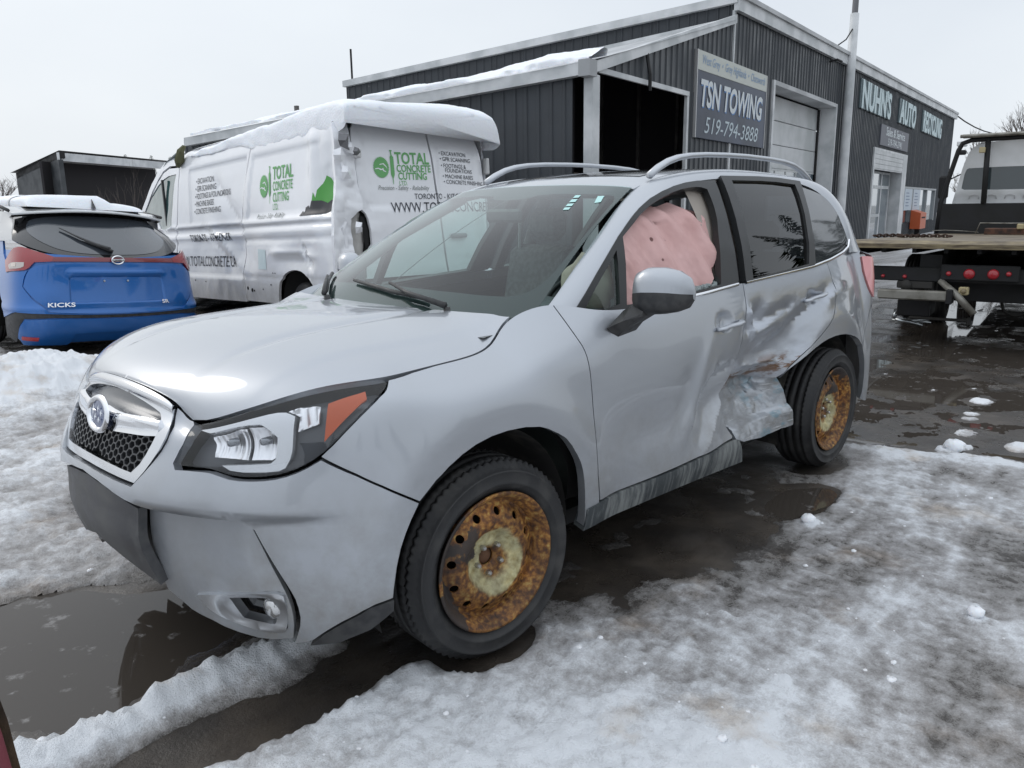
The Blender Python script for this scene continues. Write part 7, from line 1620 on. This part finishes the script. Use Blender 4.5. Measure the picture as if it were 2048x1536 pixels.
def ground_mat():
    m = mat('wet_yard', (.04, .035, .03), .4); N, L, b = nodes(m); tc = N.new('ShaderNodeTexCoord')
    def nz(s, d, r=.6):
        n = N.new('ShaderNodeTexNoise'); n.inputs['Scale'].default_value = s; n.inputs['Detail'].default_value = d; n.inputs['Roughness'].default_value = r; L.new(tc.outputs['Object'], n.inputs['Vector']); return n.outputs['Fac']
    def ramp(src, st):
        r = N.new('ShaderNodeValToRGB'); e = r.color_ramp.elements
        while len(e) < len(st): e.new(.5)
        for q, (p, c_) in zip(e, st): q.position = p; q.color = (*c_, 1)
        L.new(src, r.inputs[0]); return r.outputs[0]
    L.new(ramp(nz(3.5, 9), [(.3, (.022, .019, .017)), (.5, (.042, .035, .029)), (.7, (.075, .062, .05))]), b.inputs['Base Color'])
    r = N.new('ShaderNodeMapRange'); r.inputs['From Min'].default_value = .38; r.inputs['From Max'].default_value = .62; r.inputs['To Min'].default_value = .10; r.inputs['To Max'].default_value = .55; L.new(nz(2.2, 6), r.inputs['Value']); L.new(r.outputs[0], b.inputs['Roughness'])
    bp = N.new('ShaderNodeBump'); bp.inputs['Distance'].default_value = .004; bp.inputs['Strength'].default_value = .7; L.new(nz(70, 6, .7), bp.inputs['Height']); L.new(bp.outputs[0], b.inputs['Normal']); return m
def slush_mat():
    m = mat('slush', (.6, .6, .6), .5, 0, Specular_IOR_Level=.4); N, L, b = nodes(m); tc = N.new('ShaderNodeTexCoord')
    def nz(s, d, r=.6, ms=None):
        n = N.new('ShaderNodeTexNoise'); n.inputs['Scale'].default_value = s; n.inputs['Detail'].default_value = d; n.inputs['Roughness'].default_value = r; src = tc.outputs['Object']
        if ms: mp = N.new('ShaderNodeMapping'); mp.inputs['Scale'].default_value = ms; L.new(src, mp.inputs[0]); src = mp.outputs[0]
        L.new(src, n.inputs['Vector']); return n.outputs['Fac']
    def math_(op, a, c_, d=None):
        q = N.new('ShaderNodeMath'); q.operation = op
        for i, v in enumerate((a, c_, d)):
            if v is None: continue
            L.new(v, q.inputs[i]) if not isinstance(v, (int, float)) else setattr(q.inputs[i], 'default_value', v)
        return q.outputs[0]
    at = N.new('ShaderNodeAttribute'); at.attribute_name = 'white'; at2 = N.new('ShaderNodeAttribute'); at2.attribute_name = 'cover'
    f = math_('ADD', at.outputs['Fac'], math_('MULTIPLY_ADD', nz(24, 8, .7), 1.1, -.55)); f = math_('ADD', f, math_('MULTIPLY_ADD', nz(150, 4, .6), .5, -.25))
    f = math_('ADD', f, math_('MULTIPLY_ADD', at2.outputs['Fac'], .5, -.22))
    r = N.new('ShaderNodeValToRGB'); e = r.color_ramp.elements
    st = [(.02, (.07, .063, .058)), (.25, (.20, .19, .182)), (.5, (.36, .35, .35)), (.75, (.56, .565, .58)), (1.05, (.76, .78, .81))]
    while len(e) < len(st): e.new(.5)
    for q, (p, c_) in zip(e, st): q.position = p; q.color = (*c_, 1)
    L.new(f, r.inputs[0])
    # tan dirt stains
    d = N.new('ShaderNodeMapRange'); d.inputs['From Min'].default_value = .56; d.inputs['From Max'].default_value = .74; L.new(nz(2.4, 7, .6), d.inputs['Value'])
    mx = N.new('ShaderNodeMix'); mx.data_type = 'RGBA'; mx.blend_type = 'MULTIPLY'; L.new(d.outputs[0], mx.inputs['Factor']); L.new(r.outputs[0], mx.inputs['A']); mx.inputs['B'].default_value = (.72, .60, .48, 1); L.new(mx.outputs['Result'], b.inputs['Base Color'])
    q = N.new('ShaderNodeMapRange'); q.inputs['From Min'].default_value = .1; q.inputs['From Max'].default_value = .8; q.inputs['To Min'].default_value = .22; q.inputs['To Max'].default_value = .70; L.new(f, q.inputs['Value']); L.new(q.outputs[0], b.inputs['Roughness'])
    bp = N.new('ShaderNodeBump'); bp.inputs['Distance'].default_value = .006; L.new(math_('MULTIPLY_ADD', nz(55, 7, .7), 1.0, nz(190, 3, .6)), bp.inputs['Height']); L.new(bp.outputs[0], b.inputs['Normal']); return m
tri_grid(gz_, None, None, 'ground', ground_mat())
sl = tri_grid(sz, (c > -.02) & near, dict(white=w, cover=np.clip(c, 0, 1)), 'slush_snow', slush_mat(), 'stuff')
WAT = mat('puddle_water', (.055, .047, .040), .03, 0, Specular_IOR_Level=.55, IOR=1.33)
def watm():
    N, L, b = nodes(WAT); tc = N.new('ShaderNodeTexCoord'); n = N.new('ShaderNodeTexNoise'); n.inputs['Scale'].default_value = 9; n.inputs['Detail'].default_value = 9; n.inputs['Roughness'].default_value = .65; L.new(tc.outputs['Object'], n.inputs['Vector'])
    r = N.new('ShaderNodeValToRGB'); r.color_ramp.elements[0].position = .60; r.color_ramp.elements[1].position = .72; r.color_ramp.elements[0].color = (.055, .047, .04, 1); r.color_ramp.elements[1].color = (.25, .24, .235, 1); L.new(n.outputs['Fac'], r.inputs[0]); L.new(r.outputs[0], b.inputs['Base Color'])
    q = N.new('ShaderNodeMapRange'); q.inputs['From Min'].default_value = .58; q.inputs['From Max'].default_value = .7; q.inputs['To Min'].default_value = .03; q.inputs['To Max'].default_value = .4; L.new(n.outputs['Fac'], q.inputs['Value']); L.new(q.outputs[0], b.inputs['Roughness'])
watm()
for (x0, x1, y0, y1, z, lab) in ((-1.75, -.25, -.35, .95, -.0035, 0), (1.6, 2.45, -1.25, -.8, -.0035, 0), (3.0, 14.5, -4.5, 1.8, -.0050, 0)):
    V, F = grid_mesh(np.array([[(a, b_, z) for b_ in np.linspace(y0, y1, 8)] for a in np.linspace(x0, x1, 12)])); o = obj('puddle_water', V, F, WAT); o['kind'] = 'structure'
# loose lumps of snow
rg = np.random.RandomState(5); LV, LF = [], []
def lump(cx, cy, cz, r, seed):
    rr = np.random.RandomState(seed); V = []; F = []; n, mm = 9, 6
    for i in range(mm+1):
        t = math.pi*i/mm
        for j in range(n): p = 2*math.pi*j/n; k = 1+.35*(rr.rand()-.5); V.append((cx+r*1.15*k*math.sin(t)*math.cos(p), cy+r*k*math.sin(t)*math.sin(p), cz+r*.62*k*math.cos(t)))
    for i in range(mm):
        for j in range(n): F.append((i*n+j, i*n+(j+1) % n, (i+1)*n+(j+1) % n, (i+1)*n+j))
    return V, F
cand = np.where((c > .25) & (w > .55) & (np.hypot(x+.6, y+.8) < 3.6) & (y < 1.6))[0]; pick = rg.choice(cand, 220, replace=False)
for i, p in enumerate(pick): r_ = .004+.011*rg.rand()**3; v = lump(x[p], y[p], sz[p]-r_*.1, r_, i); LV += v[0]; n0 = len(LV)-len(v[0]); LF += [tuple(k_+n0 for k_ in f) for f in v[1]]
o = obj('snow_crumbs', LV, LF, SNOW, smooth=True); o['kind'] = 'stuff'
for (bx, by, r_, lab) in ((3.43, -1.31, .062, 'rounded lump of snow on the wet ground behind the rear wheel'), (1.75, -1.155, .035, 'small white snow lump by the brown puddle'), (1.31, -1.96, .030, 'small snow lump alone in the right foreground')):
    o = obj('snow_lump', *lump(0, 0, 0, r_, 77), SNOW, smooth=True); o.location = (bx, by, .028); o['label'] = lab; o['category'] = 'snow'
# ================================================================ brown garment edge of a bystander at the lower left
gm = empty('brown_coat', (-1.60, -1.70, .60)); gm['label'] = 'brown coat edge with a dark red hem cut off by the lower left corner'; gm['category'] = 'coat'
EP = [tuple(np.array(q_)+np.array([-.69, .72, 0])*.018) for q_ in [(-1.549, -1.716, 1.075), (-1.545, -1.738, 1.045), (-1.533, -1.749, 1.027), (-1.536, -1.758, .991), (-1.534, -1.768, .968), (-1.533, -1.779, .938), (-1.530, -1.793, .895), (-1.526, -1.80, .83), (-1.52, -1.81, .70), (-1.515, -1.82, .58)]]
lf = np.array([-.69, .72, 0.0]); dp = np.array([-.72, -.69, 0])
def coat(off0, off1, thick, nm, m, n=10, wav=.012):
    A = []
    for i, e in enumerate(EP):
        row = []
        for j in range(n):
            t = off0+(off1-off0)*j/(n-1); row.append(np.array(e)-np.array([-1.60, -1.70, .60])+lf*t-dp*(wav*math.sin(t*55+i*.35)+.25*t*t*3)+dp*thick)
        A.append(row)
    V, F = grid_mesh(np.array(A)); obj(nm, V, F, m, gm, smooth=True)
CLO = noise_col(mat('brown_cloth', (.09, .05, .03), .85), (.035, .022, .014), (.07, .042, .022), 18, bump=.001, bscale=300)
coat(.004, .28, 0, 'cloth_front', CLO); coat(.004, .28, -.012, 'cloth_lining', CLO)
V, F = tube([tuple(np.array(e)-np.array([-1.60, -1.70, .60])) for e in EP], .0045, 8, flat=1.6); obj('hem', V, F, mat('red_hem', (.13, .02, .03), .7), gm, smooth=True)
